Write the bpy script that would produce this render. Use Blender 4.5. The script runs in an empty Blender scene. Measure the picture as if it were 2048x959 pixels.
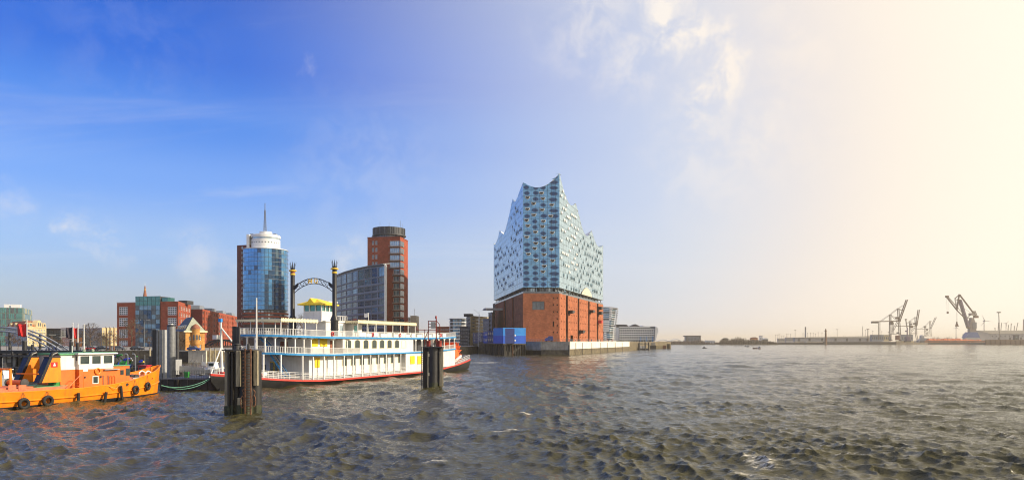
import bpy, bmesh, math, random
import numpy as np
from mathutils import Vector, Matrix
random.seed(7)
S = bpy.context.scene
COL = S.collection
R = math.radians

# ------------------------------------------------------------------ camera
F, H, V0 = 1365.333, 7.0, 682.0            # focal length in photo pixels, eye height, horizon row
cam_d = bpy.data.cameras.new('camera')
cam = bpy.data.objects.new('camera', cam_d); COL.objects.link(cam)
cam.location = (0, 0, H); cam.rotation_euler = (R(90), 0, 0)
cam_d.lens = 24.0; cam_d.sensor_width = 36.0
cam_d.shift_y = (V0 - 479.5) / 2048.0
cam_d.clip_start = 0.5; cam_d.clip_end = 30000
S.camera = cam

# ------------------------------------------------------------------ light
SUN_AZ, SUN_EL = 94.0, 27.0               # degrees clockwise from the view axis (+Y)
SUN = Vector((math.sin(R(SUN_AZ)) * math.cos(R(SUN_EL)), math.cos(R(SUN_AZ)) * math.cos(R(SUN_EL)), math.sin(R(SUN_EL))))
sd = bpy.data.lights.new('sun', 'SUN'); sd.energy = 4.4; sd.angle = R(0.6); sd.color = (1.0, 0.86, 0.66)
so = bpy.data.objects.new('sun', sd); COL.objects.link(so)
so.rotation_euler = SUN.to_track_quat('Z', 'Y').to_euler()

S.view_settings.view_transform = 'Standard'; S.view_settings.look = 'None'
S.view_settings.exposure = 0.6; S.view_settings.gamma = 1.0; S.view_settings.use_curve_mapping = False
S.cycles.use_denoising = True; S.cycles.filter_width = 1.1
S.cycles.max_bounces = 6; S.cycles.diffuse_bounces = 2; S.cycles.glossy_bounces = 3
S.cycles.transmission_bounces = 3; S.cycles.volume_bounces = 0; S.cycles.transparent_max_bounces = 6
S.cycles.sample_clamp_indirect = 6.0; S.cycles.caustics_reflective = False; S.cycles.caustics_refractive = False

W_ = bpy.data.worlds.new('World'); S.world = W_; W_.use_nodes = True
nt = W_.node_tree; N = nt.nodes; Lk = nt.links.new
for n in list(N): N.remove(n)
def nd(t, **kw):
    n = N.new(t)
    for k, v in kw.items(): setattr(n, k, v)
    return n
def mth(op, a, b=None, c=None, clamp=False):
    n = nd('ShaderNodeMath', operation=op, use_clamp=clamp)
    for i, x in enumerate((a, b, c)):
        if x is None: continue
        if isinstance(x, (int, float)): n.inputs[i].default_value = x
        else: Lk(x, n.inputs[i])
    return n.outputs[0]
def vmth(op, a, b=None):
    n = nd('ShaderNodeVectorMath', operation=op)
    for i, x in enumerate((a, b)):
        if x is None: continue
        if hasattr(x, 'links'): Lk(x, n.inputs[i])
        else: n.inputs[i].default_value = x
    return n
def sstep(x, a, b, lo=0.0, hi=1.0):
    n = nd('ShaderNodeMapRange', interpolation_type='SMOOTHSTEP')
    Lk(x, n.inputs[0])
    for i, v in enumerate((a, b, lo, hi)): n.inputs[i + 1].default_value = v
    return n.outputs[0]
def cmix(f, a, b, bt='MIX'):
    n = nd('ShaderNodeMix', data_type='RGBA', blend_type=bt)
    for i, x in ((0, f), (6, a), (7, b)):
        if hasattr(x, 'links'): Lk(x, n.inputs[i])
        elif i == 0: n.inputs[0].default_value = x
        else: n.inputs[i].default_value = (*x, 1)
    return n.outputs[2]
sky = nd('ShaderNodeTexSky', sky_type='NISHITA', sun_disc=False, sun_elevation=R(SUN_EL), sun_rotation=R(SUN_AZ),
         air_density=1.25, dust_density=1.1, ozone_density=2.6, altitude=0)
tc = nd('ShaderNodeTexCoord')
D = vmth('NORMALIZE', tc.outputs['Generated']).outputs[0]
sep = nd('ShaderNodeSeparateXYZ'); Lk(D, sep.inputs[0])
el = mth('MAXIMUM', sep.outputs[2], 0.0)
base = cmix(1.0, sky.outputs[0], (0.095, 0.100, 0.115), 'MULTIPLY')
gm = nd('ShaderNodeGamma'); Lk(base, gm.inputs[0]); gm.inputs[1].default_value = 2.1
base = cmix(1.0, gm.outputs[0], (1.8, 3.1, 3.75), 'MULTIPLY')
# deeper overhead, paler and greyer where the air thickens towards the horizon
rmp = nd('ShaderNodeValToRGB'); Lk(el, rmp.inputs[0]); cr = rmp.color_ramp; cr.interpolation = 'EASE'
stops = [(0.0, (.50, .54, .68)), (.055, (.50, .56, .74)), (.13, (.40, .56, .88)), (.207, (.225, .43, .93)), (.28, (.105, .305, .88)), (.36, (.036, .175, .76)), (.46, (.02, .12, .62)), (.8, (.014, .08, .42))]
cr.elements[0].position, cr.elements[0].color = stops[0][0], (*stops[0][1], 1); cr.elements[1].position, cr.elements[1].color = stops[-1][0], (*stops[-1][1], 1)
for p_, c_ in stops[1:-1]: e_ = cr.elements.new(p_); e_.color = (*c_, 1)
base = cmix(0.82, base, rmp.outputs[0])
hz = mth('POWER', mth('SUBTRACT', 1.0, el, clamp=True), 5.0)
# thin cirrus: stretched noise on the cloud plane
pl = nd('ShaderNodeCombineXYZ'); zz = mth('ADD', el, 0.12)
Lk(mth('DIVIDE', sep.outputs[0], zz), pl.inputs[0]); Lk(mth('DIVIDE', sep.outputs[1], zz), pl.inputs[1])
def cirrus(rot, scale, seed, lo, hi, dist=0.8, det=7):
    mp = nd('ShaderNodeMapping'); Lk(pl.outputs[0], mp.inputs[0])
    mp.inputs['Rotation'].default_value = (0, 0, R(rot)); mp.inputs['Scale'].default_value = scale; mp.inputs['Location'].default_value = seed
    nz = nd('ShaderNodeTexNoise'); Lk(mp.outputs[0], nz.inputs['Vector'])
    nz.inputs['Scale'].default_value = 1.0; nz.inputs['Detail'].default_value = det; nz.inputs['Roughness'].default_value = 0.62; nz.inputs['Distortion'].default_value = dist
    return sstep(nz.outputs[0], lo, hi)
c1 = cirrus(24, (0.16, 0.75, 1), (3.1, 1.7, 0), 0.47, 0.86)
c2 = cirrus(-38, (0.35, 1.5, 1), (7.3, 4.2, 0), 0.56, 0.90, 1.4)
veil = mth('MULTIPLY', mth('ADD', mth('MULTIPLY', c1, 0.56), mth('MULTIPLY', c2, 0.32)), sstep(el, 0.02, 0.2))
# the curled plume of cirrus over the river, and the small ones over the town: chains of points in the sky
def px_dir(u, v): return Vector(((u - 1024) / F, 1.0, (V0 - v) / F)).normalized()
wob = nd('ShaderNodeTexNoise'); Lk(D, wob.inputs['Vector'])
wob.inputs['Scale'].default_value = 13; wob.inputs['Detail'].default_value = 7; wob.inputs['Roughness'].default_value = 0.65
Dw = vmth('ADD', D, None)
ws = vmth('SUBTRACT', wob.outputs[1], (0.5, 0.5, 0.5)); wsc = vmth('SCALE', ws.outputs[0]); wsc.inputs[3].default_value = 0.085
Lk(wsc.outputs[0], Dw.inputs[1])
plume = None
for (u, v, r, a) in [(1310, 5, 42, .55), (1335, 45, 48, .85), (1365, 66, 34, .6), (1400, 62, 34, .7), (1440, 82, 30, .75), (1462, 112, 26, .8),
                     (1452, 145, 34, .8), (1425, 178, 46, .8), (1405, 205, 40, .6), (1270, 95, 75, .34), (1180, 40, 85, .28), (1580, 90, 70, .34),
                     (1545, 250, 85, .30), (1430, 300, 95, .26), (612, 132, 13, .2), (118, 446, 20, .5), (165, 462, 24, .4), (220, 482, 26, .3),
                     (405, 518, 40, .22), (700, 512, 30, .26), (15, 408, 26, .2), (1960, 395, 60, .5), (720, 330, 120, .07), (250, 90, 110, .04)]:
    q = px_dir(u, v)
    dist = vmth('DISTANCE', Dw.outputs[0], q[:]).outputs[1]
    m = sstep(dist, 0.0, 1.9 * r / F, a, 0.0)
    plume = m if plume is None else mth('MAXIMUM', plume, m)
wisp = nd('ShaderNodeTexNoise'); Lk(D, wisp.inputs['Vector'])
wisp.inputs['Scale'].default_value = 24; wisp.inputs['Detail'].default_value = 8; wisp.inputs['Roughness'].default_value = 0.62; wisp.inputs['Distortion'].default_value = 0.35
plume = mth('MULTIPLY', plume, sstep(wisp.outputs[0], 0.36, 0.66))
veil = mth('MAXIMUM', veil, mth('MULTIPLY', plume, 1.5))
# the bright air round the sun
ca = mth('ADD', vmth('DOT_PRODUCT', D, SUN[:]).outputs[1], mth('MULTIPLY', hz, 0.24))
g0 = sstep(ca, -0.24, 0.42)
base = cmix(mth('MULTIPLY', g0, 0.85), base, (0.73, 0.78, 0.86))
base = cmix(mth('MINIMUM', veil, 0.95), base, (1.0, 0.93, 0.86))
g1 = sstep(ca, 0.26, 0.58)
base = cmix(mth('MULTIPLY', g1, 0.92), base, (0.99, 0.87, 0.76))
g2 = sstep(ca, 0.44, 0.70)
base = cmix(g2, base, (1.10, 1.02, 0.86))
bg = nd('ShaderNodeBackground'); Lk(base, bg.inputs[0]); bg.inputs[1].default_value = 0.66
out = nd('ShaderNodeOutputWorld'); Lk(bg.outputs[0], out.inputs[0])

# ------------------------------------------------------------------ helpers
def P(u, v, Y): return Vector(((u - 1024) / F * Y, Y, H + (V0 - v) / F * Y))
def X(u, Y): return (u - 1024) / F * Y
def Z(v, Y): return H + (V0 - v) / F * Y
def Yw(v): return H * F / (v - V0)

MATS = {}
def mk(name, col, rough=0.6, metal=0.0, var=0.12, scale=2.0, bump=0.0, bscale=20.0, spec=0.5, dirt=0.0, stretch=(1, 1, 1), col2=None):
    """plain procedural paint / stone / metal: colour with soft blotches, optional run marks and fine relief"""
    m = bpy.data.materials.new(name); m.use_nodes = True; t = m.node_tree; b = t.nodes['Principled BSDF']
    b.inputs['Roughness'].default_value = rough; b.inputs['Metallic'].default_value = metal; b.inputs['Specular IOR Level'].default_value = spec
    L = t.links.new
    co = t.nodes.new('ShaderNodeTexCoord'); mp = t.nodes.new('ShaderNodeMapping'); L(co.outputs['Object'], mp.inputs[0]); mp.inputs['Scale'].default_value = stretch
    nz = t.nodes.new('ShaderNodeTexNoise'); L(mp.outputs[0], nz.inputs['Vector'])
    nz.inputs['Scale'].default_value = scale; nz.inputs['Detail'].default_value = 6; nz.inputs['Roughness'].default_value = 0.65
    rp = t.nodes.new('ShaderNodeValToRGB'); L(nz.outputs[0], rp.inputs[0])
    c2 = col2 or tuple(c * (1 - 2.2 * var) for c in col)
    rp.color_ramp.elements[0].position = 0.3; rp.color_ramp.elements[0].color = (*c2, 1)
    rp.color_ramp.elements[1].position = 0.68; rp.color_ramp.elements[1].color = (*[min(1, c * (1 + 0.5 * var)) for c in col], 1)
    src = rp.outputs[0]
    if dirt:
        n2 = t.nodes.new('ShaderNodeTexNoise'); mp2 = t.nodes.new('ShaderNodeMapping'); L(co.outputs['Object'], mp2.inputs[0]); mp2.inputs['Scale'].default_value = (1, 1, 0.12)
        L(mp2.outputs[0], n2.inputs['Vector']); n2.inputs['Scale'].default_value = scale * 2.5; n2.inputs['Detail'].default_value = 5
        mr = t.nodes.new('ShaderNodeMapRange'); L(n2.outputs[0], mr.inputs[0]); mr.inputs[1].default_value = 0.5; mr.inputs[2].default_value = 0.8; mr.inputs[4].default_value = dirt
        mx = t.nodes.new('ShaderNodeMix'); mx.data_type = 'RGBA'; L(mr.outputs[0], mx.inputs[0]); L(src, mx.inputs[6]); mx.inputs[7].default_value = (0.09, 0.065, 0.045, 1)
        src = mx.outputs[2]
    L(src, b.inputs['Base Color'])
    if bump:
        nb = t.nodes.new('ShaderNodeTexNoise'); L(co.outputs['Object'], nb.inputs['Vector']); nb.inputs['Scale'].default_value = bscale; nb.inputs['Detail'].default_value = 4
        bp = t.nodes.new('ShaderNodeBump'); bp.inputs['Strength'].default_value = bump; bp.inputs['Distance'].default_value = 0.05
        L(nb.outputs[0], bp.inputs['Height']); L(bp.outputs[0], b.inputs['Normal'])
    MATS[name] = m
    return m
def glass(name, col, rough=0.06, metal=0.55, wob=0.0, wscale=0.3):
    """coated facade glass: tinted mirror over a dark room"""
    m = mk(name, col, rough, metal, 0.18, 0.35, spec=0.8)
    t = m.node_tree; b = t.nodes['Principled BSDF']
    if wob:
        co = t.nodes.new('ShaderNodeTexCoord'); nb = t.nodes.new('ShaderNodeTexNoise'); t.links.new(co.outputs['Object'], nb.inputs['Vector']); nb.inputs['Scale'].default_value = wscale
        bp = t.nodes.new('ShaderNodeBump'); bp.inputs['Strength'].default_value = wob; bp.inputs['Distance'].default_value = 0.3
        t.links.new(nb.outputs[0], bp.inputs['Height']); t.links.new(bp.outputs[0], b.inputs['Normal'])
    return m
def brick(name, col, mortar, bw=1.0, bh=0.3, rough=0.85, off=0.02, var=0.35):
    m = bpy.data.materials.new(name); m.use_nodes = True; t = m.node_tree; b = t.nodes['Principled BSDF']; L = t.links.new
    b.inputs['Roughness'].default_value = rough; b.inputs['Specular IOR Level'].default_value = 0.2
    co = t.nodes.new('ShaderNodeTexCoord'); sx = t.nodes.new('ShaderNodeSeparateXYZ'); L(co.outputs['Object'], sx.inputs[0])
    ad = t.nodes.new('ShaderNodeMath'); L(sx.outputs[0], ad.inputs[0]); L(sx.outputs[1], ad.inputs[1])
    cb = t.nodes.new('ShaderNodeCombineXYZ'); L(ad.outputs[0], cb.inputs[0]); L(sx.outputs[2], cb.inputs[1])
    br = t.nodes.new('ShaderNodeTexBrick'); L(cb.outputs[0], br.inputs['Vector'])
    br.inputs['Color1'].default_value = (*col, 1); br.inputs['Color2'].default_value = (*[c * (1 - var) for c in col], 1); br.inputs['Mortar'].default_value = (*mortar, 1)
    br.inputs['Scale'].default_value = 1; br.inputs['Brick Width'].default_value = bw; br.inputs['Row Height'].default_value = bh; br.inputs['Mortar Size'].default_value = off
    nz = t.nodes.new('ShaderNodeTexNoise'); L(co.outputs['Object'], nz.inputs['Vector']); nz.inputs['Scale'].default_value = 0.3; nz.inputs['Detail'].default_value = 9; nz.inputs['Roughness'].default_value = 0.7
    mr = t.nodes.new('ShaderNodeMapRange'); L(nz.outputs[0], mr.inputs[0]); mr.inputs[1].default_value = 0.3; mr.inputs[2].default_value = 0.7; mr.inputs[3].default_value = 0.6; mr.inputs[4].default_value = 1.25
    mx = t.nodes.new('ShaderNodeMix'); mx.data_type = 'RGBA'; mx.blend_type = 'MULTIPLY'; mx.inputs[0].default_value = 1
    L(br.outputs[0], mx.inputs[6]); L(mr.outputs[0], mx.inputs[7]); L(mx.outputs[2], b.inputs['Base Color'])
    MATS[name] = m
    return m

class MB:
    """collects shapes into one mesh"""
    def __init__(s, M=None): s.v = []; s.f = []; s.m = []; s.k = 0; s.M = M or Matrix()
    def add(s, vs, fs):
        o = len(s.v); M = s.M
        s.v += [tuple(M @ Vector(p)) for p in vs]; s.f += [tuple(i + o for i in q) for q in fs]; s.m += [s.k] * len(fs)
        return s
    def box(s, x0, x1, y0, y1, z0, z1):
        return s.add([(x0, y0, z0), (x1, y0, z0), (x1, y1, z0), (x0, y1, z0), (x0, y0, z1), (x1, y0, z1), (x1, y1, z1), (x0, y1, z1)],
                     [(0, 3, 2, 1), (4, 5, 6, 7), (0, 1, 5, 4), (1, 2, 6, 5), (2, 3, 7, 6), (3, 0, 4, 7)])
    def poly(s, pts): return s.add(pts, [tuple(range(len(pts)))])
    def prism(s, pts, z0, z1):
        n = len(pts)
        zb = z0 if hasattr(z0, '__len__') else [z0] * n
        zt = z1 if hasattr(z1, '__len__') else [z1] * n
        return s.add([(p[0], p[1], zb[i]) for i, p in enumerate(pts)] + [(p[0], p[1], zt[i]) for i, p in enumerate(pts)],
                     [tuple(range(n - 1, -1, -1)), tuple(range(n, 2 * n))] + [(i, (i + 1) % n, n + (i + 1) % n, n + i) for i in range(n)])
    def slab(s, pts, y0, y1):
        """outline in the XZ plane given thickness along Y"""
        n = len(pts)
        return s.add([(p[0], y0, p[1]) for p in pts] + [(p[0], y1, p[1]) for p in pts],
                     [tuple(range(n)), tuple(range(2 * n - 1, n - 1, -1))] + [(i, n + i, n + (i + 1) % n, (i + 1) % n) for i in range(n)])
    def cyl(s, a, b, r0, r1=None, n=10, cap=True):
        a = Vector(a); b = Vector(b); r1 = r0 if r1 is None else r1
        ax = (b - a)
        if ax.length < 1e-6: return s
        ax.normalize(); u = ax.orthogonal().normalized(); w = ax.cross(u)
        vs = []
        for p, r in ((a, r0), (b, r1)):
            vs += [p + r * (math.cos(2 * math.pi * i / n) * u + math.sin(2 * math.pi * i / n) * w) for i in range(n)]
        fs = [(i, (i + 1) % n, n + (i + 1) % n, n + i) for i in range(n)]
        if cap: fs += [tuple(range(n - 1, -1, -1)), tuple(range(n, 2 * n))]
        return s.add(vs, fs)
    def bar(s, a, b, w, h=None):
        """square section bar"""
        a = Vector(a); b = Vector(b); h = h or w; ax = b - a
        if ax.length < 1e-6: return s
        ax.normalize(); up = Vector((0, 0, 1)) if abs(ax.z) < 0.9 else Vector((0, 1, 0))
        u = ax.cross(up).normalized(); q = u.cross(ax)
        vs = [p + i * u * w / 2 + j * q * h / 2 for p in (a, b) for i, j in ((-1, -1), (1, -1), (1, 1), (-1, 1))]
        return s.add(vs, [(3, 2, 1, 0), (4, 5, 6, 7), (0, 1, 5, 4), (1, 2, 6, 5), (2, 3, 7, 6), (3, 0, 4, 7)])
    def tube(s, pts, r, n=6):
        """round tube along a path, one continuous skin"""
        pts = [Vector(p) for p in pts]; k = len(pts)
        rs = r if hasattr(r, '__len__') else [r] * k
        vs = []
        pu = None
        for i, p in enumerate(pts):
            ax = (pts[min(i + 1, k - 1)] - pts[max(i - 1, 0)]).normalized()
            u = ax.orthogonal().normalized() if pu is None else (pu - ax * pu.dot(ax)).normalized()
            pu = u; w = ax.cross(u)
            vs += [p + rs[i] * (math.cos(2 * math.pi * j / n) * u + math.sin(2 * math.pi * j / n) * w) for j in range(n)]
        fs = [(i * n + j, i * n + (j + 1) % n, (i + 1) * n + (j + 1) % n, (i + 1) * n + j) for i in range(k - 1) for j in range(n)]
        fs += [tuple(range(n - 1, -1, -1)), tuple(range((k - 1) * n, k * n))]
        return s.add(vs, fs)
    def lathe(s, prof, c=(0, 0, 0), n=16, a0=0.0, a1=2 * math.pi):
        full = abs(a1 - a0 - 2 * math.pi) < 1e-6; m = n if full else n + 1
        vs = [(c[0] + r * math.cos(a0 + (a1 - a0) * i / n), c[1] + r * math.sin(a0 + (a1 - a0) * i / n), c[2] + z) for r, z in prof for i in range(m)]
        fs = [(k * m + i, k * m + (i + 1) % m, (k + 1) * m + (i + 1) % m, (k + 1) * m + i) for k in range(len(prof) - 1) for i in range(n)]
        if full: fs += [tuple(range(n - 1, -1, -1)), tuple((len(prof) - 1) * m + i for i in range(n))]
        return s.add(vs, fs)
    def torus(s, c, ax, r, t, n=18, k=8):
        c = Vector(c); ax = Vector(ax).normalized(); u = ax.orthogonal().normalized(); w = ax.cross(u); vs = []
        for i in range(n):
            a = 2 * math.pi * i / n; d = math.cos(a) * u + math.sin(a) * w
            vs += [c + d * (r + t * math.cos(2 * math.pi * j / k)) + ax * t * math.sin(2 * math.pi * j / k) for j in range(k)]
        return s.add(vs, [(i * k + j, i * k + (j + 1) % k, ((i + 1) % n) * k + (j + 1) % k, ((i + 1) % n) * k + j) for i in range(n) for j in range(k)])
    def wall(s, x0, x1, z0, z1, holes, depth=0.3, y=0.0):
        """wall face in XZ at y with real openings recessed by depth; holes = (xa, xb, za, zb)"""
        rd = lambda q: round(q, 3)
        hs = [tuple(map(rd, (max(a, x0), min(b, x1), max(c, z0), min(d, z1)))) for a, b, c, d in holes]
        hs = [h for h in hs if h[1] > h[0] and h[3] > h[2]]
        xs = sorted({rd(x0), rd(x1), *[q for h in hs for q in h[:2]]}); zs = sorted({rd(z0), rd(z1), *[q for h in hs for q in h[2:]]})
        cut = set()
        for h in hs:
            for i in range(xs.index(h[0]), xs.index(h[1])):
                for k in range(zs.index(h[2]), zs.index(h[3])): cut.add((i, k))
        vid = {}; vs = []; fs = []
        def V(i, k):
            if (i, k) not in vid: vid[(i, k)] = len(vs); vs.append((xs[i], y, zs[k]))
            return vid[(i, k)]
        for i in range(len(xs) - 1):
            for k in range(len(zs) - 1):
                if (i, k) not in cut: fs.append((V(i, k), V(i + 1, k), V(i + 1, k + 1), V(i, k + 1)))
        for a, b, c, d in hs:
            o = len(vs); vs += [(a, y, c), (b, y, c), (b, y, d), (a, y, d), (a, y + depth, c), (b, y + depth, c), (b, y + depth, d), (a, y + depth, d)]
            fs += [(o + 4, o + 5, o + 1, o), (o + 5, o + 6, o + 2, o + 1), (o + 6, o + 7, o + 3, o + 2), (o + 7, o + 4, o, o + 3)]
        return s.add(vs, fs)
    def mesh(s, name, mat, smooth=False):
        me = bpy.data.meshes.new(name); me.from_pydata(s.v, [], s.f); me.update()
        for m in (mat if isinstance(mat, (list, tuple)) else [mat]): me.materials.append(MATS[m] if isinstance(m, str) else m)
        if any(s.m): me.polygons.foreach_set('material_index', s.m)
        if smooth:
            me.polygons.foreach_set('use_smooth', [True] * len(me.polygons))
            try: me.set_sharp_from_angle(angle=R(38))
            except Exception: pass
        return me
    def build(s, name, mat, parent=None, smooth=False, kind=None):
        return link(name, s.mesh(name, mat, smooth), parent, kind=kind)
def link(name, me, parent=None, M=None, kind=None):
    o = bpy.data.objects.new(name, me); COL.objects.link(o)
    if parent is not None: o.parent = parent
    if M is not None: o.matrix_local = M
    if kind: o['kind'] = kind
    return o
def tag(o, label, cat=None, group=None, kind=None):
    if label: o['label'] = label
    if cat: o['category'] = cat
    if group: o['group'] = group
    if kind: o['kind'] = kind
    return o
def thing(name, label, cat, loc=(0, 0, 0), rz=0.0, group=None):
    o = bpy.data.objects.new(name, None); COL.objects.link(o); o.empty_display_size = 0.5
    o.location = loc; o.rotation_euler = (0, 0, rz)
    return tag(o, label, cat, group)
def copy_tree(o, parent=None):
    c = o.copy(); COL.objects.link(c); c.parent = parent
    for ch in list(o.children): copy_tree(ch, c)
    return c
T = Matrix.Translation
def RZ(a): return Matrix.Rotation(a, 4, 'Z')
def SC(x, y, z): return Matrix.Diagonal((x, y, z, 1))
class Fac:
    """a vertical face seen in the photograph, from A to B (left to right); local x along it, y into the building, z up"""
    def __init__(s, A, B):
        s.A = Vector((A[0], A[1])); s.B = Vector((B[0], B[1])); s.L = (s.B - s.A).length; s.d = (s.B - s.A) / s.L
        s.rz = math.atan2(s.d.y, s.d.x)
    def s(s, u):
        k = (u - 1024) / F
        return (k * s.A.y - s.A.x) / (s.d.x - k * s.d.y)
    def Y(s, u): return s.A.y + s.d.y * s.s(u)
    def z(s, u, v): return H + (V0 - v) / F * s.Y(u)
    def root(s, name, label, cat, group=None): return thing(name, label, cat, (s.A.x, s.A.y, 0), s.rz, group)
    def M(s, base=None):
        m = T((s.A.x, s.A.y, 0)) @ RZ(s.rz)
        if base is not None: m = (T((base.A.x, base.A.y, 0)) @ RZ(base.rz)).inverted() @ m
        return m
# ------------------------------------------------------------------ materials
mk('white', (0.70, 0.69, 0.67), 0.45, var=0.07, scale=0.8, dirt=0.22)
mk('white_clean', (0.70, 0.70, 0.68), 0.4, var=0.03)
mk('cream', (0.78, 0.70, 0.46), 0.7, var=0.08)
mk('yellow', (0.85, 0.60, 0.02), 0.5, var=0.08, scale=1.5)
mk('gold', (0.80, 0.52, 0.04), 0.35, var=0.1)
mk('blue_trim', (0.03, 0.26, 0.58), 0.45, var=0.08)
mk('red_trim', (0.62, 0.05, 0.035), 0.5, var=0.12, scale=1.0, dirt=0.2)
mk('black_hull', (0.022, 0.022, 0.024), 0.5, var=0.3, scale=0.6, bump=0.15, bscale=3)
mk('black_paint', (0.016, 0.016, 0.018), 0.38, var=0.3)
mk('dark_steel', (0.05, 0.05, 0.055), 0.55, var=0.3, scale=1.2, dirt=0.4)
mk('steel', (0.22, 0.23, 0.24), 0.5, 0.3, var=0.15, dirt=0.3)
mk('grey_paint', (0.36, 0.37, 0.38), 0.55, var=0.1, dirt=0.25)
mk('tug_orange', (0.88, 0.235, 0.005), 0.45, var=0.10, scale=0.9, dirt=0.42, bump=0.08, bscale=2)
mk('tug_house', (0.74, 0.16, 0.016), 0.5, var=0.12, scale=0.8, dirt=0.3)
mk('tug_deck', (0.62, 0.17, 0.075), 0.7, var=0.15, dirt=0.2)
mk('green_deck', (0.10, 0.34, 0.16), 0.6, var=0.15)
mk('rubber', (0.014, 0.013, 0.013), 0.75, var=0.3, scale=4, bump=0.3)
mk('rope', (0.55, 0.42, 0.12), 0.9, var=0.2, scale=8)
mk('rope_green', (0.14, 0.36, 0.26), 0.9, var=0.2, scale=8)
mk('old_wood', (0.40, 0.345, 0.235), 0.85, var=0.3, scale=3, bump=0.5, bscale=9, stretch=(3, 3, .25))
mk('wet_wood', (0.035, 0.03, 0.022), 0.6, var=0.35, scale=2, bump=0.5, bscale=8, stretch=(3, 3, .3))
mk('algae', (0.035, 0.042, 0.014), 0.5, var=0.4, scale=3, bump=0.5)
mk('rust', (0.22, 0.10, 0.05), 0.8, var=0.35, scale=3, bump=0.3)
mk('rust_red', (0.36, 0.05, 0.035), 0.65, var=0.25, scale=2)
mk('red_flag', (0.65, 0.012, 0.012), 0.7, var=0.15, scale=1.2)
mk('dark_flag', (0.035, 0.025, 0.04), 0.7, var=0.2)
mk('paddle_orange', (0.85, 0.14, 0.02), 0.5, var=0.1)
mk('concrete', (0.42, 0.39, 0.34), 0.85, var=0.2, scale=0.5, bump=0.3, bscale=4, dirt=0.45)
mk('concrete_white', (0.72, 0.69, 0.62), 0.8, var=0.08, scale=0.25, bump=0.2, bscale=4, dirt=0.2)
mk('wet_stone', (0.17, 0.135, 0.075), 0.6, var=0.4, scale=0.5, bump=0.5, bscale=3, dirt=0.5)
mk('asphalt', (0.07, 0.07, 0.07), 0.9, var=0.2)
mk('paving', (0.28, 0.26, 0.23), 0.85, var=0.2)
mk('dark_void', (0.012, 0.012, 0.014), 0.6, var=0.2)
mk('room', (0.05, 0.05, 0.055), 0.7, var=0.3)
brick('elphi_brick', (0.46, 0.150, 0.068), (0.22, 0.09, 0.06), 0.9, 0.28, var=0.32)
brick('red_brick', (0.40, 0.085, 0.042), (0.26, 0.10, 0.07), 0.8, 0.26, var=0.28)
brick('dark_brick', (0.16, 0.035, 0.045), (0.12, 0.05, 0.05), 0.8, 0.26)
brick('gold_brick', (0.62, 0.30, 0.075), (0.42, 0.26, 0.13), 0.7, 0.25, var=0.25)
brick('tile_roof', (0.40, 0.115, 0.045), (0.20, 0.07, 0.04), 0.6, 0.4, var=0.35)
mk('slate', (0.06, 0.062, 0.07), 0.6, var=0.25, scale=1.2, bump=0.3)
mk('verdigris', (0.32, 0.34, 0.27), 0.7, var=0.2)
mk('sandstone', (0.62, 0.50, 0.28), 0.8, var=0.14, scale=0.8, dirt=0.15)
mk('pale_stone', (0.60, 0.54, 0.44), 0.8, var=0.12, scale=0.5)
mk('pink_wall', (0.62, 0.36, 0.29), 0.8, var=0.1)
mk('orange_wall', (0.72, 0.26, 0.07), 0.8, var=0.1)
mk('white_panel', (0.74, 0.74, 0.73), 0.5, var=0.05, scale=0.5)
mk('grey_panel', (0.22, 0.25, 0.30), 0.5, var=0.12, scale=0.6)
mk('dark_panel', (0.05, 0.055, 0.065), 0.5, var=0.2)
mk('navy_box', (0.030, 0.055, 0.23), 0.5, var=0.12, scale=0.8, dirt=0.1)
mk('blue_box', (0.008, 0.11, 0.62), 0.45, var=0.08, scale=0.8, dirt=0.06)
mk('sky_box', (0.012, 0.26, 0.72), 0.45, var=0.06, scale=0.8)
mk('crane_grey', (0.34, 0.28, 0.22), 0.6, var=0.15, dirt=0.3)
mk('crane_brown', (0.21, 0.13, 0.085), 0.6, var=0.2)
mk('crane_violet', (0.20, 0.14, 0.20), 0.6, var=0.2)
mk('crane_blue', (0.05, 0.13, 0.36), 0.55, var=0.15)
mk('barge_red', (0.30, 0.085, 0.03), 0.75, var=0.3, scale=0.1)
mk('barge_cargo', (0.62, 0.12, 0.02), 0.8, var=0.25, scale=0.2)
mk('shed_wall', (0.42, 0.40, 0.38), 0.7, var=0.1, scale=0.1)
mk('shed_roof', (0.62, 0.56, 0.44), 0.6, var=0.08, scale=0.05)
mk('bush', (0.085, 0.062, 0.042), 0.9, var=0.4, scale=0.15)
mk('bush_far', (0.12, 0.085, 0.075), 0.9, var=0.35, scale=0.1)
mk('bark', (0.13, 0.085, 0.055), 0.9, var=0.3, scale=4)
mk('mud', (0.10, 0.08, 0.055), 0.9, var=0.3, scale=0.1)
mk('brownish', (0.30, 0.11, 0.06), 0.8, var=0.2)
mk('royal_blue', (0.012, 0.03, 0.50), 0.4, var=0.15)
mk('leaf_green', (0.04, 0.30, 0.05), 0.5, var=0.2)
mk('hot_red', (0.60, 0.03, 0.03), 0.5, var=0.15)
mk('skin', (0.55, 0.36, 0.27), 0.6, var=0.08)
mk('turbine_grey', (0.42, 0.38, 0.36), 0.5, var=0.05)
glass('win_dark', (0.10, 0.125, 0.15), 0.08, 0.35)
glass('win_blue', (0.20, 0.34, 0.46), 0.07, 0.6)
glass('win_bright', (0.42, 0.52, 0.58), 0.1, 0.5)
glass('boat_window', (0.06, 0.085, 0.085), 0.05, 0.25)
glass('glass_teal', (0.10, 0.30, 0.30), 0.08, 0.55)
glass('glass_tower', (0.11, 0.33, 0.62), 0.05, 0.8)
glass('glass_tower_dark', (0.03, 0.09, 0.19), 0.05, 0.7)
glass('elphi_side', (0.40, 0.58, 0.70), 0.14, 0.62)
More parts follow.
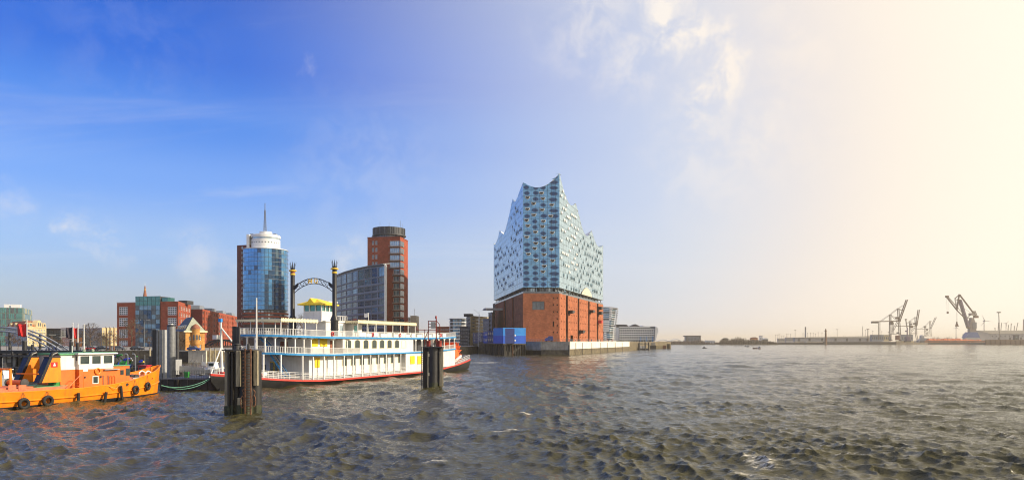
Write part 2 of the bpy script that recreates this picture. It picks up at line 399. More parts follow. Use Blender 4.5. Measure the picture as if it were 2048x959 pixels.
# fritted panes of the concert hall's narrow front: dark blue ovals printed in pale dots on mirror glass (UV holds the oval)
def frit(name, pale, dark):
    m = glass(name, pale, 0.09, 0.62); t = m.node_tree; b = t.nodes['Principled BSDF']; L = t.links.new
    uv = t.nodes.new('ShaderNodeUVMap'); ln = t.nodes.new('ShaderNodeVectorMath'); ln.operation = 'LENGTH'; L(uv.outputs[0], ln.inputs[0])
    mr = t.nodes.new('ShaderNodeMapRange'); mr.interpolation_type = 'SMOOTHSTEP'; L(ln.outputs['Value'], mr.inputs[0]); mr.inputs[1].default_value = 0.62; mr.inputs[2].default_value = 1.08; mr.inputs[3].default_value = 1; mr.inputs[4].default_value = 0
    src = b.inputs['Base Color'].links[0].from_socket
    mx = t.nodes.new('ShaderNodeMix'); mx.data_type = 'RGBA'; L(mr.outputs[0], mx.inputs[0]); L(src, mx.inputs[6]); mx.inputs[7].default_value = (*dark, 1)
    L(mx.outputs[2], b.inputs['Base Color'])
frit('elphi_front', (0.16, 0.38, 0.64), (0.012, 0.048, 0.14))

# ------------------------------------------------------------------ water
def water():
    rows = [14.0]
    while rows[-1] < 9000: rows.append(rows[-1] + 0.13 * max(1.0, (rows[-1] / 36.0)) ** 1.36)
    Yr = np.array(rows); nc = 820
    t = np.linspace(-1, 1, nc)
    Yg = np.repeat(Yr[:, None], nc, 1); Xg = (0.86 * Yg + 8) * t[None, :] 
    dx = (0.86 * Yg + 8) * 2 / nc; dy = np.gradient(Yr)[:, None] * np.ones_like(Xg)
    rng = np.random.default_rng(5)
    Zg = np.zeros_like(Xg); DX = np.zeros_like(Xg); DY = np.zeros_like(Xg)
    wind = R(200)
    def field(seed, lo, hi, l0, l1, n=14):
        g = np.random.default_rng(seed); f = np.zeros_like(Xg)
        for _ in range(n):
            L_ = l0 * (l1 / l0) ** g.random(); a_ = g.random() * 6.283; f += np.sin(6.283 / L_ * (math.cos(a_) * Xg * .7 + math.sin(a_) * Yg) + g.random() * 6.283)
        f = f / math.sqrt(n / 2); return lo + (hi - lo) * (0.5 + 0.5 * np.tanh(1.1 * f))
    rough_small, rough_mid = field(11, .55, 1.6, 9, 60), field(12, .55, 1.35, 20, 90)
    for i in range(84):
        lam = 0.55 * (17.0 / 0.55) ** ((i + rng.random()) / 84)
        a = wind + rng.normal(0, 0.75 if lam < 5 else 0.45)
        amp = 0.0128 * lam ** 0.46 * (0.7 + 0.6 * rng.random())
        if lam > 9: amp *= 0.75
        k = 2 * math.pi / lam; cx, cy = math.cos(a), math.sin(a); ph = rng.random() * 6.283
        step = np.maximum(dx * abs(cx), dy * abs(cy))
        att = np.clip((lam / step - 2.6) / 2.6, 0, 1)
        q = k * (cx * Xg + cy * Yg) + ph
        # group the waves: patches of rougher and calmer water
        grp = 0.75 + 0.45 * np.sin(0.055 * (cx * Yg - cy * Xg) * (1 + 0.5 * rng.random()) + 6.283 * rng.random()) * np.sin(0.045 * (cx * Xg + cy * Yg) + 6.283 * rng.random())
        A = amp * att * grp * (rough_small if lam < 2.2 else rough_mid)
        Zg += A * np.sin(q)
        c = np.cos(q) * A * 1.0
        DX += c * cx; DY += c * cy
    # wash of passing launches: long-crested trains crossing the chop, and a slow swell
    for (x0, y0, ang, lam, amp, half, along) in ((-6, 52, 62, 5.2, .13, 9, 40), (-20, 60, 118, 6.5, .10, 8, 45), (14, 48, 75, 4.4, .10, 7, 34), (30, 70, 105, 7.0, .12, 12, 60), (-2, 95, 80, 6.0, .10, 12, 50), (45, 120, 95, 8.5, .12, 18, 90), (0, 80, 88, 21, .07, 200, 400), (0, 80, 150, 29, .07, 300, 400)):
        cx, cy = math.cos(R(ang)), math.sin(R(ang)); p_ = (Xg - x0) * cx + (Yg - y0) * cy; c_ = -(Xg - x0) * cy + (Yg - y0) * cx
        q = 2 * math.pi / lam * (p_ + .012 * c_ * c_ * (half < 100)); A = amp * np.exp(-(p_ / half) ** 2 - (c_ / along) ** 2) * np.clip((lam / np.maximum(dx, dy) - 2.6) / 2.6, 0, 1)
        Zg += A * np.sin(q); DX += A * .9 * np.cos(q) * cx; DY += A * .9 * np.cos(q) * cy
    gz = np.abs(np.gradient(Zg, axis=0) / dy) + np.abs(np.gradient(Zg, axis=1) / dx)
    # foam: broken patches in the ferry's own wash, a line at the stern of the steamer, ragged streaks
    def px(u, v):
        Y = Yw(v); return X(u, Y), Y
    foam = np.zeros_like(Xg)
    for (u, v, ru, rv, s) in [(1520, 922, 46, 16, .9), (1545, 905, 40, 6, .6), (1500, 946, 70, 8, .75), (1470, 956, 60, 8, .6), (1560, 935, 40, 10, .5), (1052, 824, 26, 3, .8), (1015, 858, 56, 2.5, .8), (1000, 868, 40, 4, .5), (1080, 800, 30, 4, .4), (1490, 858, 40, 5, .45),
                              (975, 724, 50, 2.0, .8), (890, 752, 40, 4, .35), (1968, 824, 20, 4, .9), (2010, 870, 34, 7, .75), (920, 868, 60, 3, .7), (860, 930, 60, 4, .7), (1850, 770, 40, 2, .8), (1700, 900, 50, 4, .7), (300, 900, 50, 4, .6), (1250, 930, 50, 4, .65),
                              (1200, 783, 35, 3, .5), (1110, 725, 14, 1.5, .7), (488, 827, 38, 3, .55), (867, 776, 26, 2, .5), (180, 812, 160, 3, .25), (1450, 880, 40, 6, .4), (650, 780, 120, 4, .3)]:
        x0, y0 = px(u, v); wx = ru / F * y0; wy = rv / (H * F) * y0 * y0
        foam = np.maximum(foam, s * np.exp(-((Xg - x0) / wx) ** 2 - ((Yg - y0) / wy) ** 2))
    crest = np.clip((Zg - 0.16) / 0.25, 0, 1) * np.clip((gz - 0.35) / 0.5, 0, 1)
    foam = np.clip(foam + 0.25 * crest, 0, 1)
    Xg = Xg + DX; Yg2 = Yg + DY
    nr = len(Yr); co = np.stack([Xg, Yg2, Zg], -1).reshape(-1, 3)
    idx = np.arange(nr * nc).reshape(nr, nc)
    quads = np.stack([idx[:-1, :-1], idx[:-1, 1:], idx[1:, 1:], idx[1:, :-1]], -1).reshape(-1, 4)
    me = bpy.data.meshes.new('river_water'); me.vertices.add(len(co)); me.vertices.foreach_set('co', co.astype(np.float32).ravel())
    me.loops.add(quads.size); me.loops.foreach_set('vertex_index', quads.astype(np.int32).ravel())
    me.polygons.add(len(quads)); me.polygons.foreach_set('loop_start', np.arange(0, quads.size, 4, dtype=np.int32))
    me.update(calc_edges=True); me.polygons.foreach_set('use_smooth', np.ones(len(quads), dtype=bool))
    at = me.attributes.new('foam', 'FLOAT', 'POINT'); at.data.foreach_set('value', foam.astype(np.float32).ravel())
    m = bpy.data.materials.new('river_water'); m.use_nodes = True; t_ = m.node_tree; b = t_.nodes['Principled BSDF']; L = t_.links.new
    co_ = t_.nodes.new('ShaderNodeTexCoord')
    def noise(scale, det, stretch=(1, 1, 1), rough=0.6):
        mp = t_.nodes.new('ShaderNodeMapping'); L(co_.outputs['Object'], mp.inputs[0]); mp.inputs['Scale'].default_value = stretch; mp.inputs['Rotation'].default_value = (0, 0, R(18))
        n = t_.nodes.new('ShaderNodeTexNoise'); L(mp.outputs[0], n.inputs['Vector']); n.inputs['Scale'].default_value = scale; n.inputs['Detail'].default_value = det; n.inputs['Roughness'].default_value = rough
        return n.outputs[0]
    n1 = noise(2.3, 6, (0.6, 1.3, 1)); n2 = noise(0.22, 4, (0.6, 1.2, 1)); nf = noise(2.6, 9, (.4, 1.7, 1), 0.8); nb = noise(0.035, 3)
    b1 = t_.nodes.new('ShaderNodeBump'); b1.inputs['Strength'].default_value = 1.0; b1.inputs['Distance'].default_value = 0.16; L(n1, b1.inputs['Height'])
    b2 = t_.nodes.new('ShaderNodeBump'); b2.inputs['Strength'].default_value = 0.55; b2.inputs['Distance'].default_value = 0.7; L(n2, b2.inputs['Height']); L(b1.outputs[0], b2.inputs['Normal'])
    L(b2.outputs[0], b.inputs['Normal'])
    fa = t_.nodes.new('ShaderNodeAttribute'); fa.attribute_name = 'foam'
    def mt(op, a, c):
        n = t_.nodes.new('ShaderNodeMath'); n.operation = op; n.use_clamp = True
        for i, q in enumerate((a, c)):
            if isinstance(q, (int, float)): n.inputs[i].default_value = q
            else: L(q, n.inputs[i])
        return n.outputs[0]
    fm = t_.nodes.new('ShaderNodeMapRange'); fm.interpolation_type = 'SMOOTHSTEP'
    s1 = t_.nodes.new('ShaderNodeMath'); s1.operation = 'ADD'; L(mt('MULTIPLY', fa.outputs['Fac'], 0.36), s1.inputs[0]); L(nf, s1.inputs[1])
    L(s1.outputs[0], fm.inputs[0]); fm.inputs[1].default_value = 0.72; fm.inputs[2].default_value = 0.90
    mxd = t_.nodes.new('ShaderNodeMix'); mxd.data_type = 'RGBA'; L(nb, mxd.inputs[0]); mxd.inputs[6].default_value = (0.038, 0.036, 0.013, 1); mxd.inputs[7].default_value = (0.062, 0.054, 0.021, 1)
    mx = t_.nodes.new('ShaderNodeMix'); mx.data_type = 'RGBA'; L(fm.outputs[0], mx.inputs[0]); L(mxd.outputs[2], mx.inputs[6]); mx.inputs[7].default_value = (0.70, 0.66, 0.55, 1)
    L(mx.outputs[2], b.inputs['Base Color'])
    rm = t_.nodes.new('ShaderNodeMapRange'); L(fm.outputs[0], rm.inputs[0]); rm.inputs[3].default_value = 0.09; rm.inputs[4].default_value = 0.8; L(rm.outputs[0], b.inputs['Roughness'])
    b.inputs['IOR'].default_value = 1.33
    me.materials.append(m)
    o = bpy.data.objects.new('river_water', me); COL.objects.link(o); tag(o, 'choppy grey brown river water with small wind waves', None, None, 'structure')
    # river bed and far sheet so that the surface goes on behind the camera and to the sides
    g = MB(); g.poly([(-14000, -600, -3.2), (14000, -600, -3.2), (14000, 15000, -3.2), (-14000, 15000, -3.2)])
    me2 = g.mesh('river_bed', m); ob = link('river_bed', me2, kind='structure'); tag(ob, 'wide sheet of dark river out to the horizon', None)
water()
# ------------------------------------------------------------------ building helpers
def lerp(a, b, t): return a + (b - a) * t
def interp(tab, x):
    if x <= tab[0][0]: return tab[0][1]
    for (a, p), (b, q) in zip(tab, tab[1:]):
        if x <= b: return lerp(p, q, (x - a) / (b - a))
    return tab[-1][1]
_wm = {}
def winmesh(w, h, nx, nz, fr, gl, bar=0.12, depth=0.12):
    """glazed window, origin at lower left of its opening: frame with bars in front of a pane"""
    key = (round(w, 1), round(h, 1), nx, nz, fr, gl, bar)
    if key not in _wm:
        m = MB(); w, h = key[0], key[1]
        m.k = 1; m.add([(0, depth * .6, 0), (w, depth * .6, 0), (w, depth * .6, h), (0, depth * .6, h)], [(0, 1, 2, 3)]); m.k = 0
        for i in range(nx + 1):
            x = lerp(0, w - bar, i / nx); m.box(x, x + bar, 0, depth, 0, h)
        for k in range(nz + 1):
            z = lerp(0, h - bar, k / nz); m.box(0, w, 0.012, depth - 0.01, z, z + bar)
        _wm[key] = m.mesh('window', [fr, gl])
    return _wm[key], w if False else key[0], key[1]
def grid(s0, s1, nx, z0, z1, nz, fx=0.6, fz=0.6):
    out = []
    for i in range(nx):
        for k in range(nz):
            cx = lerp(s0, s1, (i + .5) / nx); cz = lerp(z0, z1, (k + .5) / nz); w = abs(s1 - s0) / nx * fx; h = abs(z1 - z0) / nz * fz
            out.append((cx - w / 2, cx + w / 2, cz - h / 2, cz + h / 2))
    return out
def snap(hs):
    """same opening size within a row so that windows can share a mesh"""
    out = []
    for a, b, c, d in hs:
        w = round(b - a, 1); h = round(d - c, 1)
        if w > 0 and h > 0: out.append((a, a + w, c, c + h))
    return out
def face(root, M, x0, x1, z0, z1, holes, wallmat, fr='white_panel', gl='win_dark', nx=2, nz=2, bar=0.12, depth=0.35, name='wall', wins=True, wname='window'):
    hs = snap(holes)
    m = MB(M); m.wall(x0, x1, z0, z1, hs, depth); o = m.build(name, wallmat, root)
    if wins:
        for a, b, c, d in hs:
            g = gl if isinstance(gl, str) else random.choice(gl)
            me, w, h = winmesh(b - a, d - c, nx, nz, fr, g, bar)
            link(wname, me, root, M @ T((a, depth - 0.14, c)))
    return o
def body(root, outline, z0, z1, mat, roofmat, name='core', par=0.0):
    """inner mass of a building and its flat roof, kept behind the faces"""
    MB().prism(outline, z0, z1 - 0.05).build(name, mat, root)
    MB().prism(outline, z1 - 0.05, z1 + par).build('roof', roofmat, root)
def core_outline(pts, inv, back=14, gap=.9):
    """footprint behind a front (world points left to right): follows the sight lines so that no flank is invented"""
    cu = [1024 + F * p[0] / p[1] for p in pts]; e = .6
    cu[0] += e; cu[-1] -= e
    fr = [Vector((*XY(u, p[1] + gap * 1.2), 0)) for u, p in zip(cu, pts)]
    yb = max(p[1] for p in pts) + back
    fr += [Vector((*XY(cu[-1] - e, yb), 0)), Vector((*XY(cu[0] + e, yb), 0))]
    return [((inv @ v).x, (inv @ v).y) for v in fr]
def ground(name, label, pts, z1, top='paving', side='wet_stone'):
    m = MB(); n = len(pts); m.k = 1; m.add([(*p, -3) for p in pts] + [(*p, z1) for p in pts], [(i, (i + 1) % n, n + (i + 1) % n, n + i) for i in range(n)])
    m.k = 0; m.add([(*p, z1) for p in pts], [tuple(range(n))])
    return tag(m.build(name, [top, side], kind='structure'), label)
def chain(*pts): return [Fac(a, b) for a, b in zip(pts, pts[1:])]
def XY(u, Y): return (X(u, Y), Y)

# ------------------------------------------------------------------ ground
QZ = 6.75                                                    # quay and street level on the concert hall's spit
spit = [XY(1052, 361), XY(1082.5, 349), XY(1138, 347), XY(1258, 516), XY(1300, 640), XY(1342, 700), XY(1200, 900), XY(980, 900), XY(940, 520), XY(958, 400)]
ground('quay_ground', 'paved quay ground under the concert hall', spit, QZ - .02)
# ------------------------------------------------------------------ quay wall round the spit
def quay_wall():
    r = thing('quay_wall', 'concrete and white quay wall on dark stone below the brick concert hall', 'quay wall', (X(1138, 347), 347, 0))
    inv = T((-X(1138, 347), -347, 0))
    def run(A, B, us, mat, base_mat, zb):
        fc = Fac(A, B); M = inv @ fc.M(); ss = [fc.s(u) for u in us]
        for a, b in zip(ss, ss[1:]):
            MB(M).box(a + .03, b - .03, -0.35, 0.5, zb + .02, QZ + random.uniform(-.03, .03)).build('wall_panel', mat, r)
            MB(M).box(a + .02, b - .02, 0.0, 0.6, -2.5, zb).build('stone_footing', base_mat, r)
        MB(M).box(ss[0], ss[-1], -0.5, 0.55, QZ + .03, QZ + .25).build('coping', 'concrete_white' if mat != 'concrete' else 'concrete', r)
    run(XY(1052, 361), XY(1082.5, 349), [1052, 1067, 1082.5], 'concrete', 'wet_wood', 2.4)
    run(XY(1082.5, 349), XY(1137.6, 347), [1082.5, 1100, 1119, 1137.6], 'concrete', 'wet_stone', 2.6)
    run(XY(1138.4, 347.3), XY(1258, 516), [1138.6, 1149, 1163, 1182.5, 1214, 1228, 1244, 1258], 'concrete_white', 'wet_stone', 3.0)
    run(XY(1258, 516), XY(1264, 560), [1258.05, 1264], 'concrete', 'wet_stone', 3.0)
    MB(inv @ T((X(1137.9, 345), 345, 0))).cyl((0, 0, -2), (0, 0, 5.2), .35, n=8).build('fender_pile', 'dark_steel', r)
    for u in (1150, 1163, 1182, 1200, 1214, 1229, 1243):
        fc = Fac(XY(1138.4, 347.3), XY(1258, 516)); M = inv @ fc.M(); s = fc.s(u)
        MB(M).cyl((s, -0.5, -2), (s, -0.5, 6.3), .13, n=6).build('ladder_pole', 'dark_steel', r)
    # railing along the edge
    m = MB()
    for A, B, n in ((XY(1052, 361), XY(1082.5, 349), 6), (XY(1082.5, 349), XY(1137.6, 347), 9), (XY(1138.4, 347.3), XY(1258, 516), 50)):
        fc = Fac(A, B); m.M = inv @ fc.M()
        for i in range(n + 1):
            s = fc.L * i / n; m.box(s - .05, s + .05, 0.1, 0.2, QZ + .2, QZ + 1.3)
        m.box(0, fc.L, 0.1, 0.2, QZ + 1.25, QZ + 1.35); m.box(0, fc.L, 0.12, 0.18, QZ + .75, QZ + .8)
    m.build('railing', 'steel', r, kind='stuff')
quay_wall()

# ------------------------------------------------------------------ the concert hall
def concert_hall():
    k = 375 / 352.0
    Lp = XY(1046, 349.2 * k); Rp = XY(1119, 351.2 * k); SE = XY(1206.5, 461 * k); NE = XY(987.5, 461 * k)
    Wf, Sf, Nf = Fac(Lp, Rp), Fac(Rp, SE), Fac(NE, Lp)
    root = Wf.root('concert_hall', 'tall concert hall with wave-roofed blue glass body on a red brick warehouse base', 'concert hall')
    MW, MS, MN = Matrix(), Sf.M(Wf), Nf.M(Wf)
    inv = Wf.M().inverted()
    def loc(p, z=0): return inv @ Vector((p[0], p[1], z))
    ZB, ZG = Wf.z(1080, 586), Wf.z(1080, 574.5)
    # --- roof line on each face, read as (distance along face, height)
    wt = [(w * Wf.L, Z(v, Wf.A.y + Wf.d.y * w * Wf.L)) for w, v in ((0, 364.5), (.1, 368.5), (.2, 371.5), (.3, 374), (.4, 375), (.5, 374.2), (.6, 371.5), (.7, 367), (.8, 361), (.9, 354), (1, 346))]
    st = [(Sf.s(u), Sf.z(u, v)) for u, v in ((1119, 346), (1121, 355), (1124, 367), (1128, 382), (1132.5, 395), (1137, 405), (1141, 410), (1146, 411), (1151.5, 405.5), (1154, 415), (1157, 427), (1162, 447), (1167.6, 464), (1173, 472.5), (1178, 470), (1183, 460), (1186, 469), (1189.5, 480), (1193, 488.5), (1196.8, 493), (1201, 494), (1206.5, 490))]
    ntab = [(Nf.s(u), Nf.z(u, v)) for u, v in ((987.5, 486), (989.5, 489), (992, 485.5), (996, 475), (999.4, 460), (1002.5, 465), (1006.7, 468), (1010, 462), (1014, 447), (1019, 427), (1022, 412), (1025, 397), (1028, 402.5), (1031, 402), (1035, 394), (1039, 382), (1046, 364.5))]
    # --- brick base
    bhole = [(Wf.s(1064.5), Wf.s(1089), Wf.z(1080, 619), Wf.z(1080, 601.7))]
    wh = [tuple(bhole[0])]
    for u in (1107, 1114.5):
        for v in (595.5, 609, 623, 637, 650.5, 664):
            if u < 1110 and v in (637, 650.5): continue
            s = Wf.s(u); z = Wf.z(u, v); wh.append((s - .33, s + .33, z - .4, z + .4))
    s = Wf.s(1106.8); z = Wf.z(1106.8, 647); wh.append((s - .35, s + .35, z - 1.4, z + 1.4))
    m = MB(MW); m.wall(0, Wf.L, 4.5, ZB, wh, 0.5); m.build('brick_front_wall', 'elphi_brick', root)
    w0, w1, z0, z1 = bhole[0]
    me, ww, hh = winmesh(w1 - w0, z1 - z0, 3, 2, 'dark_panel', 'win_dark', 0.2); big = link('large_window', me, root, T((w0, 0.35, z0)))
    slots = [Sf.s(u) for u in (1132, 1136.2, 1155.3, 1158.8, 1176.2, 1179.3, 1193.8, 1196.8)]
    sh = []
    edges = [0] + slots + [Sf.L]
    dots = []
    for b, n in ((0, 2), (2, 5), (4, 5), (6, 5), (8, 3)):
        a, c = edges[b], edges[b + 1]
        for i in range(n):
            x = lerp(a, c, (i + .7) / (n + .4))
            for kz in range(6): z = lerp(9.6, ZB - 2.4, kz / 5); dots.append((x - .5, x + .5, z - .42, z + .42))
    slh = [(slots[i], slots[i + 1], 4.5, ZB - .05) for i in (0, 2, 4, 6)]
    s = Sf.s(1143); dr = (s - 2.6, s + 4.4, 6.0, 10.6)
    dots = [d for d in dots if not (d[1] > dr[0] - .3 and d[0] < dr[1] + .3 and d[2] < 11.2)]
    m = MB(MS); m.wall(0, Sf.L, 4.5, ZB, slh + dots + [dr], 0.7); m.build('brick_river_wall', 'elphi_brick', root)
    for a, b, c, d in slh:
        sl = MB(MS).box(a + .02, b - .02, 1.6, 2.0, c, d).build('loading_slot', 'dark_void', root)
        for i in range(12):
            z = lerp(7.2, d - 2.2, i / 11)
            if random.random() < .6: MB(MS).box(a + .2, b - .2, 1.3, 1.55, z, z + 1.5).build('shutter', 'steel' if i % 2 else 'crane_brown', sl)
    for u, v, h, c in ((1137.5, 623.5, 2.0, 'black_paint'), (1179.5, 622.5, 2.0, 'black_paint'), (1196.5, 616, 2.2, 'black_paint'), (1196.5, 626, 2.2, 'black_paint'), (1196.5, 643, 2.2, 'red_trim'), (1159, 663, 2.0, 'black_paint')):
        s = Sf.s(u); z = Sf.z(u, v)
        hb = MB(MS).slab([(s - 1.2, z - h * .5), (s + 3.2, z - h * .3), (s + 4.4, z + h * .1), (s + 4.2, z + h * .45), (s - 1.2, z + h * .5)], -2.6, -0.01).build('crane_hood', c, root)
    nsl = [Nf.s(u) for u in (993, 994.5, 1007.5, 1011.5, 1024.5, 1027.5)]
    nd_ = []
    for i in range(26):
        x = lerp(3, Nf.L - 2, i / 25)
        if any(abs(x - q) < 4 for q in nsl): continue
        for kz in range(6): z = lerp(9.6, ZB - 2.4, kz / 5); nd_.append((x - .4, x + .4, z - .4, z + .4))
    m = MB(MN); m.wall(0, Nf.L, 4.5, ZB, [(nsl[i], nsl[i + 1], 4.5, ZB - .05) for i in (0, 2, 4)] + nd_, 0.7); m.build('brick_harbour_wall', 'elphi_brick', root)
    A, B, C, E = [loc(p) for p in (Lp, Rp, SE, NE)]
    def inset(d):
        pts = [A, B, C, E]; c = sum(pts, Vector()) / 4
        out = []
        for i, p in enumerate(pts):
            a = (pts[i - 1] - p).normalized(); b = (pts[(i + 1) % 4] - p).normalized(); sn = abs(a.x * b.y - a.y * b.x)
            out.append(p + (a + b) * (d / sn))
        return [(p.x, p.y) for p in out]
    MB().prism(inset(2.2), 4.5, ZB - .5).build('brick_core', 'room', root)
    MB().prism(inset(.7), ZB - .5, ZB - .02).build('plaza_deck', 'paving', root)
    # --- open plaza storey
    MB().prism(inset(4.5), ZB - .02, ZG + 2).build('plaza_core', 'room', root)
    for fc, M, n in ((Wf, MW, 11), (Sf, MS, 40), (Nf, MN, 40)):
        for i in range(n):
            a, b = lerp(3.2, fc.L - 3.2, i / n), lerp(3.2, fc.L - 3.2, (i + 1) / n)
            if random.random() < .85: MB(M).box(a + .08, b - .08, 3.0, 3.1, ZB, ZG).build('plaza_pane', random.choice(['win_blue', 'win_bright', 'win_dark']), root)
        for i in range(n // 3 + 1):
            x = lerp(2.0, fc.L - 2.0, i / (n // 3)); MB(M).cyl((x, 1.5, ZB), (x, 1.5, ZG + .3), .28, n=8).build('plaza_column', 'steel', root)
        MB(M).box(0.2, fc.L - .2, 0.25, 0.3, ZB, ZB + 1.1).build('glass_balustrade', 'win_dark', root)
    # --- glass body: white soffit, dark core walls, roof skin
    MB().prism(inset(.5), ZG - .02, ZG + .5).build('soffit', 'white_panel', root)
    m = MB()
    for fc, M, tab in ((Wf, MW, wt), (Sf, MS, st), (Nf, MN, ntab)):
        m.M = M; n = 60; vs = []
        for i in range(n + 1):
            s = fc.L * i / n; zt = interp(tab, s); vs += [(s, .32, ZG + .1), (s, .32, zt - .05)]
        m.add(vs, [(2 * i, 2 * i + 2, 2 * i + 3, 2 * i + 1) for i in range(n)])
    m.M = Matrix(); m.build('facade_backing', 'dark_panel', root)
    m = MB(); n, q = 72, 14; vs = []
    for i in range(n + 1):
        t = i / n; ps = loc((lerp(Rp[0], SE[0], t), lerp(Rp[1], SE[1], t))); pn = loc((lerp(Lp[0], NE[0], t), lerp(Lp[1], NE[1], t)))
        zs = interp(st, Sf.L * t); zn = interp(ntab, Nf.L * (1 - t)); sag = lerp(5.0, 9.0, min(1, t * 5))
        for j in range(q + 1):
            w = j / q; p = ps.lerp(pn, w); vs.append((p.x, p.y, lerp(zs, zn, w) - sag * 4 * w * (1 - w) - .03))
    m.add(vs, [(i * (q + 1) + j, (i + 1) * (q + 1) + j, (i + 1) * (q + 1) + j + 1, i * (q + 1) + j + 1) for i in range(n) for j in range(q)])
    m.build('wave_roof', 'white_panel', root, smooth=True)
    ea, eb = loc(SE), loc(NE)
    MB().add([(ea.x, ea.y, ZG), (eb.x, eb.y, ZG), (eb.x, eb.y, ntab[0][1]), ((ea.x + eb.x) / 2, (ea.y + eb.y) / 2, st[-1][1] - 8), (ea.x, ea.y, st[-1][1])], [(0, 1, 2, 3, 4)]).build('rear_wall', 'elphi_side', root)
    # --- panes
    RH = (Wf.z(1080, 376) - ZG) / 17.4
    def pane(fc, M, tab, a, b, z0, z1, mat, name='glass_pane', uvf=None, par=root, mb=None, yj=None):
        ta, tb = min(z1, interp(tab, a)), min(z1, interp(tab, b)); gp = .07
        if max(ta, tb) - z0 < .35: return None
        ta = max(ta, z0 + .02); tb = max(tb, z0 + .02)
        y = random.uniform(0, .05) if yj is None else yj; tl = random.uniform(-.035, .035); tl2 = random.uniform(-.03, .03)
        q = [(a + gp, z0 + gp), (b - gp, z0 + gp), (b - gp, max(tb - gp, z0 + gp)), (a + gp, max(ta - gp, z0 + gp))]
        yy = [y - tl - tl2, y + tl - tl2, y + tl + tl2, y - tl + tl2]
        mm = mb or MB(M)
        mm.M = M
        mm.add([(p[0], yy[i], p[1]) for i, p in enumerate(q)] + [(p[0], .3, p[1]) for p in q], [(0, 1, 2, 3), (4, 5, 1, 0), (5, 6, 2, 1), (6, 7, 3, 2), (7, 4, 0, 3)])
        if mb: return None
        o = mm.build(name, mat, par)
        if uvf:
            ul = o.data.uv_layers.new(name='UVMap'); pts = q + q
            for lp in o.data.loops:
                ul.data[lp.index].uv = uvf(*pts[lp.vertex_index])
        return o
    balc = [(298, 170), (195, 205), (308, 210), (240, 248), (373, 255), (195, 290), (302, 293), (242, 332), (365, 338), (188, 372), (312, 376), (198, 412), (305, 416), (253, 457), (376, 460), (190, 495), (315, 498), (256, 540), (308, 541), (248, 578), (371, 583), (202, 620), (317, 623), (257, 665), (379, 666), (318, 708), (308, 748)]
    bal = [(Wf.s(1001.5 + x / 3.66), Wf.z(1080, 340 + y / 3.686)) for x, y in balc]
    NCW = 9
    for r_ in range(24):
        z0 = ZG + r_ * RH; zc = z0 + RH * .5
        ov = []
        for c, hw in ((.10, .10), (.335, .095), (.555, .105), (.84, .155)):
            cc = (c + random.uniform(-.02, .02)) * Wf.L; hwm = hw * Wf.L * random.uniform(.85, 1.1)
            if all(abs(cc - bs) > 1.9 or abs(bz - zc) > RH * .62 for bs, bz in bal): ov.append((cc, hwm, zc + random.uniform(-.2, .2)))
        for i in range(NCW):
            a, b = Wf.L * i / NCW, Wf.L * (i + 1) / NCW; mid = (a + b) / 2
            best = min(ov, key=lambda o_: abs(mid - o_[0]) / o_[1]) if ov else None
            uvf = (lambda s_, z_, o_=best: ((s_ - o_[0]) / o_[1], (z_ - o_[2]) / (RH * .40))) if best else (lambda s_, z_: (5.0, 5.0))
            pane(Wf, MW, wt, a, b, z0, z0 + RH, 'elphi_front', uvf=uvf)
    # bow-shaped loggias of the front
    mr = MB(); mo = MB(); n = 12
    ring = []
    for i in range(n + 1):
        a = math.pi + math.pi * i / n
        for rr, yy in ((1.24, -.02), (1.22, -.32), (1.02, -.36), (1.0, .02)): ring.append((rr * math.cos(a), yy, rr * .98 * math.sin(a)))
    mr.add(ring, [(i * 4 + j, i * 4 + 4 + j, i * 4 + 5 + j, i * 4 + 1 + j) for i in range(n) for j in range(3)])
    mr.box(-1.24, 1.24, -.22, .0, .0, .16)
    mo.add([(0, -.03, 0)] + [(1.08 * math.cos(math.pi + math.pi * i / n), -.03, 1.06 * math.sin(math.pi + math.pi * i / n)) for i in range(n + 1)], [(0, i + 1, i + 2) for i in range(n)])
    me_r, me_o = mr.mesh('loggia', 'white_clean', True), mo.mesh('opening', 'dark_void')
    for s, z in bal:
        lg = link('loggia', me_r, root, T((s, -.06, z + .55)) @ SC(1.12, 1, 1.12)); link('opening', me_o, lg)
    # river side: pale panes, nearest as single pieces
    NCS = 30; cols = [Sf.L * (i / NCS) for i in range(NCS + 1)]; rest = MB(MS); cnt = 0
    arch = (Sf.s(1162.5), Sf.s(1183.5)); ac = (arch[0] + arch[1]) / 2; ah = (arch[1] - arch[0]) / 2; AH = Sf.z(1172, 575) - ZG
    def cutz(s): 
        q = (s - ac) / ah
        return ZG + AH * (math.cos(q * math.pi / 2) ** 0.8 if abs(q) < 1 else 0)
    for i in range(NCS):
        for r_ in range(24):
            z0 = ZG + r_ * RH; a, b = cols[i], cols[i + 1]
            if z0 + RH < max(cutz(a), cutz((a + b) / 2), cutz(b)) - .6: continue
            z0c = min(max(z0, min(cutz((a + b) / 2), z0 + RH - .5)), z0 + RH)
            if cnt < 150 and i < 10: cnt += pane(Sf, MS, st, a, b, z0c, z0 + RH, 'elphi_side') is not None
            else: pane(Sf, MS, st, a, b, z0c, z0 + RH, 'elphi_side', mb=rest)
    rest.M = Matrix(); rest.build('river_side_panes', 'elphi_side', root, kind='stuff')
    m = MB(MS); vs = []; n = 20
    for i in range(n + 1):
        s = lerp(arch[0], arch[1], i / n); vs += [(s, -.25, ZG - .05), (s, -.25, cutz(s))]
    m.add(vs, [(2 * i, 2 * i + 2, 2 * i + 3, 2 * i + 1) for i in range(n)]); m.build('arch_soffit', 'pale_stone', root)  # upright cream sheet; light on the arch's underside is put into its colour
    nr = MB(MN); 
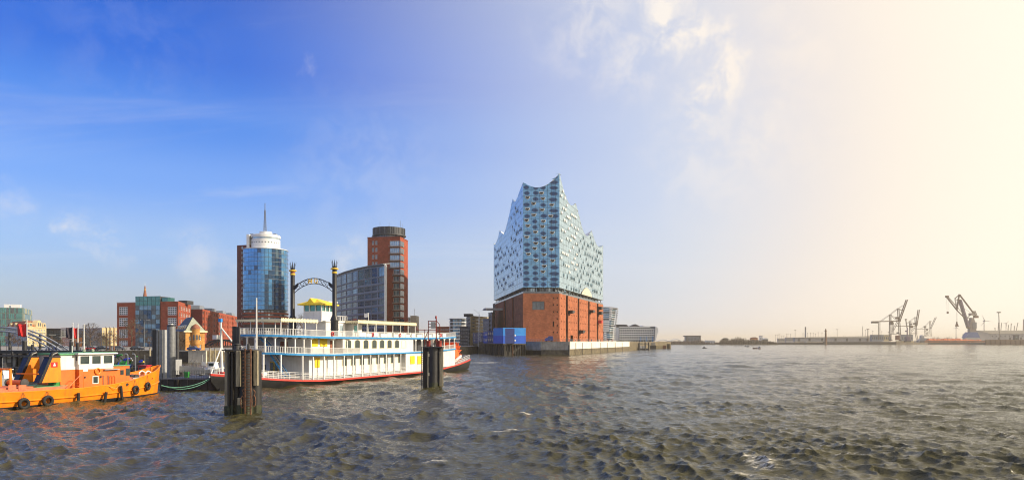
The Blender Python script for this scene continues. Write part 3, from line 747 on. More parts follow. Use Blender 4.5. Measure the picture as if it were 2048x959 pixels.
    for i in range(34):
        for r_ in range(24):
            z0 = ZG + r_ * RH; pane(Nf, MN, ntab, Nf.L * i / 34, Nf.L * (i + 1) / 34, z0, z0 + RH, 'elphi_side', mb=nr)
    nr.M = Matrix(); nr.build('harbour_side_panes', 'elphi_side', root, kind='stuff')
    # almond slits that bulge from the long sides
    n = 12; ml = MB(); mw = MB()
    rim = [(0.85 * math.cos(2 * math.pi * i / n), 1.45 * math.sin(2 * math.pi * i / n)) for i in range(n)]
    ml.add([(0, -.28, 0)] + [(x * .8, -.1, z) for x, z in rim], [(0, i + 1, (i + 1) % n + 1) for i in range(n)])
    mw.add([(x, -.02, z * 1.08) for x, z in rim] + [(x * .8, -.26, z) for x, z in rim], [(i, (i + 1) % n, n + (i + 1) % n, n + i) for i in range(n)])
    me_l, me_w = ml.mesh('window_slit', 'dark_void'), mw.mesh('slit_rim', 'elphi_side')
    mb2 = MB(); mb2.lathe([(.9, -1.0), (.95, 0), (.9, .15)], n=10, a0=math.pi, a1=2 * math.pi); mb2.box(-.9, .9, -.2, 0, .12, .3)
    me_b = mb2.mesh('bow_window', 'white_clean', True)
    rnd = random.Random(3)
    def slit(M, s, z, sc=1.0):
        w = link('window_slit', me_l, root, M @ T((s, -.05, z)) @ SC(1.1 * sc, 1, sc)); link('slit_rim', me_w, w)
    def ok(tab, s, z, used):
        if z > interp(tab, s) - 2.6 or any(abs(s - a) < 2.4 and abs(z - b) < 3.3 for a, b in used): return False
        used.append((s, z)); return True
    used = []
    for i in range(900):                                    # bow windows near the prow, slits further along
        u = rnd.uniform(1121, 1155); v = rnd.uniform(380, 545)
        s, z = Sf.s(u), ZG + (round((Sf.z(u, v) - ZG) / RH) + .5) * RH
        if len(used) < 46 and ok(st, s, z, used): link('bow_window', me_b, root, MS @ T((s, -.05, z)) @ SC(1, .8, 1))
    for i in range(1800):
        u = rnd.uniform(1126, 1204); v = rnd.uniform(475, 592)
        if rnd.random() > ((u - 1110) / 94) ** 1.5 + (.25 if v > 535 else 0): continue
        s, z = Sf.s(u), ZG + (round((Sf.z(u, v) - ZG) / RH) + .5) * RH
        if abs(s - ac) < ah + 1 and z < ZG + AH + 2: continue
        if len(used) < 46 + 92 and ok(st, s, z, used): slit(MS, s, z, rnd.uniform(.55, .85))
    used = []
    for i in range(1500):
        u = rnd.uniform(989, 1043); v = rnd.uniform(420, 590)
        s, z = Nf.s(u), ZG + (round((Nf.z(u, v) - ZG) / RH) + .5) * RH
        if v < 500 and u < 1022: continue
        if z < ZG + 3.2: continue
        if len(used) < 84 and ok(ntab, s, z, used): slit(MN, s, z, rnd.uniform(.5, .72))
concert_hall()
# ------------------------------------------------------------------ town ground
TZ = 3.9
bank = [XY(-520, 236), XY(412, 229), (X(412, 229) + 2, 300), XY(395, 420), XY(-520, 640)]
ground('town_ground', 'paved bank behind the pontoons', bank, TZ)
bank2 = [XY(418, 352), XY(700, 352), XY(935, 372), XY(957, 420), XY(940, 700), XY(395, 700), XY(396, 430)]
ground('town_ground', 'paved bank behind the paddle steamer', bank2, TZ + .3)
ground('town_ground', 'far town ground behind the street fronts', [XY(-900, 640), XY(1200, 700), XY(1150, 1400), XY(-900, 1400)], TZ - .1)
def bank_wall(name, label, A, B, z1, n, mat='wet_stone'):
    fc = Fac(A, B); r = fc.root(name, label, 'quay wall')
    for i in range(n):
        a, b = fc.L * i / n, fc.L * (i + 1) / n
        MB().box(a + .03, b - .03, -.3, .4, -2.5, z1 - .3).build('wall_panel', mat, r)
    MB().box(0, fc.L, -.45, .5, z1 - .3, z1 + .12).build('coping', 'concrete', r)
bank_wall('quay_wall', 'dark stone quay wall below the turreted yellow brick house', XY(338, 229.8), XY(377, 229.4), TZ, 4, 'wet_wood')
bank_wall('quay_wall', 'sunlit rough stone pier head below the turreted house', XY(377.2, 229), XY(413, 228.8), TZ, 4, 'pale_stone')

# ------------------------------------------------------------------ red brick office row on the left
def office_row():
    Z0 = TZ
    p = [XY(234, 385), XY(272, 382), XY(321, 378.5), XY(356.5, 376), XY(382, 418)]
    f1, f2, f3, f4 = chain(*p)
    r = f1.root('brick_office_block', 'red brick office block with a glass stair tower, behind the bare tree', 'office building')
    inv = f1.M().inverted(); z1 = f1.z(250, 605)
    def rows(fc, u0, u1, vs, nx=1, fx=1.0):
        out = []
        for va, vb in vs:
            s0, s1 = fc.s(u0), fc.s(u1); um = (u0 + u1) / 2
            for i in range(nx):
                w = (s1 - s0) / nx; c = s0 + (i + .5) * w
                out.append((c - w * fx / 2, c + w * fx / 2, fc.z(um, vb), fc.z(um, va)))
        return out
    V4 = [(613, 629.5), (635, 652), (658, 675), (680, 691)]
    face(r, f1.M(f1), 0, f1.L, Z0, z1, rows(f1, 237.5, 255.5, V4), 'red_brick', nx=4, nz=4, bar=.3, gl='win_dark')
    face(r, f3.M(f1), 0, f3.L, Z0, z1 + .4, rows(f3, 335, 353, V4), 'red_brick', nx=4, nz=4, bar=.3, gl='win_dark')
    face(r, f4.M(f1), 0, f4.L, Z0, z1 + .4, grid(2, f4.L - 2, 7, Z0 + 1, z1 - 1, 6, .55, .62), 'red_brick', nx=2, nz=2, bar=.25, gl='win_dark')
    body(r, core_outline(p, inv, 10), Z0, z1 - .3, 'room', 'slate')
    MB().box(-.2, f1.L, -.12, .5, z1, z1 + .4).build('roof_edge', 'white_panel', r)
    for u0, u1 in ((357, 373),):
        MB(inv @ T((X(u0, 398), 398, 0))).box(0, 5, 0, 8, z1, z1 + 2.2).build('roof_plant', 'slate', r)
    # glass stair tower: each pane its own piece
    M2 = f2.M(f1); zt = f2.z(296, 592); n = 6; k = 11
    MB(M2).box(.2, f2.L - .2, .35, 8, Z0, zt - .2).build('stair_core', 'room', r)
    for i in range(n):
        for j in range(k):
            a, b = f2.L * i / n, f2.L * (i + 1) / n; c, d = lerp(Z0, zt, j / k), lerp(Z0, zt, (j + 1) / k)
            MB(M2).box(a + .1, b - .1, -.55 + random.uniform(-.03, .03), -.4, c + .1, d - .1).build('glass_pane', 'glass_teal' if j > 8 else random.choice(['win_dark', 'win_blue', 'glass_tower_dark', 'win_dark']), r)
    MB(M2).box(0, f2.L, -.38, .3, Z0, zt).build('curtain_frame', 'dark_panel', r)
    MB(M2).box(f2.L + .3, f2.L + 4.2, 0.5, 6, z1, zt - .8).build('roof_pavilion', 'glass_teal', r)
    # second wing running away along the canal
    p = [XY(382, 419), XY(405, 417), XY(476, 548)]
    a1, a2 = chain(*p)
    r = a1.root('brick_office_wing', 'long red brick office wing with rows of bays running away behind the turreted house', 'office building')
    z1 = a2.z(405, 617.5); inv = a1.M().inverted()
    face(r, a1.M(a1), 0, a1.L, Z0, z1, [], 'dark_brick')
    hs = []
    for i in range(16):
        c = lerp(3, a2.L - 3, i / 15); w = 1.5 if i % 2 else 2.4
        for kz in range(6): z = lerp(Z0 + 2.0, z1 - 3.2, kz / 5); hs.append((c - w, c + w, z, z + 1.9))
    face(r, a2.M(a1), 0, a2.L, Z0, z1, hs, 'red_brick', nx=3, nz=1, bar=.22, gl=['win_dark', 'brownish', 'win_dark'], fr='brownish')
    for i in range(7):
        c = lerp(5, a2.L - 5, i / 6); MB(a2.M(a1)).box(c - .5, c + .5, -.5, 0.2, Z0, z1 - 1).build('pier', 'red_brick', r)
    body(r, core_outline(p, inv, 12), Z0, z1 - .3, 'room', 'slate')
    for i in range(4):
        c = lerp(.05, .92, i / 3) * a2.L; MB(a2.M(a1)).box(c, c + 14, 3, 9, z1 - .2, z1 + 2.6).build('roof_plant', 'grey_panel', r)
office_row()

def spire():
    Y = 640; x = X(290, Y)
    r = thing('church_spire', 'thin dark church spire with a gold ball, above the glass stair tower', 'spire', (x, Y, TZ))
    z = lambda v: Z(v, Y) - TZ
    MB().box(-3, 3, -3, 3, 0, z(600)).build('tower', 'dark_brick', r)
    MB().cyl((0, 0, z(600)), (0, 0, z(571)), 2.2, .35, 8).build('spire', 'brownish', r)
    MB().lathe([(.1, 0), (.9, .8), (.9, 1.4), (.1, 2.2)], (0, 0, z(581)), 8).build('ball', 'gold', r)
    MB().cyl((0, 0, z(571)), (0, 0, z(563)), .18, .1, 6).build('weather_vane', 'white_clean', r)
spire()

# ------------------------------------------------------------------ far left street fronts
def simple_house(name, label, pts, vt, ut, z0, wallmats, winspec, roofmat='slate', fr='white_panel', gl='win_dark', back=14, cat='building', parapet=.0):
    fs = chain(*pts); r = fs[0].root(name, label, cat); z1 = fs[0].z(ut, vt); inv = fs[0].M().inverted()
    for fc, wm, ws in zip(fs, wallmats, winspec):
        hs = grid(fc.L * .03, fc.L * .97, ws[0], z0 + .8, z1 - .8, ws[1], ws[2], ws[3]) if ws else []
        face(r, fc.M(fs[0]), 0, fc.L, z0, z1, hs, wm, fr, gl, ws[4] if ws and len(ws) > 4 else 1, ws[5] if ws and len(ws) > 5 else 1, .14)
    o = core_outline(pts, inv, back)
    body(r, o, z0, z1 - .1, 'room', roofmat)
    MB(fs[0].M(fs[0])).box(-.1, fs[0].L, -.15, .4, z1, z1 + .5 + parapet).build('cornice', wallmats[0], r)
    if len(fs) > 1: MB(fs[1].M(fs[0])).box(.42, fs[1].L, -.15, .4, z1, z1 + .5 + parapet).build('cornice', wallmats[1], r)
    return r, fs, z1
def green_office():
    pts = [XY(-70, 505), XY(47.5, 520), XY(64.8, 560)]
    fs = chain(*pts); r = fs[0].root('green_glass_office', 'green glass office block behind the red roofed corner house', 'office building')
    z1 = fs[0].z(47, 615); inv = fs[0].M().inverted()
    for fc, nx, mats in ((fs[0], 30, ['glass_teal', 'glass_teal', 'win_dark']), (fs[1], 8, ['glass_teal', 'verdigris'])):
        M = fc.M(fs[0])
        MB(M).box(0.05, fc.L - .05, .3, .8, TZ, z1).build('curtain_frame', 'verdigris', r)
        for i in range(nx):
            for k in range(7):
                a, b = fc.L * i / nx, fc.L * (i + 1) / nx; c, d = lerp(z1 - 30, z1, k / 7), lerp(z1 - 30, z1, (k + 1) / 7)
                if fc is fs[0] and fc.A.x + fc.d.x * b < X(-14, 520): continue
                MB(M).box(a + .14, b - .14, .1 + random.uniform(-.03, .03), .28, c + .12, d - .18).build('glass_pane', random.choice(mats), r)
    body(r, core_outline(pts, inv, 16, 1.2), TZ, z1 - .4, 'room', 'grey_panel')
    for a, b in ((fs[0].s(6), fs[0].s(16)), (fs[0].s(20), fs[0].s(38))): MB(fs[0].M(fs[0])).box(a, b, 3, 8, z1 - .3, z1 + 2.6).build('roof_plant', 'white_panel', r)
green_office()
def corner_house():
    pts = [XY(11, 462), XY(55.5, 430), XY(92.6, 452)]
    r, fs, z1 = simple_house('corner_house', 'sandstone corner house with a red tiled mansard roof and arched gable, behind the red flag', pts, 654, 55.5, TZ, ['grey_panel', 'sandstone'], [(9, 5, .55, .6, 2, 2), (6, 5, .6, .62, 3, 2)], back=20)  # left wall's shade is put into its colour: grey instead of sandstone
    inv = fs[0].M().inverted(); q = [inv @ Vector((*a, 0)) for a in pts]
    zr = fs[0].z(55.5, 640); b = inv @ Vector((*XY(91, 478), 0)); c = inv @ Vector((*XY(14, 484), 0))
    base = [q[0], q[1], q[2], b, c]; cen = sum(base, Vector()) / 5
    m = MB(); vs = []
    for f, z in ((1.0, z1 + .3), (.86, lerp(z1, zr, .62)), (.66, zr)):
        for v in base: w = cen.lerp(v, f); vs.append((w.x, w.y, z))
    m.add(vs, [(k * 5 + i, k * 5 + (i + 1) % 5, k * 5 + 5 + (i + 1) % 5, k * 5 + 5 + i) for k in range(2) for i in range(5)] + [(10, 11, 12, 13, 14)])
    m.build('mansard_roof', 'tile_roof', r)
    f2 = fs[1]; M = f2.M(fs[0])
    c0 = f2.L * .58; mg = MB(M); pts2 = [(c0 - 3.6, z1)] + [(c0 - 3.6 * math.cos(math.pi * i / 12), z1 + .5 + 4.4 * math.sin(math.pi * i / 12)) for i in range(13)] + [(c0 + 3.6, z1)]
    mg.slab(pts2, -.3, 2.5); gb = mg.build('arched_gable', 'sandstone', r)
    for dx in (-1.2, 1.2): MB(M).box(c0 + dx - .7, c0 + dx + .7, -.38, -.28, z1 + 1, z1 + 3.2).build('window', 'win_dark', gb)
    for fr_, fc in ((.18, f2), (.92, f2), (.2, fs[0]), (.42, fs[0])):
        Mx = fc.M(fs[0]); x = fc.L * fr_; d = MB(Mx); d.slab([(x - 1.7, z1 + .6)] + [(x - 1.7 * math.cos(math.pi * i / 8), z1 + 2.0 + 1.3 * math.sin(math.pi * i / 8)) for i in range(9)] + [(x + 1.7, z1 + .6)], .2, 3)
        dm = d.build('dormer', 'sandstone', r); MB(Mx).box(x - .9, x + .9, .1, .18, z1 + 1.0, z1 + 2.5).build('window', 'win_dark', dm)
corner_house()
simple_house('dark_office', 'dark blue grey office block between the corner house and the flags', [XY(92.8, 470), XY(121.5, 470)], 657.5, 100, TZ, ['dark_panel'], [(4, 6, .85, .55, 3, 1)], gl=['win_dark', 'win_blue'], fr='grey_panel', cat='office building')
simple_house('pale_office', 'white office block with a dark glazed strip behind the dark flag', [XY(121.7, 480), XY(150, 480)], 656, 130, TZ, ['white_panel'], [(4, 7, .8, .5, 3, 1)], cat='office building')
simple_house('pink_house', 'low pink building in front of the white office block', [XY(124.5, 430), XY(147, 430)], 675, 130, TZ, ['pink_wall'], [(5, 2, .6, .45, 2, 2)], cat='building', back=8)
simple_house('orange_house', 'small orange building beside the bare tree', [XY(148.5, 415), XY(164, 415)], 676, 155, TZ, ['orange_wall'], [(3, 1, .5, .5)], cat='building', back=8)
simple_house('yellow_house', 'long pale yellow building behind the bare tree and mooring masts', [XY(157, 500), XY(204, 470), XY(236, 480)], 656, 204, TZ, ['pale_stone', 'sandstone'], [(8, 4, .5, .5, 2, 2), (6, 4, .5, .5, 2, 2)], cat='building', roofmat='cream')

# ------------------------------------------------------------------ turreted yellow brick house on the pier
def turret_house():
    pts = [XY(350, 256), XY(371, 237.5), XY(409.5, 243)]
    fa, fb = chain(*pts); r = fa.root('turret_house', 'yellow brick harbour house with a round oriel turret and steep gable', 'house')
    z1 = fb.z(390, 662); inv = fa.M().inverted(); MA, MBm = fa.M(fa), fb.M(fa)
    face(r, MA, 0, fa.L, TZ, z1, grid(2, fa.L - 1, 6, TZ + .6, z1 - .4, 2, .35, .5), 'gold_brick', nx=2, nz=2, gl='win_dark')
    hs = [(fb.s(u) - .35, fb.s(u) + .35, fb.z(390, vb), fb.z(390, va)) for u in (380.3, 401) for va, vb in ((672, 680), (688.5, 697))]
    hs += [(fb.s(392) - .5, fb.s(392) + .5, fb.z(390, 699), fb.z(390, 690))]
    face(r, MBm, 0, fb.L, TZ, z1, hs, 'gold_brick', nx=2, nz=2, gl='win_dark')
    MB().prism(core_outline(pts, inv, 2), TZ, z1 - .1).build('core', 'room', r)
    za = fb.z(384, 632.5); back = fa.L
    # steep roof with the gable to the river
    m = MB(MBm); L = fb.L; ap = fb.s(388)
    bv = (fb.M().inverted() @ Vector((fa.A.x, fa.A.y, 0))) ; bx, by = bv.x, bv.y
    m.add([(-.5, -.35, z1), (L + .5, -.35, z1), (L + .5 + bx, by, z1), (-.5 + bx, by, z1), (ap, .9, za), (ap + bx * .72, by * .72, za)], [(0, 4, 5, 3), (1, 2, 5, 4), (2, 3, 5)])
    m.build('roof', 'slate', r)
    mg = MB(MBm); mg.add([(-.3, -.25, z1 + .02), (L + .3, -.25, z1 + .02), (ap, .75, za - .2), (-.3, .3, z1 + .02), (L + .3, .3, z1 + .02), (ap, 1.3, za - .2)], [(0, 1, 2), (3, 5, 4), (0, 2, 5, 3), (1, 4, 5, 2)]); mg.build('gable', 'verdigris', r)
    me = MB(MBm); me.box(-.7, L + .7, -.6, .2, z1 - .3, z1 + .15); me.build('eaves', 'cream', r)
    for i in range(4):
        d = MB(MA); x = lerp(fa.L * .25, fa.L * .85, i / 3); d.box(x - .8, x + .8, .2, 2, z1 + .5, z1 + 2.2); dm = d.build('dormer', 'white_panel', r)
        MB(MA).box(x - .5, x + .5, .1, .18, z1 + .8, z1 + 1.9).build('window', 'win_dark', dm)
    c = fb.s(390); rr = 1.3; zt0, zt1 = fb.z(390, 686), fb.z(390, 659)
    t = MB(MBm); t.lathe([(.15, zt0 - 1.3), (rr * .8, zt0 - .5), (rr, zt0), (rr, zt1), (rr * 1.1, zt1 + .05), (rr * 1.1, zt1 + .3)], (c, -.5, 0), 16); tu = t.build('oriel_turret', 'gold_brick', r, smooth=True)
    t = MB(MBm); t.lathe([(rr * 1.15, zt1 + .3), (rr * 1.02, zt1 + 1.0), (rr * .6, zt1 + 1.7), (.1, zt1 + 2.1)], (c, -.5, 0), 16); t.build('dome', 'brownish', tu, smooth=True)
    for a in (-55, -10, 30):
        w = MB(MBm @ T((c, -.5, 0)) @ RZ(R(a))); w.box(-.28, .28, -rr - .05, -rr + .1, lerp(zt0, zt1, .25), lerp(zt0, zt1, .62)); w.build('window', 'win_dark', tu)
turret_house()
def canal_bridge():
    Y = 330; A = X(408, Y); B = X(474, Y)
    r = thing('canal_bridge', 'dark steel arched road bridge over the canal beside the turreted house', 'bridge', (A, Y, 0)); L = B - A
    z = lambda v: Z(v, Y)
    d = MB(); d.box(0, L, 0, 6, z(694), z(691)); d.build('deck', 'rust', r)
    for y in (0, 6):
        pts = [(L * i / 14, y, z(691) + (z(679) - z(691)) * (1 - (2 * i / 14 - 1) ** 2)) for i in range(15)]
        MB().tube(pts, .4).build('arch', 'black_paint', r)
        for i in range(1, 14): MB().bar((L * i / 14, y, z(691)), pts[i], .18).build('hanger', 'black_paint', r)
    for x in (0, L): MB().box(x - 1, x + 1, -.5, 6.5, -2, z(694)).build('abutment', 'wet_stone', r)
canal_bridge()

# ------------------------------------------------------------------ round glass tower
def glass_tower():
    Y = 452; cx = X(531, Y); rad = 43 / F * Y
    r = thing('round_glass_tower', 'round blue glass tower with white drum and lattice mast behind the paddle steamer', 'tower', (cx, Y, TZ))
    z = lambda v: Z(v, Y - rad * .6) - TZ
    zt, zb = z(498), z(619)
    MB().lathe([(rad - .45, 0), (rad - .45, zt - .3)], n=48).build('core', 'dark_panel', r)
    nk, na = 14, 20
    # facing half pane by pane (angles measured towards the viewer), rear half joined
    def pane(m, a0, a1, c, d, off):
        vs = []
        for a in (a0, (a0 + a1) / 2, a1):
            for rr in (rad + off, rad - .3):
                vs += [(rr * math.cos(a), rr * math.sin(a), c), (rr * math.cos(a), rr * math.sin(a), d)]
        m.add(vs, [(0, 4, 5, 1), (4, 8, 9, 5), (0, 1, 3, 2), (8, 10, 11, 9), (1, 5, 7, 3), (5, 9, 11, 7), (0, 2, 6, 4), (4, 6, 10, 8)])
    for i in range(na):
        a0, a1 = lerp(math.pi * 1.0, math.pi * 2.0, i / na), lerp(math.pi * 1.0, math.pi * 2.0, (i + 1) / na)
        for k in range(nk):
            c, d = lerp(zb, zt, k / nk), lerp(zb, zt, (k + 1) / nk); m = MB(); pane(m, a0 + .006, a1 - .006, c + .14, d - .06, random.uniform(-.03, .03))
            dark = i in (14, 16) or (i == 12 and k < 8)
            m.build('glass_pane', 'glass_tower_dark' if dark or random.random() < .04 else ('win_blue' if i in (15, 17) and random.random() < .35 else 'glass_tower'), r)
    m = MB()
    for i in range(16):
        for k in range(nk): pane(m, math.pi * i / 16, math.pi * (i + 1) / 16 - .01, lerp(zb, zt, k / nk) + .14, lerp(zb, zt, (k + 1) / nk) - .06, 0)
    m.build('rear_panes', 'glass_tower', r, kind='stuff')
    for k in range(nk + 1):
        zz_ = lerp(zb, zt, k / nk); MB().lathe([(rad - .3, zz_ - .06), (rad + .22, zz_ - .06), (rad + .22, zz_ + .1), (rad - .3, zz_ + .1)], n=48).build('sun_shade', 'steel', r)
    # brick foot with ribbon windows
    for k in range(4):
        a, b = lerp(z(648), z(621), k / 4), lerp(z(648), z(621), (k + 1) / 4)
        MB().lathe([(rad - .2, a), (rad + .3, a), (rad + .3, lerp(a, b, .45)), (rad - .2, lerp(a, b, .45))], n=40).build('brick_band', 'red_brick', r, smooth=True)
        for i in range(22):
            a0, a1 = math.pi * (1 + i / 22), math.pi * (1 + (i + 1) / 22); m = MB(); pane(m, a0 + .02, a1 - .02, lerp(a, b, .48), b - .05, -.1); m.build('ribbon_pane', random.choice(['win_dark', 'win_bright', 'win_dark']), r)
    # brick service slab on its left
    s = Fac((X(474, Y - 2) - cx, -2), (X(500, Y - 5) - cx, -5)); M = T((s.A.x, s.A.y, 0)) @ RZ(s.rz); z1 = z(487.5)
    hs = [(s.L * .33, s.L * .47, lerp(4, z1 - 2.5, k / 18), lerp(4, z1 - 2.5, k / 18) + 1.6) for k in range(19)]
    face(r, M, 0, s.L, 0, z1, hs, 'dark_brick', nx=1, nz=1, gl='win_bright', bar=.1, name='slab_wall')
    m = MB(M); m.box(.1, s.L, .5, 12, 0, z1 - .02); m.build('slab_core', 'dark_brick', r)
    # white drums, mast
    dx = X(531.5, Y) - cx; rr = 27.5 / F * Y
    zd = lambda v: Z(v, Y) - TZ
    MB().lathe([(rad + .1, zt), (rad + .3, zt + .2), (rad, zt + .5), (rr + .6, zt + .6)], n=48).build('parapet', 'white_panel', r)
    MB().lathe([(rr, zt), (rr, zd(480)), (rr * .97, zd(480)), (rr * .97, zd(476.5)), (rr * 1.02, zd(476.5)), (rr * 1.02, zd(471.5)), (rr * .9, zd(470.5))], (dx, 0, 0), 40).build('lower_drum', 'white_panel', r, smooth=True)
    for i in range(14):
        a = math.pi * (1.05 + .9 * i / 13); m = MB(T((dx, 0, 0)) @ RZ(a - 1.5 * math.pi)); m.box(-.35, .35, -rr - .06, -rr + .2, zd(488), zd(486)); m.build('porthole', 'win_dark', r)
    MB().lathe([(rr * .99, zd(480)), (rr * .99, zd(476.5))], (dx, 0, 0), 40).build('drum_glazing', 'win_bright', r)
    r2 = 12 / F * Y
    MB().lathe([(r2, zd(472)), (r2, zd(464)), (r2 * .6, zd(463.5))], (dx, 0, 0), 24).build('upper_drum', 'white_panel', r, smooth=True)
    MB().box(X(500, Y) - cx, X(505, Y) - cx, -6, 2, zt, zd(471)).build('stair_head', 'white_panel', r)
    for a in (-8, 4, 7): MB().box(a - 1, a + 1, -3, 0, zd(471), zd(468.5)).build('roof_plant', 'grey_panel', r)
    m = MB(); zb_, zt_ = zd(463.5), zd(420); n = 9; mx_ = X(530, Y) - cx
    for sx, sy in ((-1, -1), (1, -1), (1, 1), (-1, 1)): m.bar((mx_ + sx * .75, sy * .75, zb_), (mx_ + sx * .25, sy * .25, zt_), .17)
    for k in range(n):
        t0, t1 = k / n, (k + 1) / n; w0, w1 = lerp(.75, .25, t0), lerp(.75, .25, t1); za_, zb2 = lerp(zb_, zt_, t0), lerp(zb_, zt_, t1)
        for sy in (-1, 1):
            m.bar((mx_ - w0, sy * w0, za_), (mx_ + w1, sy * w1, zb2), .1); m.bar((mx_ + w0, sy * w0, za_), (mx_ - w0, sy * w0, za_), .1)
    m.bar((mx_, 0, zt_), (mx_, 0, zd(406)), .34)
    m.build('lattice_mast', 'steel', r, kind='stuff')
glass_tower()

# ------------------------------------------------------------------ brick tower with drum roof and its curved glass wing
def trade_tower():
    Y = 424; fc = Fac(XY(735, Y), XY(799.5, Y - 3)); r = fc.root('brick_tower', 'red brick tower with a dark drum on top and a stack of corner balconies', 'tower')
    z1 = fc.z(767, 474.5); L = fc.L
    hs = [(fc.s(u) - .75, fc.s(u) + .75, fc.z(760, v + 4), fc.z(760, v - 4)) for v in (485, 499, 513.2, 527) for u in (746, 752.5)]
    gz = []
    for k in range(13):
        v0 = 481 + 14.15 * k; ul = 779.5 if k < 4 else 787
        gz.append((fc.s(ul), fc.s(799), fc.z(790, v0 + 10.5), fc.z(790, v0)))
    m = MB(); m.wall(0, L, TZ, z1, snap(hs + gz), .5); m.build('wall', 'red_brick', r)
    for a, b, c, d in snap(hs): me, w, h = winmesh(b - a, d - c, 2, 1, 'white_panel', 'win_dark', .18); link('window', me, r, T((a, .3, c)))
    for k, (a, b, c, d) in enumerate(snap(gz)):
        me, w, h = winmesh(b - a, d - c, 5 if k < 4 else 4, 1, 'white_panel', 'win_bright' if k < 4 else 'win_blue', .2); link('corner_window', me, r, T((a, .3, c)))
        bl = MB().box(a - .3, L + 2.3, -1.6, 1.2, c - .55, c - .3).build('balcony', 'concrete', r)
        m = MB()
        for q in range(9): x = lerp(a - .2, L + 2.2, q / 8); m.box(x - .03, x + .03, -1.55, -1.5, c - .3, c + .55)
        m.box(a - .25, L + 2.25, -1.56, -1.49, c + .55, c + .62); m.build('railing', 'steel', bl, kind='stuff')
        MB().box(L + .02, L + .3, .3, 8, c, d).build('side_window', 'win_dark', r)
    MB().prism([(.1, .55), (L, .55), (L, 17), (.1, 17)], TZ, z1 - .1).build('core', 'red_brick', r)
    MB().box(0, L, -.02, .02, TZ, TZ + .3).build('plinth', 'dark_panel', r)
    MB().prism([(-.2, -.2), (L + .2, -.2), (L + .2, 17), (-.2, 17)], z1, z1 + .35).build('cornice', 'red_brick', r)
    cx = L / 2; rr = L / 2 + .2; zc = fc.z(767, 474); zt = fc.z(767, 452)
    MB().lathe([(rr * .82, zc + .3), (rr * .82, zt - .8)], (cx, rr + .2, 0), 40).build('drum_glazing', 'win_dark', r, smooth=True)
    MB().lathe([(rr * .86, zc + 2.2), (rr * 1.0, zc + 1.9), (rr * 1.0, zc + 2.5), (rr * .96, zc + 2.6), (rr * .96, zt), (rr * .91, zt), (rr * .91, zc + 2.4)], (cx, rr + .2, 0), 48).build('drum_screen', 'dark_panel', r, smooth=True)
    MB().lathe([(rr * .9, zc + .3), (rr * 1.08, zc + .5), (rr * 1.08, zc + 1.0), (rr * .9, zc + 1.1)], (cx, rr + .2, 0), 48, math.pi * .7, math.pi * 1.35).build('drum_skirt', 'dark_panel', r)
    for k in range(26):
        a = math.pi * (1 + k / 25); MB().bar((cx + rr * .84 * math.cos(a), rr + .2 + rr * .84 * math.sin(a), zc + .3), (cx + rr * .84 * math.cos(a), rr + .2 + rr * .84 * math.sin(a), zc + 2.3), .12).build('drum_post', 'steel', r)
    for k in range(30):
        a = math.pi * (1 + k / 29); MB().bar((cx + rr * .965 * math.cos(a), rr + .2 + rr * .965 * math.sin(a), zc + 2.7), (cx + rr * .965 * math.cos(a), rr + .2 + rr * .965 * math.sin(a), zt), .22).build('screen_rib', 'black_paint' if k % 3 else 'steel', r)
    MB().box(cx - .8, cx + .8, rr - 1, rr + 1, zt - 1, zt + 1.6).build('roof_cabin', 'grey_panel', r)
    for x, h in ((cx - 6, 5), (cx, 4), (cx + 7.5, 5), (cx + 8.6, 3)): MB().cyl((x, rr, zt - .5), (x, rr, zt + h), .08, n=5).build('antenna', 'steel', r)
    # the wing
    pts = [XY(671, 470), XY(692, 444), XY(715, 422), XY(742, 406), XY(768.5, 393)]
    fs = chain(*pts); w = fs[0].root('glass_wing', 'grey glass office wing with a sloping curved roof edge, left of the brick tower', 'office building')
    tops = [550, 542, 535.5, 530, 526.5]; zt = [Z(v, p[1]) for v, p in zip(tops, pts)]
    inv = fs[0].M().inverted(); q = [inv @ Vector((*p, 0)) for p in pts]
    zref = Z(556, 406); fh = 14.3 / F * 404
    for i, fc in enumerate(fs):
        M = fc.M(fs[0]); nb = (2, 2, 3, 4)[i] // 1
        nb = (2, 2, 2, 2)[i]; hs = []
        for b in range(nb):
            a, c = fc.L * b / nb, fc.L * (b + 1) / nb
            for k in range(8): zz_ = zref - fh * (k + 1); hs.append((a + .45, c - .45, zz_ + .75, zz_ + fh - .45))
            hs.append((a + .45, c - .45, zref + .3, min(zt[i], zt[i + 1]) - 1.6))
        hs = [h for h in hs if h[2] > TZ + 1]
        zm = min(zt[i], zt[i + 1]) - 1.2
        face(w, M, 0, fc.L, TZ, zm, hs, 'grey_panel', nx=4, nz=2, gl=['win_dark', 'win_dark', 'win_blue', 'glass_tower_dark'], bar=.16, fr='steel')
        MB(M).add([(0, 0, zm), (fc.L, 0, zm), (fc.L, 0, zt[i + 1] - .6), (0, 0, zt[i] - .6)], [(0, 1, 2, 3)]).build('fascia', 'dark_panel', w)
        for k in range(8):
            zz_ = zref - fh * k
            MB(M).box(0, fc.L, -.3, -.02, zz_ - .12, zz_ + .12).build('ledge', 'grey_panel', w)
        m = MB(M); m.add([(-.1, -.8, zt[i] - .6), (fc.L + .1, -.8, zt[i + 1] - .6), (fc.L - .3, 4, zt[i + 1] + .1), (-.1, 4, zt[i] + .1), (-.1, -.8, zt[i] - .1), (fc.L + .1, -.8, zt[i + 1] - .1), (fc.L - .3, 4, zt[i + 1] + .6), (-.1, 4, zt[i] + .6)], [(0, 3, 2, 1), (4, 5, 6, 7), (0, 1, 5, 4), (1, 2, 6, 5), (2, 3, 7, 6), (3, 0, 4, 7)])
        m.build('roof_edge', 'steel', w)
    MB().prism(core_outline(pts, inv, 6, 1.0), TZ, min(zt) - 1.6).build('core', 'room', w)
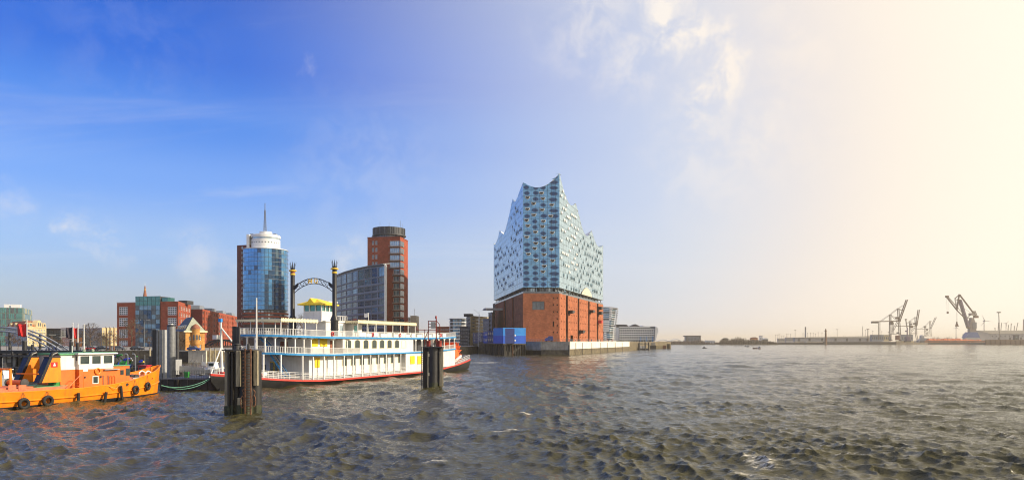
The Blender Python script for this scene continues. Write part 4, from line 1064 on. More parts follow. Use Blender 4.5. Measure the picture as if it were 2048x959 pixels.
    MB(inv @ T((*XY(768.8, 393), 0))).box(0, .75, -.6, 4, TZ, zt[-1] - .2).build('end_wall', 'white_panel', w)
trade_tower()
def round_pavilion():
    Y = 470; cx = X(808, Y); r = thing('round_white_building', 'low white building with a rounded glazed end, right of the brick tower', 'building', (cx, Y, TZ))
    z = lambda v: Z(v, Y) - TZ
    rr = 17 / F * Y
    MB().lathe([(rr - .4, 0), (rr - .4, z(637))], n=32).build('core', 'win_blue', r, smooth=True)
    for v in (636, 642.5, 649, 655.5): MB().lathe([(rr - .5, z(v)), (rr, z(v)), (rr, z(v - 2)), (rr - .5, z(v - 2))], n=32).build('floor_band', 'white_panel', r, smooth=True)
    for k in range(16):
        a = math.pi * (1 + k / 15); p = (rr - .1) * math.cos(a), (rr - .1) * math.sin(a); MB().bar((*p, z(690)), (*p, z(636)), .4).build('post', 'white_panel', r)
    MB().box(X(822, Y) - cx, X(834, Y) - cx, -3, 10, 0, z(631)).build('stair_tower', 'pale_stone', r)
    MB().cyl((X(829, Y) - cx, 0, z(631)), (X(829, Y) - cx, 0, z(617)), .12, n=5).build('flagpole', 'white_panel', r)
round_pavilion()

# ------------------------------------------------------------------ buildings left of and behind the concert hall
def office_curved():
    Y = 540; cx = X(914.5, Y); r = thing('glass_office', 'blue glass office with rounded corners and pale floor bands, beside the paddle wheel', 'office building', (cx, Y, TZ))
    z = lambda v: Z(v, Y) - TZ
    w = 16.5 / F * Y; pts = [(-w, 14), (-w, 3), (-w + .8, 1), (-w + 3, 0), (w - 3, 0), (w - .8, 1), (w, 3), (w, 14)]
    MB().prism([(x * .97, y + .3) for x, y in pts], 0, z(637)).build('core', 'win_dark', r)
    for k in range(9):
        v = 636 + 6.7 * k; MB().prism([(x, y) for x, y in pts], z(v + 2.0), z(v)).build('floor_band', 'white_panel' if k else 'steel', r)
        for i in range(9):
            x = lerp(-w + 3, w - 3, i / 9); MB().box(x + .1, x + (2 * w - 6) / 9 - .1, .18, .28, z(v + 6.5), z(v + 2.2)).build('glass_pane', random.choice(['win_blue', 'win_dark', 'glass_tower_dark', 'win_blue']), r)
office_curved()
simple_house('low_brown_house', 'low brown flat roofed house left of the rounded glass office', [XY(872, 560), XY(899, 560)], 653.5, 885, TZ, ['brownish'], [(6, 5, .7, .4, 2, 1)], cat='building')
simple_house('dark_apartment_block', 'dark apartment block with balconies between the glass office and the sand coloured block', [XY(920, 470), XY(936, 462)], 653, 925, TZ, ['dark_panel'], [(4, 5, .7, .5, 2, 1)], gl=['win_dark', 'win_bright'], cat='apartment block')
r, fs, z1 = simple_house('sand_apartment_block', 'sand coloured apartment block with dark window bands', [XY(932.5, 505), XY(941, 470), XY(978, 500)], 632, 941, TZ, ['dark_panel', 'sandstone'], [(2, 7, .85, .55), (4, 8, .72, .45, 3, 1)], cat='apartment block')
MB(fs[1].M(fs[0])).box(4, 9, 2, 7, z1, z1 + 2.0).build('roof_plant', 'dark_panel', r)
MB(fs[1].M(fs[0])).box(-.3, 2.0, -.5, -.02, TZ, z1 - .5).build('corner_pier', 'sandstone', r)
simple_house('grey_apartment_block', 'pale grey apartment block behind the white lattice mast', [XY(966, 455), XY(978, 450)], 638, 970, TZ, ['grey_paint'], [(4, 9, .7, .5, 2, 1)], gl=['win_dark', 'win_bright'], cat='apartment block')
def canopy_tower():
    r, fs, z1 = simple_house('slim_office', 'slim pale stone office with a flying roof beside the brick warehouse base', [XY(976.8, 455), XY(983.5, 440), XY(990, 452)], 625, 983, TZ, ['grey_panel', 'pale_stone'], [(1, 7, .8, .7, 2, 1), None], cat='office building')
    z = fs[0].z(980, 618); M = fs[0].M(fs[0])
    MB(T((-2, 0, 0))).slab([(-6, z - .1), (12, z - .7), (12, z + .7), (4, z + 1.0), (-1, z + .7)], -3, 8).build('flying_roof', 'pale_stone', r)
    for x in (2, 5, 8): MB().cyl((x, 3, z1), (x, 3, z + 4), .25, n=6).build('roof_post', 'steel', r)
canopy_tower()
def marco():
    Y = 640; cx = X(1220, Y); r = thing('balcony_tower', 'slim glass apartment tower with white balconies behind the concert hall', 'tower', (cx, Y, QZ))
    z = lambda v: Z(v, Y) - QZ
    prof = [(680, 1206, 1229), (668, 1205, 1230), (655, 1205, 1231), (640, 1205, 1233), (625, 1205, 1235), (613, 1205, 1235)]
    n = 15
    for k in range(n):
        v0, v1 = lerp(680, 613.5, k / n), lerp(680, 613.5, (k + 1) / n)
        a = np.interp(-v0, [-p[0] for p in prof], [p[1] for p in prof]); b = np.interp(-v0, [-p[0] for p in prof], [p[2] for p in prof])
        xa, xb = X(a, Y) - cx, X(b, Y) - cx; sh = random.uniform(-.8, .8)
        MB().prism([(xa + .8, 0.8), (lerp(xa, xb, .6) + sh, .3), (xb - 1.2, 4), (xb - 1.2, 16), (xa, 16)], z(v0), z(v1)).build('glazing', 'win_blue' if k % 3 else 'win_dark', r)
        MB().prism([(xa, -.6), (lerp(xa, xb, .6) + sh, -1.2), (xb + .6 + sh * .4, 3), (xb, 16), (xa, 16)], z(v0) - .2, z(v0) + .25).build('floor_slab', 'white_panel', r)
        p0, p1 = (.05, .5) if 3 < k < 9 else ((.45, .62) if k >= 9 else (.1, .3))
        MB().box(lerp(xa, xb, p0), lerp(xa, xb, p1), -1.4, -1.2, z(v0) + .2, z(v0) + 1.5).build('balustrade', 'white_panel', r)
        MB().box(xb + .1, xb + .9, 1.5, 6, z(v0) + .2, z(v0) + 1.3).build('balustrade', 'white_clean', r)
    MB().slab([(X(1205, Y) - cx, z(614)), (X(1235, Y) - cx, z(617)), (X(1234, Y) - cx, z(615)), (X(1218, Y) - cx, z(612.5)), (X(1205, Y) - cx, z(613))], -1, 16).build('roof', 'white_panel', r)
marco()
def unilever():
    Y = 690; cx = X(1236, Y); r = thing('film_clad_office', 'low white office block wrapped in pale film, right of the apartment tower', 'office building', (cx, Y, QZ))
    x = lambda u: X(u, Y) - cx
    z = lambda v: Z(v, Y) - QZ
    MB().slab([(x(1237), z(680)), (x(1310), z(680)), (x(1313), z(655)), (x(1309), z(652)), (x(1238), z(652))], .6, 24).build('core', 'win_dark', r)
    for k in range(6):
        v = 652.5 + 4.7 * k; xr = 1300 if k == 0 else 1311 - .4 * k
        MB().box(x(1238), x(xr), -.4, .5, z(v + 1.7), z(v)).build('floor_band', 'white_panel', r)
        n = 20 if k else 16
        for i in range(n + 1): q = lerp(x(1238), x(xr), i / n); MB().box(q - .2, q + .2, -.2, .55, z(v + 4.7), z(v + 1.7)).build('pier', 'white_panel', r)
    for u in (1281, 1293, 1305): MB().box(x(u) - .3, x(u) + .3, -1.5, -1.2, z(683), z(672)).build('banner', 'sky_box', r)
    MB().slab([(x(1311), z(680)), (x(1313.5), z(668)), (x(1316), z(662)), (x(1314.5), z(655)), (x(1310), z(652)), (x(1309), z(680))], -2, 20).build('film_bow', 'white_clean', r)
    MB().slab([(x(1230), z(653)), (x(1259), z(653)), (x(1255), z(648.2)), (x(1234), z(648))], 4, 20).build('roof_hall', 'slate', r)
    MB().slab([(x(1260), z(653)), (x(1285), z(653)), (x(1272), z(647.2))], 4, 20).build('roof_gable', 'slate', r)
    MB().slab([(x(1284), z(653)), (x(1291), z(653)), (x(1287), z(650))], 4, 16).build('roof_gable', 'white_panel', r)
    MB().box(x(1240), x(1310), 2, 22, -3, z(680)).build('ground_floor', 'dark_panel', r)
    for i in range(12): q = lerp(x(1250), x(1308), i / 11); MB().box(q - .5, q + .5, 0.5, 1.5, 0, z(680)).build('column', 'white_panel', r)
unilever()
# ------------------------------------------------------------------ blue site containers on stilts
def containers():
    A, B, C = XY(946, 430), XY(1006, 343), XY(1051.5, 350)
    fl, fr = Fac(A, B), Fac(B, C)
    z0, z1 = fr.z(1028, 686), fr.z(1028, 655)
    # stilted platform
    pf = thing('container_platform', 'dark timber platform on piles below the blue containers', 'platform', (B[0], B[1], 0)); inv = T((-B[0], -B[1], 0))
    off = Vector((5, 30))
    MB(inv).prism([A, B, C, (C[0] - 6, 380), (A[0] + 14, 440)], z0 - .7, z0 - .05).build('deck', 'wet_wood', pf)
    for fc, n in ((fl, 22), (fr, 9)):
        for i in range(n + 1):
            s = fc.L * i / n; MB(inv @ fc.M()).cyl((s, .5, -3), (s, .5, z0 - .7), .25, n=7).build('pile', 'rust' if (fc is fr and i in (4,)) or (fc is fl and i == 19) else 'wet_wood', pf)
    MB(inv).prism([(B[0] + .5, B[1] + 4), (C[0] - 3, C[1] + 5), (C[0] - 6, 378), (A[0] + 14, 438), (A[0] + 3, A[1] + 4)], -3, z0 - .72).build('bulkhead', 'wet_wood', pf)
    h = (z1 - z0) / 2
    def box(name, label, M, a, b, dep, zb, zt, mat, ridge=True, win=0, grp='blue site containers'):
        r = thing(name, label, 'container', (0, 0, 0), 0, grp); r.matrix_world = M @ T((a, 0, zb))
        w = b - a; H_ = zt - zb
        MB().box(.04, w - .04, .05, dep, .02, H_ - .04).build('shell', mat, r)
        m = MB(); n = max(4, int(w / .55))
        for i in range(n): x = lerp(.25, w - .25, (i + .5) / n); m.box(x - .09, x + .09, -.03, .06, .25, H_ - .3)
        m.build('corrugation', mat, r, kind='stuff')
        for x in (0, w - .22): MB().box(x, x + .22, -.06, .16, 0, H_).build('corner_post', mat, r)
        for zz_ in (0, H_ - .22): MB().box(.2, w - .2, -.045, .14, zz_, zz_ + .22).build('rail', mat, r)
        for i in range(win):
            x = lerp(0, w, (i + .5) / win); MB().box(x - .6, x + .6, -.1, -.035, H_ * .35, H_ * .75).build('window', 'win_dark', r)
        return r
    MR, ML = fr.M(), fl.M()
    sp = fr.s(1028)
    for k, (a, b) in enumerate(((.05, sp - .05), (sp + .05, fr.L))):
        side = 'beside the corner' if k == 0 else 'beside the quay wall'
        box('site_container', f'bright blue container {side}, lower of its stack', MR, a, b, 10, z0, z0 + h, 'blue_box')
        box('site_container', f'bright blue container with paler upper half {side}, upper of its stack', MR, a, b, 10, z0 + h + .03, z1, 'sky_box' if k == 0 else 'sky_box')
    # pale signs on the joint
    for v in (670, 680):
        sg = MB(MR).box(sp + .3, sp + 1.0, -.16, -.08, Z(v + 1.5, 346), Z(v - 1.5, 346)).build('notice_board', 'white_clean'); tag(sg, 'small white notice board on the bright blue container, ' + ('upper of two' if v == 670 else 'lower of two'), 'sign')
    us = [946, 967, 975, 988, 1005.8]
    for i in range(4):
        a, b = fl.s(us[i]) + .1, fl.s(us[i + 1]) - .1; m = 'blue_box' if i == 1 else 'navy_box'
        zt = fl.z(us[i + 1], (664, 663, 660, 656)[i]) ; zt = min(zt, z1)
        where = ('farthest along the row', 'second from the far end of the row', 'third from the far end of the row', 'next to the bright blue corner')[i]
        box('site_container', f'dark blue container {where}, lower of its stack', ML, a, b, 6, z0, lerp(z0, zt, .5) - .02, m, win=3)
        box('site_container', f'dark blue container {where}, upper of its stack', ML, a, b, 6, lerp(z0, zt, .5) + .02, zt, m, win=3)
containers()
def lattice_mast():
    Y = 400; x = X(958.5, Y); r = thing('lattice_mast', 'white lattice mast in front of the sand coloured apartment block', 'mast', (x, Y, TZ))
    z0, z1 = 0, Z(622, Y) - TZ; m = MB()
    for sx in (-1, 1): m.bar((sx * .7, 0, z0), (sx * .25, 0, z1 * .92), .14)
    n = 12
    for k in range(n):
        a, b = lerp(.7, .25, k / n), lerp(.7, .25, (k + 1) / n); za, zb = z1 * .92 * k / n, z1 * .92 * (k + 1) / n
        m.bar((-a, 0, za), (b, 0, zb), .1); m.bar((a, 0, za), (-b, 0, zb), .1)
    m.bar((0, 0, z1 * .92), (0, 0, z1), .12); m.build('lattice', 'white_clean', r, kind='stuff')
    MB().bar((-.2, 0, z1 * .93), (-3, 0, z1 * 1.05), .14).build('jib', 'grey_paint', r)
lattice_mast()
def truck():
    Y = 356; x0 = X(1090, Y); r = thing('blue_truck', 'blue lorry with covered box parked on the quay below the brick front', 'truck', (x0, Y, QZ))
    MB().slab([(1.6, .7), (4.2, .7), (4.2, 2.7), (3.9, 3.0), (1.9, 3.0), (1.6, 2.7)], 0, 2).build('box_body', 'navy_box', r)
    MB().slab([(0, .6), (1.5, .6), (1.5, 2.3), (.6, 2.3), (.05, 1.5)], .05, 1.95).build('cab', 'royal_blue', r)
    MB().slab([(.12, 1.55), (.62, 2.22), (1.2, 2.22), (1.2, 1.55)], .02, .06).build('side_window', 'win_dark', r)
    MB().box(0, 4.2, .15, 1.85, .45, .7).build('chassis', 'dark_steel', r)
    for x in (.75, 3.4):
        for y in (.1, 1.7): MB().cyl((x, y - .1, .42), (x, y + .2, .42), .42, n=12).build('wheel', 'rubber', r)
    # people and small vans along the promenade
truck()
def person(x, y, z, coat, legs, label, group):
    """standing walker: one skinned figure"""
    m = MB()
    b = bpy.data.meshes.new('person'); V = [(0, 0, .92), (0, 0, 1.15), (0, 0, 1.40), (0, 0, 1.52), (0, 0, 1.66), (.19, 0, 1.38), (.25, .02, 1.12), (.24, .08, .86), (-.19, 0, 1.38), (-.25, .02, 1.12), (-.24, -.06, .86), (.10, .02, .86), (.12, .10, .47), (.12, .05, .06), (.12, .18, .04), (-.10, -.02, .86), (-.12, -.04, .47), (-.12, -.14, .08), (-.12, 0, .04)]
    E = [(0, 1), (1, 2), (2, 3), (3, 4), (2, 5), (5, 6), (6, 7), (2, 8), (8, 9), (9, 10), (0, 11), (11, 12), (12, 13), (13, 14), (0, 15), (15, 16), (16, 17), (17, 18)]
    rad = [.16, .15, .15, .06, .105, .07, .055, .045, .07, .055, .045, .10, .075, .05, .05, .10, .075, .05, .05]
    b.from_pydata(V, E, []); o = bpy.data.objects.new('person', b); COL.objects.link(o)
    md = o.modifiers.new('skin', 'SKIN'); sv = b.skin_vertices[0].data if b.skin_vertices else None
    if sv is None:
        bm = bmesh.new(); bm.from_mesh(b); bm.verts.layers.skin.verify(); bm.to_mesh(b); bm.free(); sv = b.skin_vertices[0].data
    for i, q in enumerate(rad): sv[i].radius = (q, q); sv[i].use_root = i == 0
    b.materials.append(MATS[coat])
    o.location = (x, y, z); o.rotation_euler = (0, 0, random.uniform(0, 6)); tag(o, label, 'person', group)
    o.update_tag()
    return o
fcq = Fac(XY(1138.4, 347.3), XY(1258, 516))
coats = ['dark_panel', 'red_trim', 'navy_box', 'black_paint', 'white_panel', 'crane_brown']
proto = None
for i in range(22):
    s = fcq.L * (0.06 + .9 * i / 22) + random.uniform(-2, 2); q = fcq.A + fcq.d * s; nx, ny = -fcq.d.y, fcq.d.x
    dd = random.uniform(1.6, 7)
    if proto is None:
        proto = person(q.x + nx * dd, q.y + ny * dd, QZ, 'dark_panel', 'dark_panel', 'person in a charcoal coat on the promenade, first from the quay corner', 'people on the promenade')
        dg = bpy.context.evaluated_depsgraph_get(); pm = bpy.data.meshes.new_from_object(proto.evaluated_get(dg)); proto.modifiers.clear(); proto.data = pm
    else:
        c = proto.copy(); c.data = proto.data.copy(); c.data.materials[0] = MATS[coats[i % 6]]; c['label'] = f"person in a {('charcoal', 'red', 'navy', 'black', 'white', 'brown')[i % 6]} coat on the promenade, {('second third fourth fifth sixth seventh eighth ninth tenth eleventh twelfth thirteenth fourteenth fifteenth sixteenth seventeenth eighteenth nineteenth twentieth twenty-first twenty-second').split()[i - 1]} from the quay corner"
        COL.objects.link(c); c.location = (q.x + nx * dd, q.y + ny * dd, QZ); c.rotation_euler = (0, 0, random.uniform(0, 6)); sc = random.uniform(.92, 1.05); c.scale = (sc, sc, sc)
def quay_pontoon():
    """dark ferry landing beyond the white quay"""
    Y = 560; A = X(1259, Y); r = thing('ferry_landing', 'dark ferry landing with piles beyond the end of the white quay wall', 'landing stage', (A, Y, 0))
    x = lambda u: X(u, Y) - A
    z = lambda v: Z(v, Y)
    MB().box(x(1259), x(1299), 0, 10, z(699), z(696)).build('pontoon', 'dark_steel', r)
    for u in (1261, 1266.5, 1272.5, 1278, 1290, 1297): MB().cyl((x(u), -1, -2), (x(u), -1, z(683.5)), .55, n=8).build('pile', 'dark_steel', r)
    for u in (1268, 1281, 1287): MB().box(x(u), x(u + 3), 1, 5, z(696), z(691)).build('cabin', 'white_panel', r)
    MB().box(x(1262), x(1298), 2, 7, z(687.5), z(686)).build('roof', 'steel', r)
    Y2 = 640; A2 = X(1297, Y2); r = thing('pier_end', 'sunlit pier end with dark fender wall below the film clad office', 'pier', (A2, Y2, 0))
    x = lambda u: X(u, Y2) - A2
    z = lambda v: Z(v, Y2)
    MB().box(x(1297), x(1312), 0, 25, -3, z(690)).build('fender_wall', 'black_hull', r)
    MB().box(x(1312.1), x(1325.5), .3, 25, -3, z(689.5)).build('stone_wall', 'sandstone', r)
    MB().box(x(1325.6), x(1333), .8, 20, -3, z(690)).build('timber_wall', 'rust', r)
    MB().box(x(1297), x(1312), 3, 20, z(690), z(684)).build('parapet', 'concrete', r)
    for u in (1298, 1334.5, 1337, 1339.5): MB().cyl((x(u), -.5, -2), (x(u), -.5, z(687 if u > 1330 else 683)), .5, n=7).build('pile', 'wet_wood', r)
quay_pontoon()
# ------------------------------------------------------------------ paddle steamer
def catmull(tab, n=6):
    """smooth table lookup points"""
    return tab
def railing(m, pts, h, sp=0.27, r=0.028, bars=(1.0, .1), bal=True, post=0.05):
    """balusters and rails along a path of deck-edge points"""
    for a, b in zip(pts, pts[1:]):
        a = Vector(a); b = Vector(b); L = (b - a).length
        for f in bars: m.bar(a + Vector((0, 0, h * f)), b + Vector((0, 0, h * f)), post * 1.3, post)
        n = max(1, int(round(L / sp)))
        if bal:
            for i in range(n): p = a.lerp(b, i / n); m.box(p.x - r, p.x + r, p.y - r, p.y + r, p.z, p.z + h)
def steamer():
    d = Vector((.349, .937)).normalized(); nrm = Vector((d.y, -d.x)); HB = 6.5
    O = Vector((-31.3, 111)) - HB * nrm
    rz = math.atan2(d.y, d.x)
    root = thing('paddle_steamer', 'white paddle steamer with two black funnels and an orange stern wheel', 'paddle steamer', (O.x, O.y, 0), rz)
    def PL(y): a = O - nrm * y; return Fac(a, a + d * 60)
    NS = PL(-HB); C0 = PL(0)
    def sheer(s): return 1.3 * (max(0, 5 - s) / 21) ** 2 + 1.3 * (max(0, s - 33) / 27) ** 2
    zh = lambda s: .62 + 1.25 * sheer(s)
    z1 = lambda s: 4.72 + .85 * sheer(s)
    z2 = lambda s: 7.62 + .55 * sheer(s)
    # hull
    prof = [(-16.6, .12), (-15.5, 1.0), (-13.5, 2.4), (-11, 3.8), (-8, 5.0), (-4, 6.0), (0, 6.45), (6, 6.6), (20, 6.6), (34, 6.6), (46, 6.5), (54, 6.2), (60, 5.8), (62.5, 5.5)]
    def loft(m, zs):
        vs = []; k = len(zs)
        for x, hb in prof:
            for side in (-1, 1):
                for fy, fz in zs: vs.append((x + (0 if fz(x) > 0 else (1.4 if x < -10 else (-4 if x > 55 else 0))), side * hb * fy, fz(x)))
        m2 = 2 * k
        for i in range(len(prof) - 1):
            for sd in range(2):
                for j in range(k - 1):
                    q = (i * m2 + sd * k + j, (i + 1) * m2 + sd * k + j, (i + 1) * m2 + sd * k + j + 1, i * m2 + sd * k + j + 1)
                    yield_q = q if sd == 0 else q[::-1]; fs.append(yield_q)
        for i in (0, len(prof) - 1): fs.append(tuple(i * m2 + j for j in range(k)) + tuple(i * m2 + k + j for j in range(k - 1, -1, -1)))
        m.add(vs, fs)
    fs = []; m = MB(); loft(m, [(.80, lambda x: -1.2), (.93, lambda x: -.1 if x < 50 else .35), (.985, lambda x: zh(x) * .55), (1.0, lambda x: zh(x) - .25)]); m.build('hull', 'black_hull', root, smooth=True)
    fs = []; m = MB(); loft(m, [(1.0, lambda x: zh(x) - .26), (1.025, lambda x: zh(x) - .22), (1.025, lambda x: zh(x) + .02), (.99, lambda x: zh(x) + .06)]); m.build('rubbing_strake', 'red_trim', root)
    out = [(x, -hb * .985) for x, hb in prof] + [(x, hb * .985) for x, hb in reversed(prof)]
    MB().poly([(x, y, zh(x) + .03) for x, y in out]).build('main_deck', 'grey_paint', root)
    # passenger decks: outline with rounded bow
    def outline(s_end, sc=-2.0, a=7.2, b=6.5, n=14):
        near = [(s_end, -b)] + [(x, -b) for x in range(48, 0, -4) if x < s_end - 1] + [(sc - a * math.sin(math.pi * i / n), -b * math.cos(math.pi * i / n)) for i in range(n + 1)]
        return near + [(x, b) for x in range(1, 49, 4) if x < s_end - 1] + [(s_end, b)]
    oD = outline(52)
    def deck(zf, name):
        m = MB(); n = len(oD); m.prism(oD, [zf(x) - .16 for x, y in oD], [zf(x) + .08 for x, y in oD]); dk = m.build(name, 'white', root)
        m = MB()
        for (xa, ya), (xb, yb) in zip(oD, oD[1:]):
            q = Vector((xb - xa, yb - ya)).normalized(); o = Vector((q.y, -q.x)) * -.06
            m.add([(xa + o.x, ya + o.y, zf(xa) - .15), (xb + o.x, yb + o.y, zf(xb) - .15), (xb + o.x, yb + o.y, zf(xb) + .13), (xa + o.x, ya + o.y, zf(xa) + .13), (xa, ya, zf(xa) - .15), (xb, yb, zf(xb) - .15), (xb, yb, zf(xb) + .13), (xa, ya, zf(xa) + .13)],
                  [(0, 1, 2, 3), (4, 7, 6, 5), (3, 2, 6, 7), (0, 4, 5, 1)])
        m.build('blue_fascia', 'blue_trim', dk)
        return dk
    d1 = deck(z1, 'saloon_deck'); d2 = deck(z2, 'sun_deck')
    inn = [(x, y * .985) for x, y in oD]
    iA = next(i for i, (x, y) in enumerate(oD) if x < 9); iB = next(i for i, (x, y) in enumerate(oD) if x < 33)
    m = MB(); railing(m, [(x, y, z1(x) + .13) for x, y in inn[iA - 1:]], .98); m.build('bow_railing', 'white_clean', d1, kind='stuff')
    m = MB(); railing(m, [(x, y, z1(x) + .13) for x, y in inn[:iB]], .9); m.build('stern_railing', 'white_clean', d1, kind='stuff')
    m = MB(); railing(m, [(x, y, z2(x) + .13) for x, y in inn], 1.0); m.build('sun_deck_railing', 'white_clean', d2, kind='stuff')
    # closed white panels in the sun deck railing amidships
    for i in range(15):
        x = 11.5 + i * 2.4
        MB().box(x + .06, x + (1.7 if i % 3 else 2.3), -6.52, -6.44, z2(x) + .2, z2(x) + (.78 if i % 2 else .98)).build('railing_panel', 'white_clean', d2)
    # ---- main deck house
    Y1 = -5.2
    zf = lambda s: zh(s) + .03
    def win_arched(w, h, mat='boat_window'):
        m = MB(); n = 10; pts = [(-w / 2, 0), (w / 2, 0)] + [(w / 2 * math.cos(math.pi * i / n), h * .78 + h * .22 * math.sin(math.pi * i / n)) for i in range(n + 1)]
        k = len(pts); fr = [(p[0] * 1.16, p[1] * 1.05 - .05) for p in pts]
        m.k = 1; m.poly([(p[0], -.02, p[1]) for p in pts]); m.k = 0
        m.add([(p[0], -.045, p[1]) for p in pts] + [(p[0], -.045, p[1]) for p in fr] + [(p[0], .02, p[1]) for p in fr], [(i, (i + 1) % k, k + (i + 1) % k, k + i) for i in range(k)] + [(k + i, k + (i + 1) % k, 2 * k + (i + 1) % k, 2 * k + i) for i in range(k)])
        return m.mesh('arched_window', ['cream', mat])
    w_up, w_lo = win_arched(1.55, 1.55), win_arched(1.25, 1.6)
    w_blank = win_arched(1.55, 1.55, 'white')
    m = MB(); m.prism([(-1.0, Y1), (28.5, Y1), (28.5, 5.2), (-1.0, 5.2)], 1.0, [z1(x) - .2 for x in (-1, 28.5, 28.5, -1)]); m.build('main_deck_house', 'white', root)
    m = MB(); m.prism([(28.6, -6.35), (52, -6.3), (52, 6.3), (28.6, 6.35)], [zh(x) for x in (28.6, 52, 52, 28.6)], [z1(x) - .17 for x in (28.6, 52, 52, 28.6)]); m.build('engine_house', 'white', root)
    f1, f6 = PL(Y1), PL(-6.35)
    for u in (692.8, 710, 727.6, 743.7, 759.8, 775, 789, 803.3):
        s = f1.s(u - 4); link('arched_window', w_lo, root, T((s, Y1, 2.72)))
    def shutter(u0, u1, v0, v1, y, par=root):
        f = PL(y); a, b = f.s(u0), f.s(u1); um = (u0 + u1) / 2; zb, zt = f.z(um, v1), f.z(um, v0)
        o = MB().box(a, b, y - .07, y - .0, zb, zt).build('yellow_shutter', 'yellow', par)
        m = MB(); n = 9
        for i in range(n): z = lerp(zb, zt, (i + .5) / n); m.box(a + .05, b - .05, y - .11, y - .075, z - .05, z + .03)
        m.build('louvre', 'yellow', o, kind='stuff')
    shutter(629.5, 639, 714, 734, Y1); shutter(820, 829, 711, 727, -6.36); shutter(834.5, 843, 711, 727, -6.36)
    def door(u0, u1, v0, v1, y, mat='white_clean'):
        f = PL(y); a, b = f.s(u0), f.s(u1); um = (u0 + u1) / 2; MB().box(a, b, y - .05, y, f.z(um, v1), f.z(um, v0)).build('door', mat, root)
    door(654, 661, 714, 735, Y1)
    # front of the house with gilded double door
    for yy, mat in ((1.2, 'gold'), (2.1, 'gold')):
        o = MB().box(-1.1, -1.0, yy - .42, yy + .42, 1.75, 3.7).build('front_door', mat, root); MB().box(-1.13, -1.1, yy - .3, yy + .3, 1.95, 3.5).build('pane', 'boat_window', o)
    o = MB().box(-1.1, -1.0, 3.4, 4.2, 1.9, 3.2).build('front_window', 'boat_window', root)
    # posts along the main deck with its pipe railing
    ps = [f6.s(640 + x / 4.359) for x in (37, 122, 207, 287, 365, 437, 507, 575, 640, 700)]
    ps = [ps[0] - 13, ps[0] - 10.2, ps[0] - 8.6, ps[0] - 5.4, ps[0] - 2.7] + ps
    for s in ps:
        hb = np.interp(s, [p[0] for p in prof], [p[1] for p in prof]); y = -min(6.4, hb * .97); p0 = zf(s)
        if s < -9.3: continue
        y = y if s > -2 else -min(6.4, 6.4 * math.sqrt(max(.05, 1 - ((s + 2) / 7.4) ** 2)))
        MB().box(s - .1, s + .1, y - .1, y + .1, p0, z1(s) - .16).build('post', 'white_clean', root)
    m = MB(); path = [(x, -hb * .97, zf(x)) for x, hb in prof if -14 < x < 21] + [(28.4, -6.38, zf(28.4))]
    for f in (.35, .62, .9, 1.12):
        m.tube([(x, y, z + f) for x, y, z in path], .032, 5)
    for i in range(len(path) - 1):
        a, b = Vector(path[i]), Vector(path[i + 1])
        for j in range(4): p = a.lerp(b, j / 4); m.box(p.x - .03, p.x + .03, p.y - .03, p.y + .03, p.z, p.z + 1.14)
    m.build('pipe_railing', 'white_clean', root, kind='stuff')
    # ---- saloon deck house
    m = MB(); a0, a1 = NS.s(687), NS.s(828)
    m.prism([(a0, -6.34), (a1, -6.34), (a1, 6.3), (a0, 6.3)], [z1(a0) + .07] * 4, [z2(x) - .2 for x in (a0, a1, a1, a0)]); m.build('saloon', 'white', root)
    fu = PL(-6.34)
    for i, u in enumerate((696.7, 714.6, 731.8, 748.5, 763.9, 778.8, 793.7, 807.5)):
        link('arched_window', w_blank if i == 7 else w_up, root, T((fu.s(u), -6.34, 5.72)))
    m = MB(); m.prism([(0.5, -4.7), (a0, -4.7), (a0, 4.7), (.5, 4.7)], z1(0) + .05, z2(3) - .2); m.build('forward_cabin', 'white', root)
    shutter(620.5, 635, 674, 692, -4.72); shutter(640, 654, 674, 692, -4.72)
    f47 = PL(-4.7)
    for u0, u1, mt_ in ((660, 668, 'brownish'), (672, 684, 'grey_paint')):
        MB().box(f47.s(u0), f47.s(u1), -4.75, -4.69, z1(5) + .1, z2(5) - .5).build('door', mt_, root)
    MB().box(.38, .5, .2, 1.6, z1(0) + .2, z1(0) + 2.2).build('front_door', 'brownish', root)
    # aft gallery of the saloon deck
    m = MB(); m.prism([(a1, -4.2), (50, -4.2), (50, 4.2), (a1, 4.2)], z1(40), z2(40) - .1); m.build('aft_cabin', 'dark_panel', root)
    for u in (838, 847, 856): pass
    for i in range(8):
        s = lerp(a1 + 1, 51.6, i / 7); o = MB().box(s - .1, s + .1, -6.42, -6.22, z1(s) + .1, z2(s) - .18).build('post', 'white_clean', root)
        m = MB(); m.slab([(s - .55, z2(s) - .2), (s - .1, z2(s) - .6), (s + .1, z2(s) - .6), (s + .55, z2(s) - .2)], -6.40, -6.26); m.build('bracket', 'white_clean', o)
    for x, y in oD[iA:iA + 15]:
        if y > 1: break
        o = MB().box(x - .1, x + .1, y * .97 - .1, y * .97 + .1, z1(x) + .1, z2(x) - .18).build('post', 'white_clean', root)
        MB().cyl((x, y * .97, z2(x) - .45), (x, y * .97, z2(x) - .2), .12, .5, 8).build('bracket', 'white_clean', o)
    # stairs at the bow
    def stairs(x0, y, za, zb, run, mat='blue_trim'):
        o = MB(); n = 10
        for yy in (y - .5, y + .5): o.bar((x0, yy, za), (x0 + run, yy, zb), .07, .3)
        st = o.build('stairs', mat, root, kind='stuff')
        for i in range(n): t = (i + .5) / n; MB().box(x0 + run * t - .14, x0 + run * t + .14, y - .47, y + .47, lerp(za, zb, t) - .02, lerp(za, zb, t) + .03).build('tread', 'steel', st)
        m = MB(); m.tube([(x0, y - .5, za + .9), (x0 + run, y - .5, zb + .9)], .03, 5); m.build('handrail', 'white_clean', st)
    M0 = PL(-3.2)
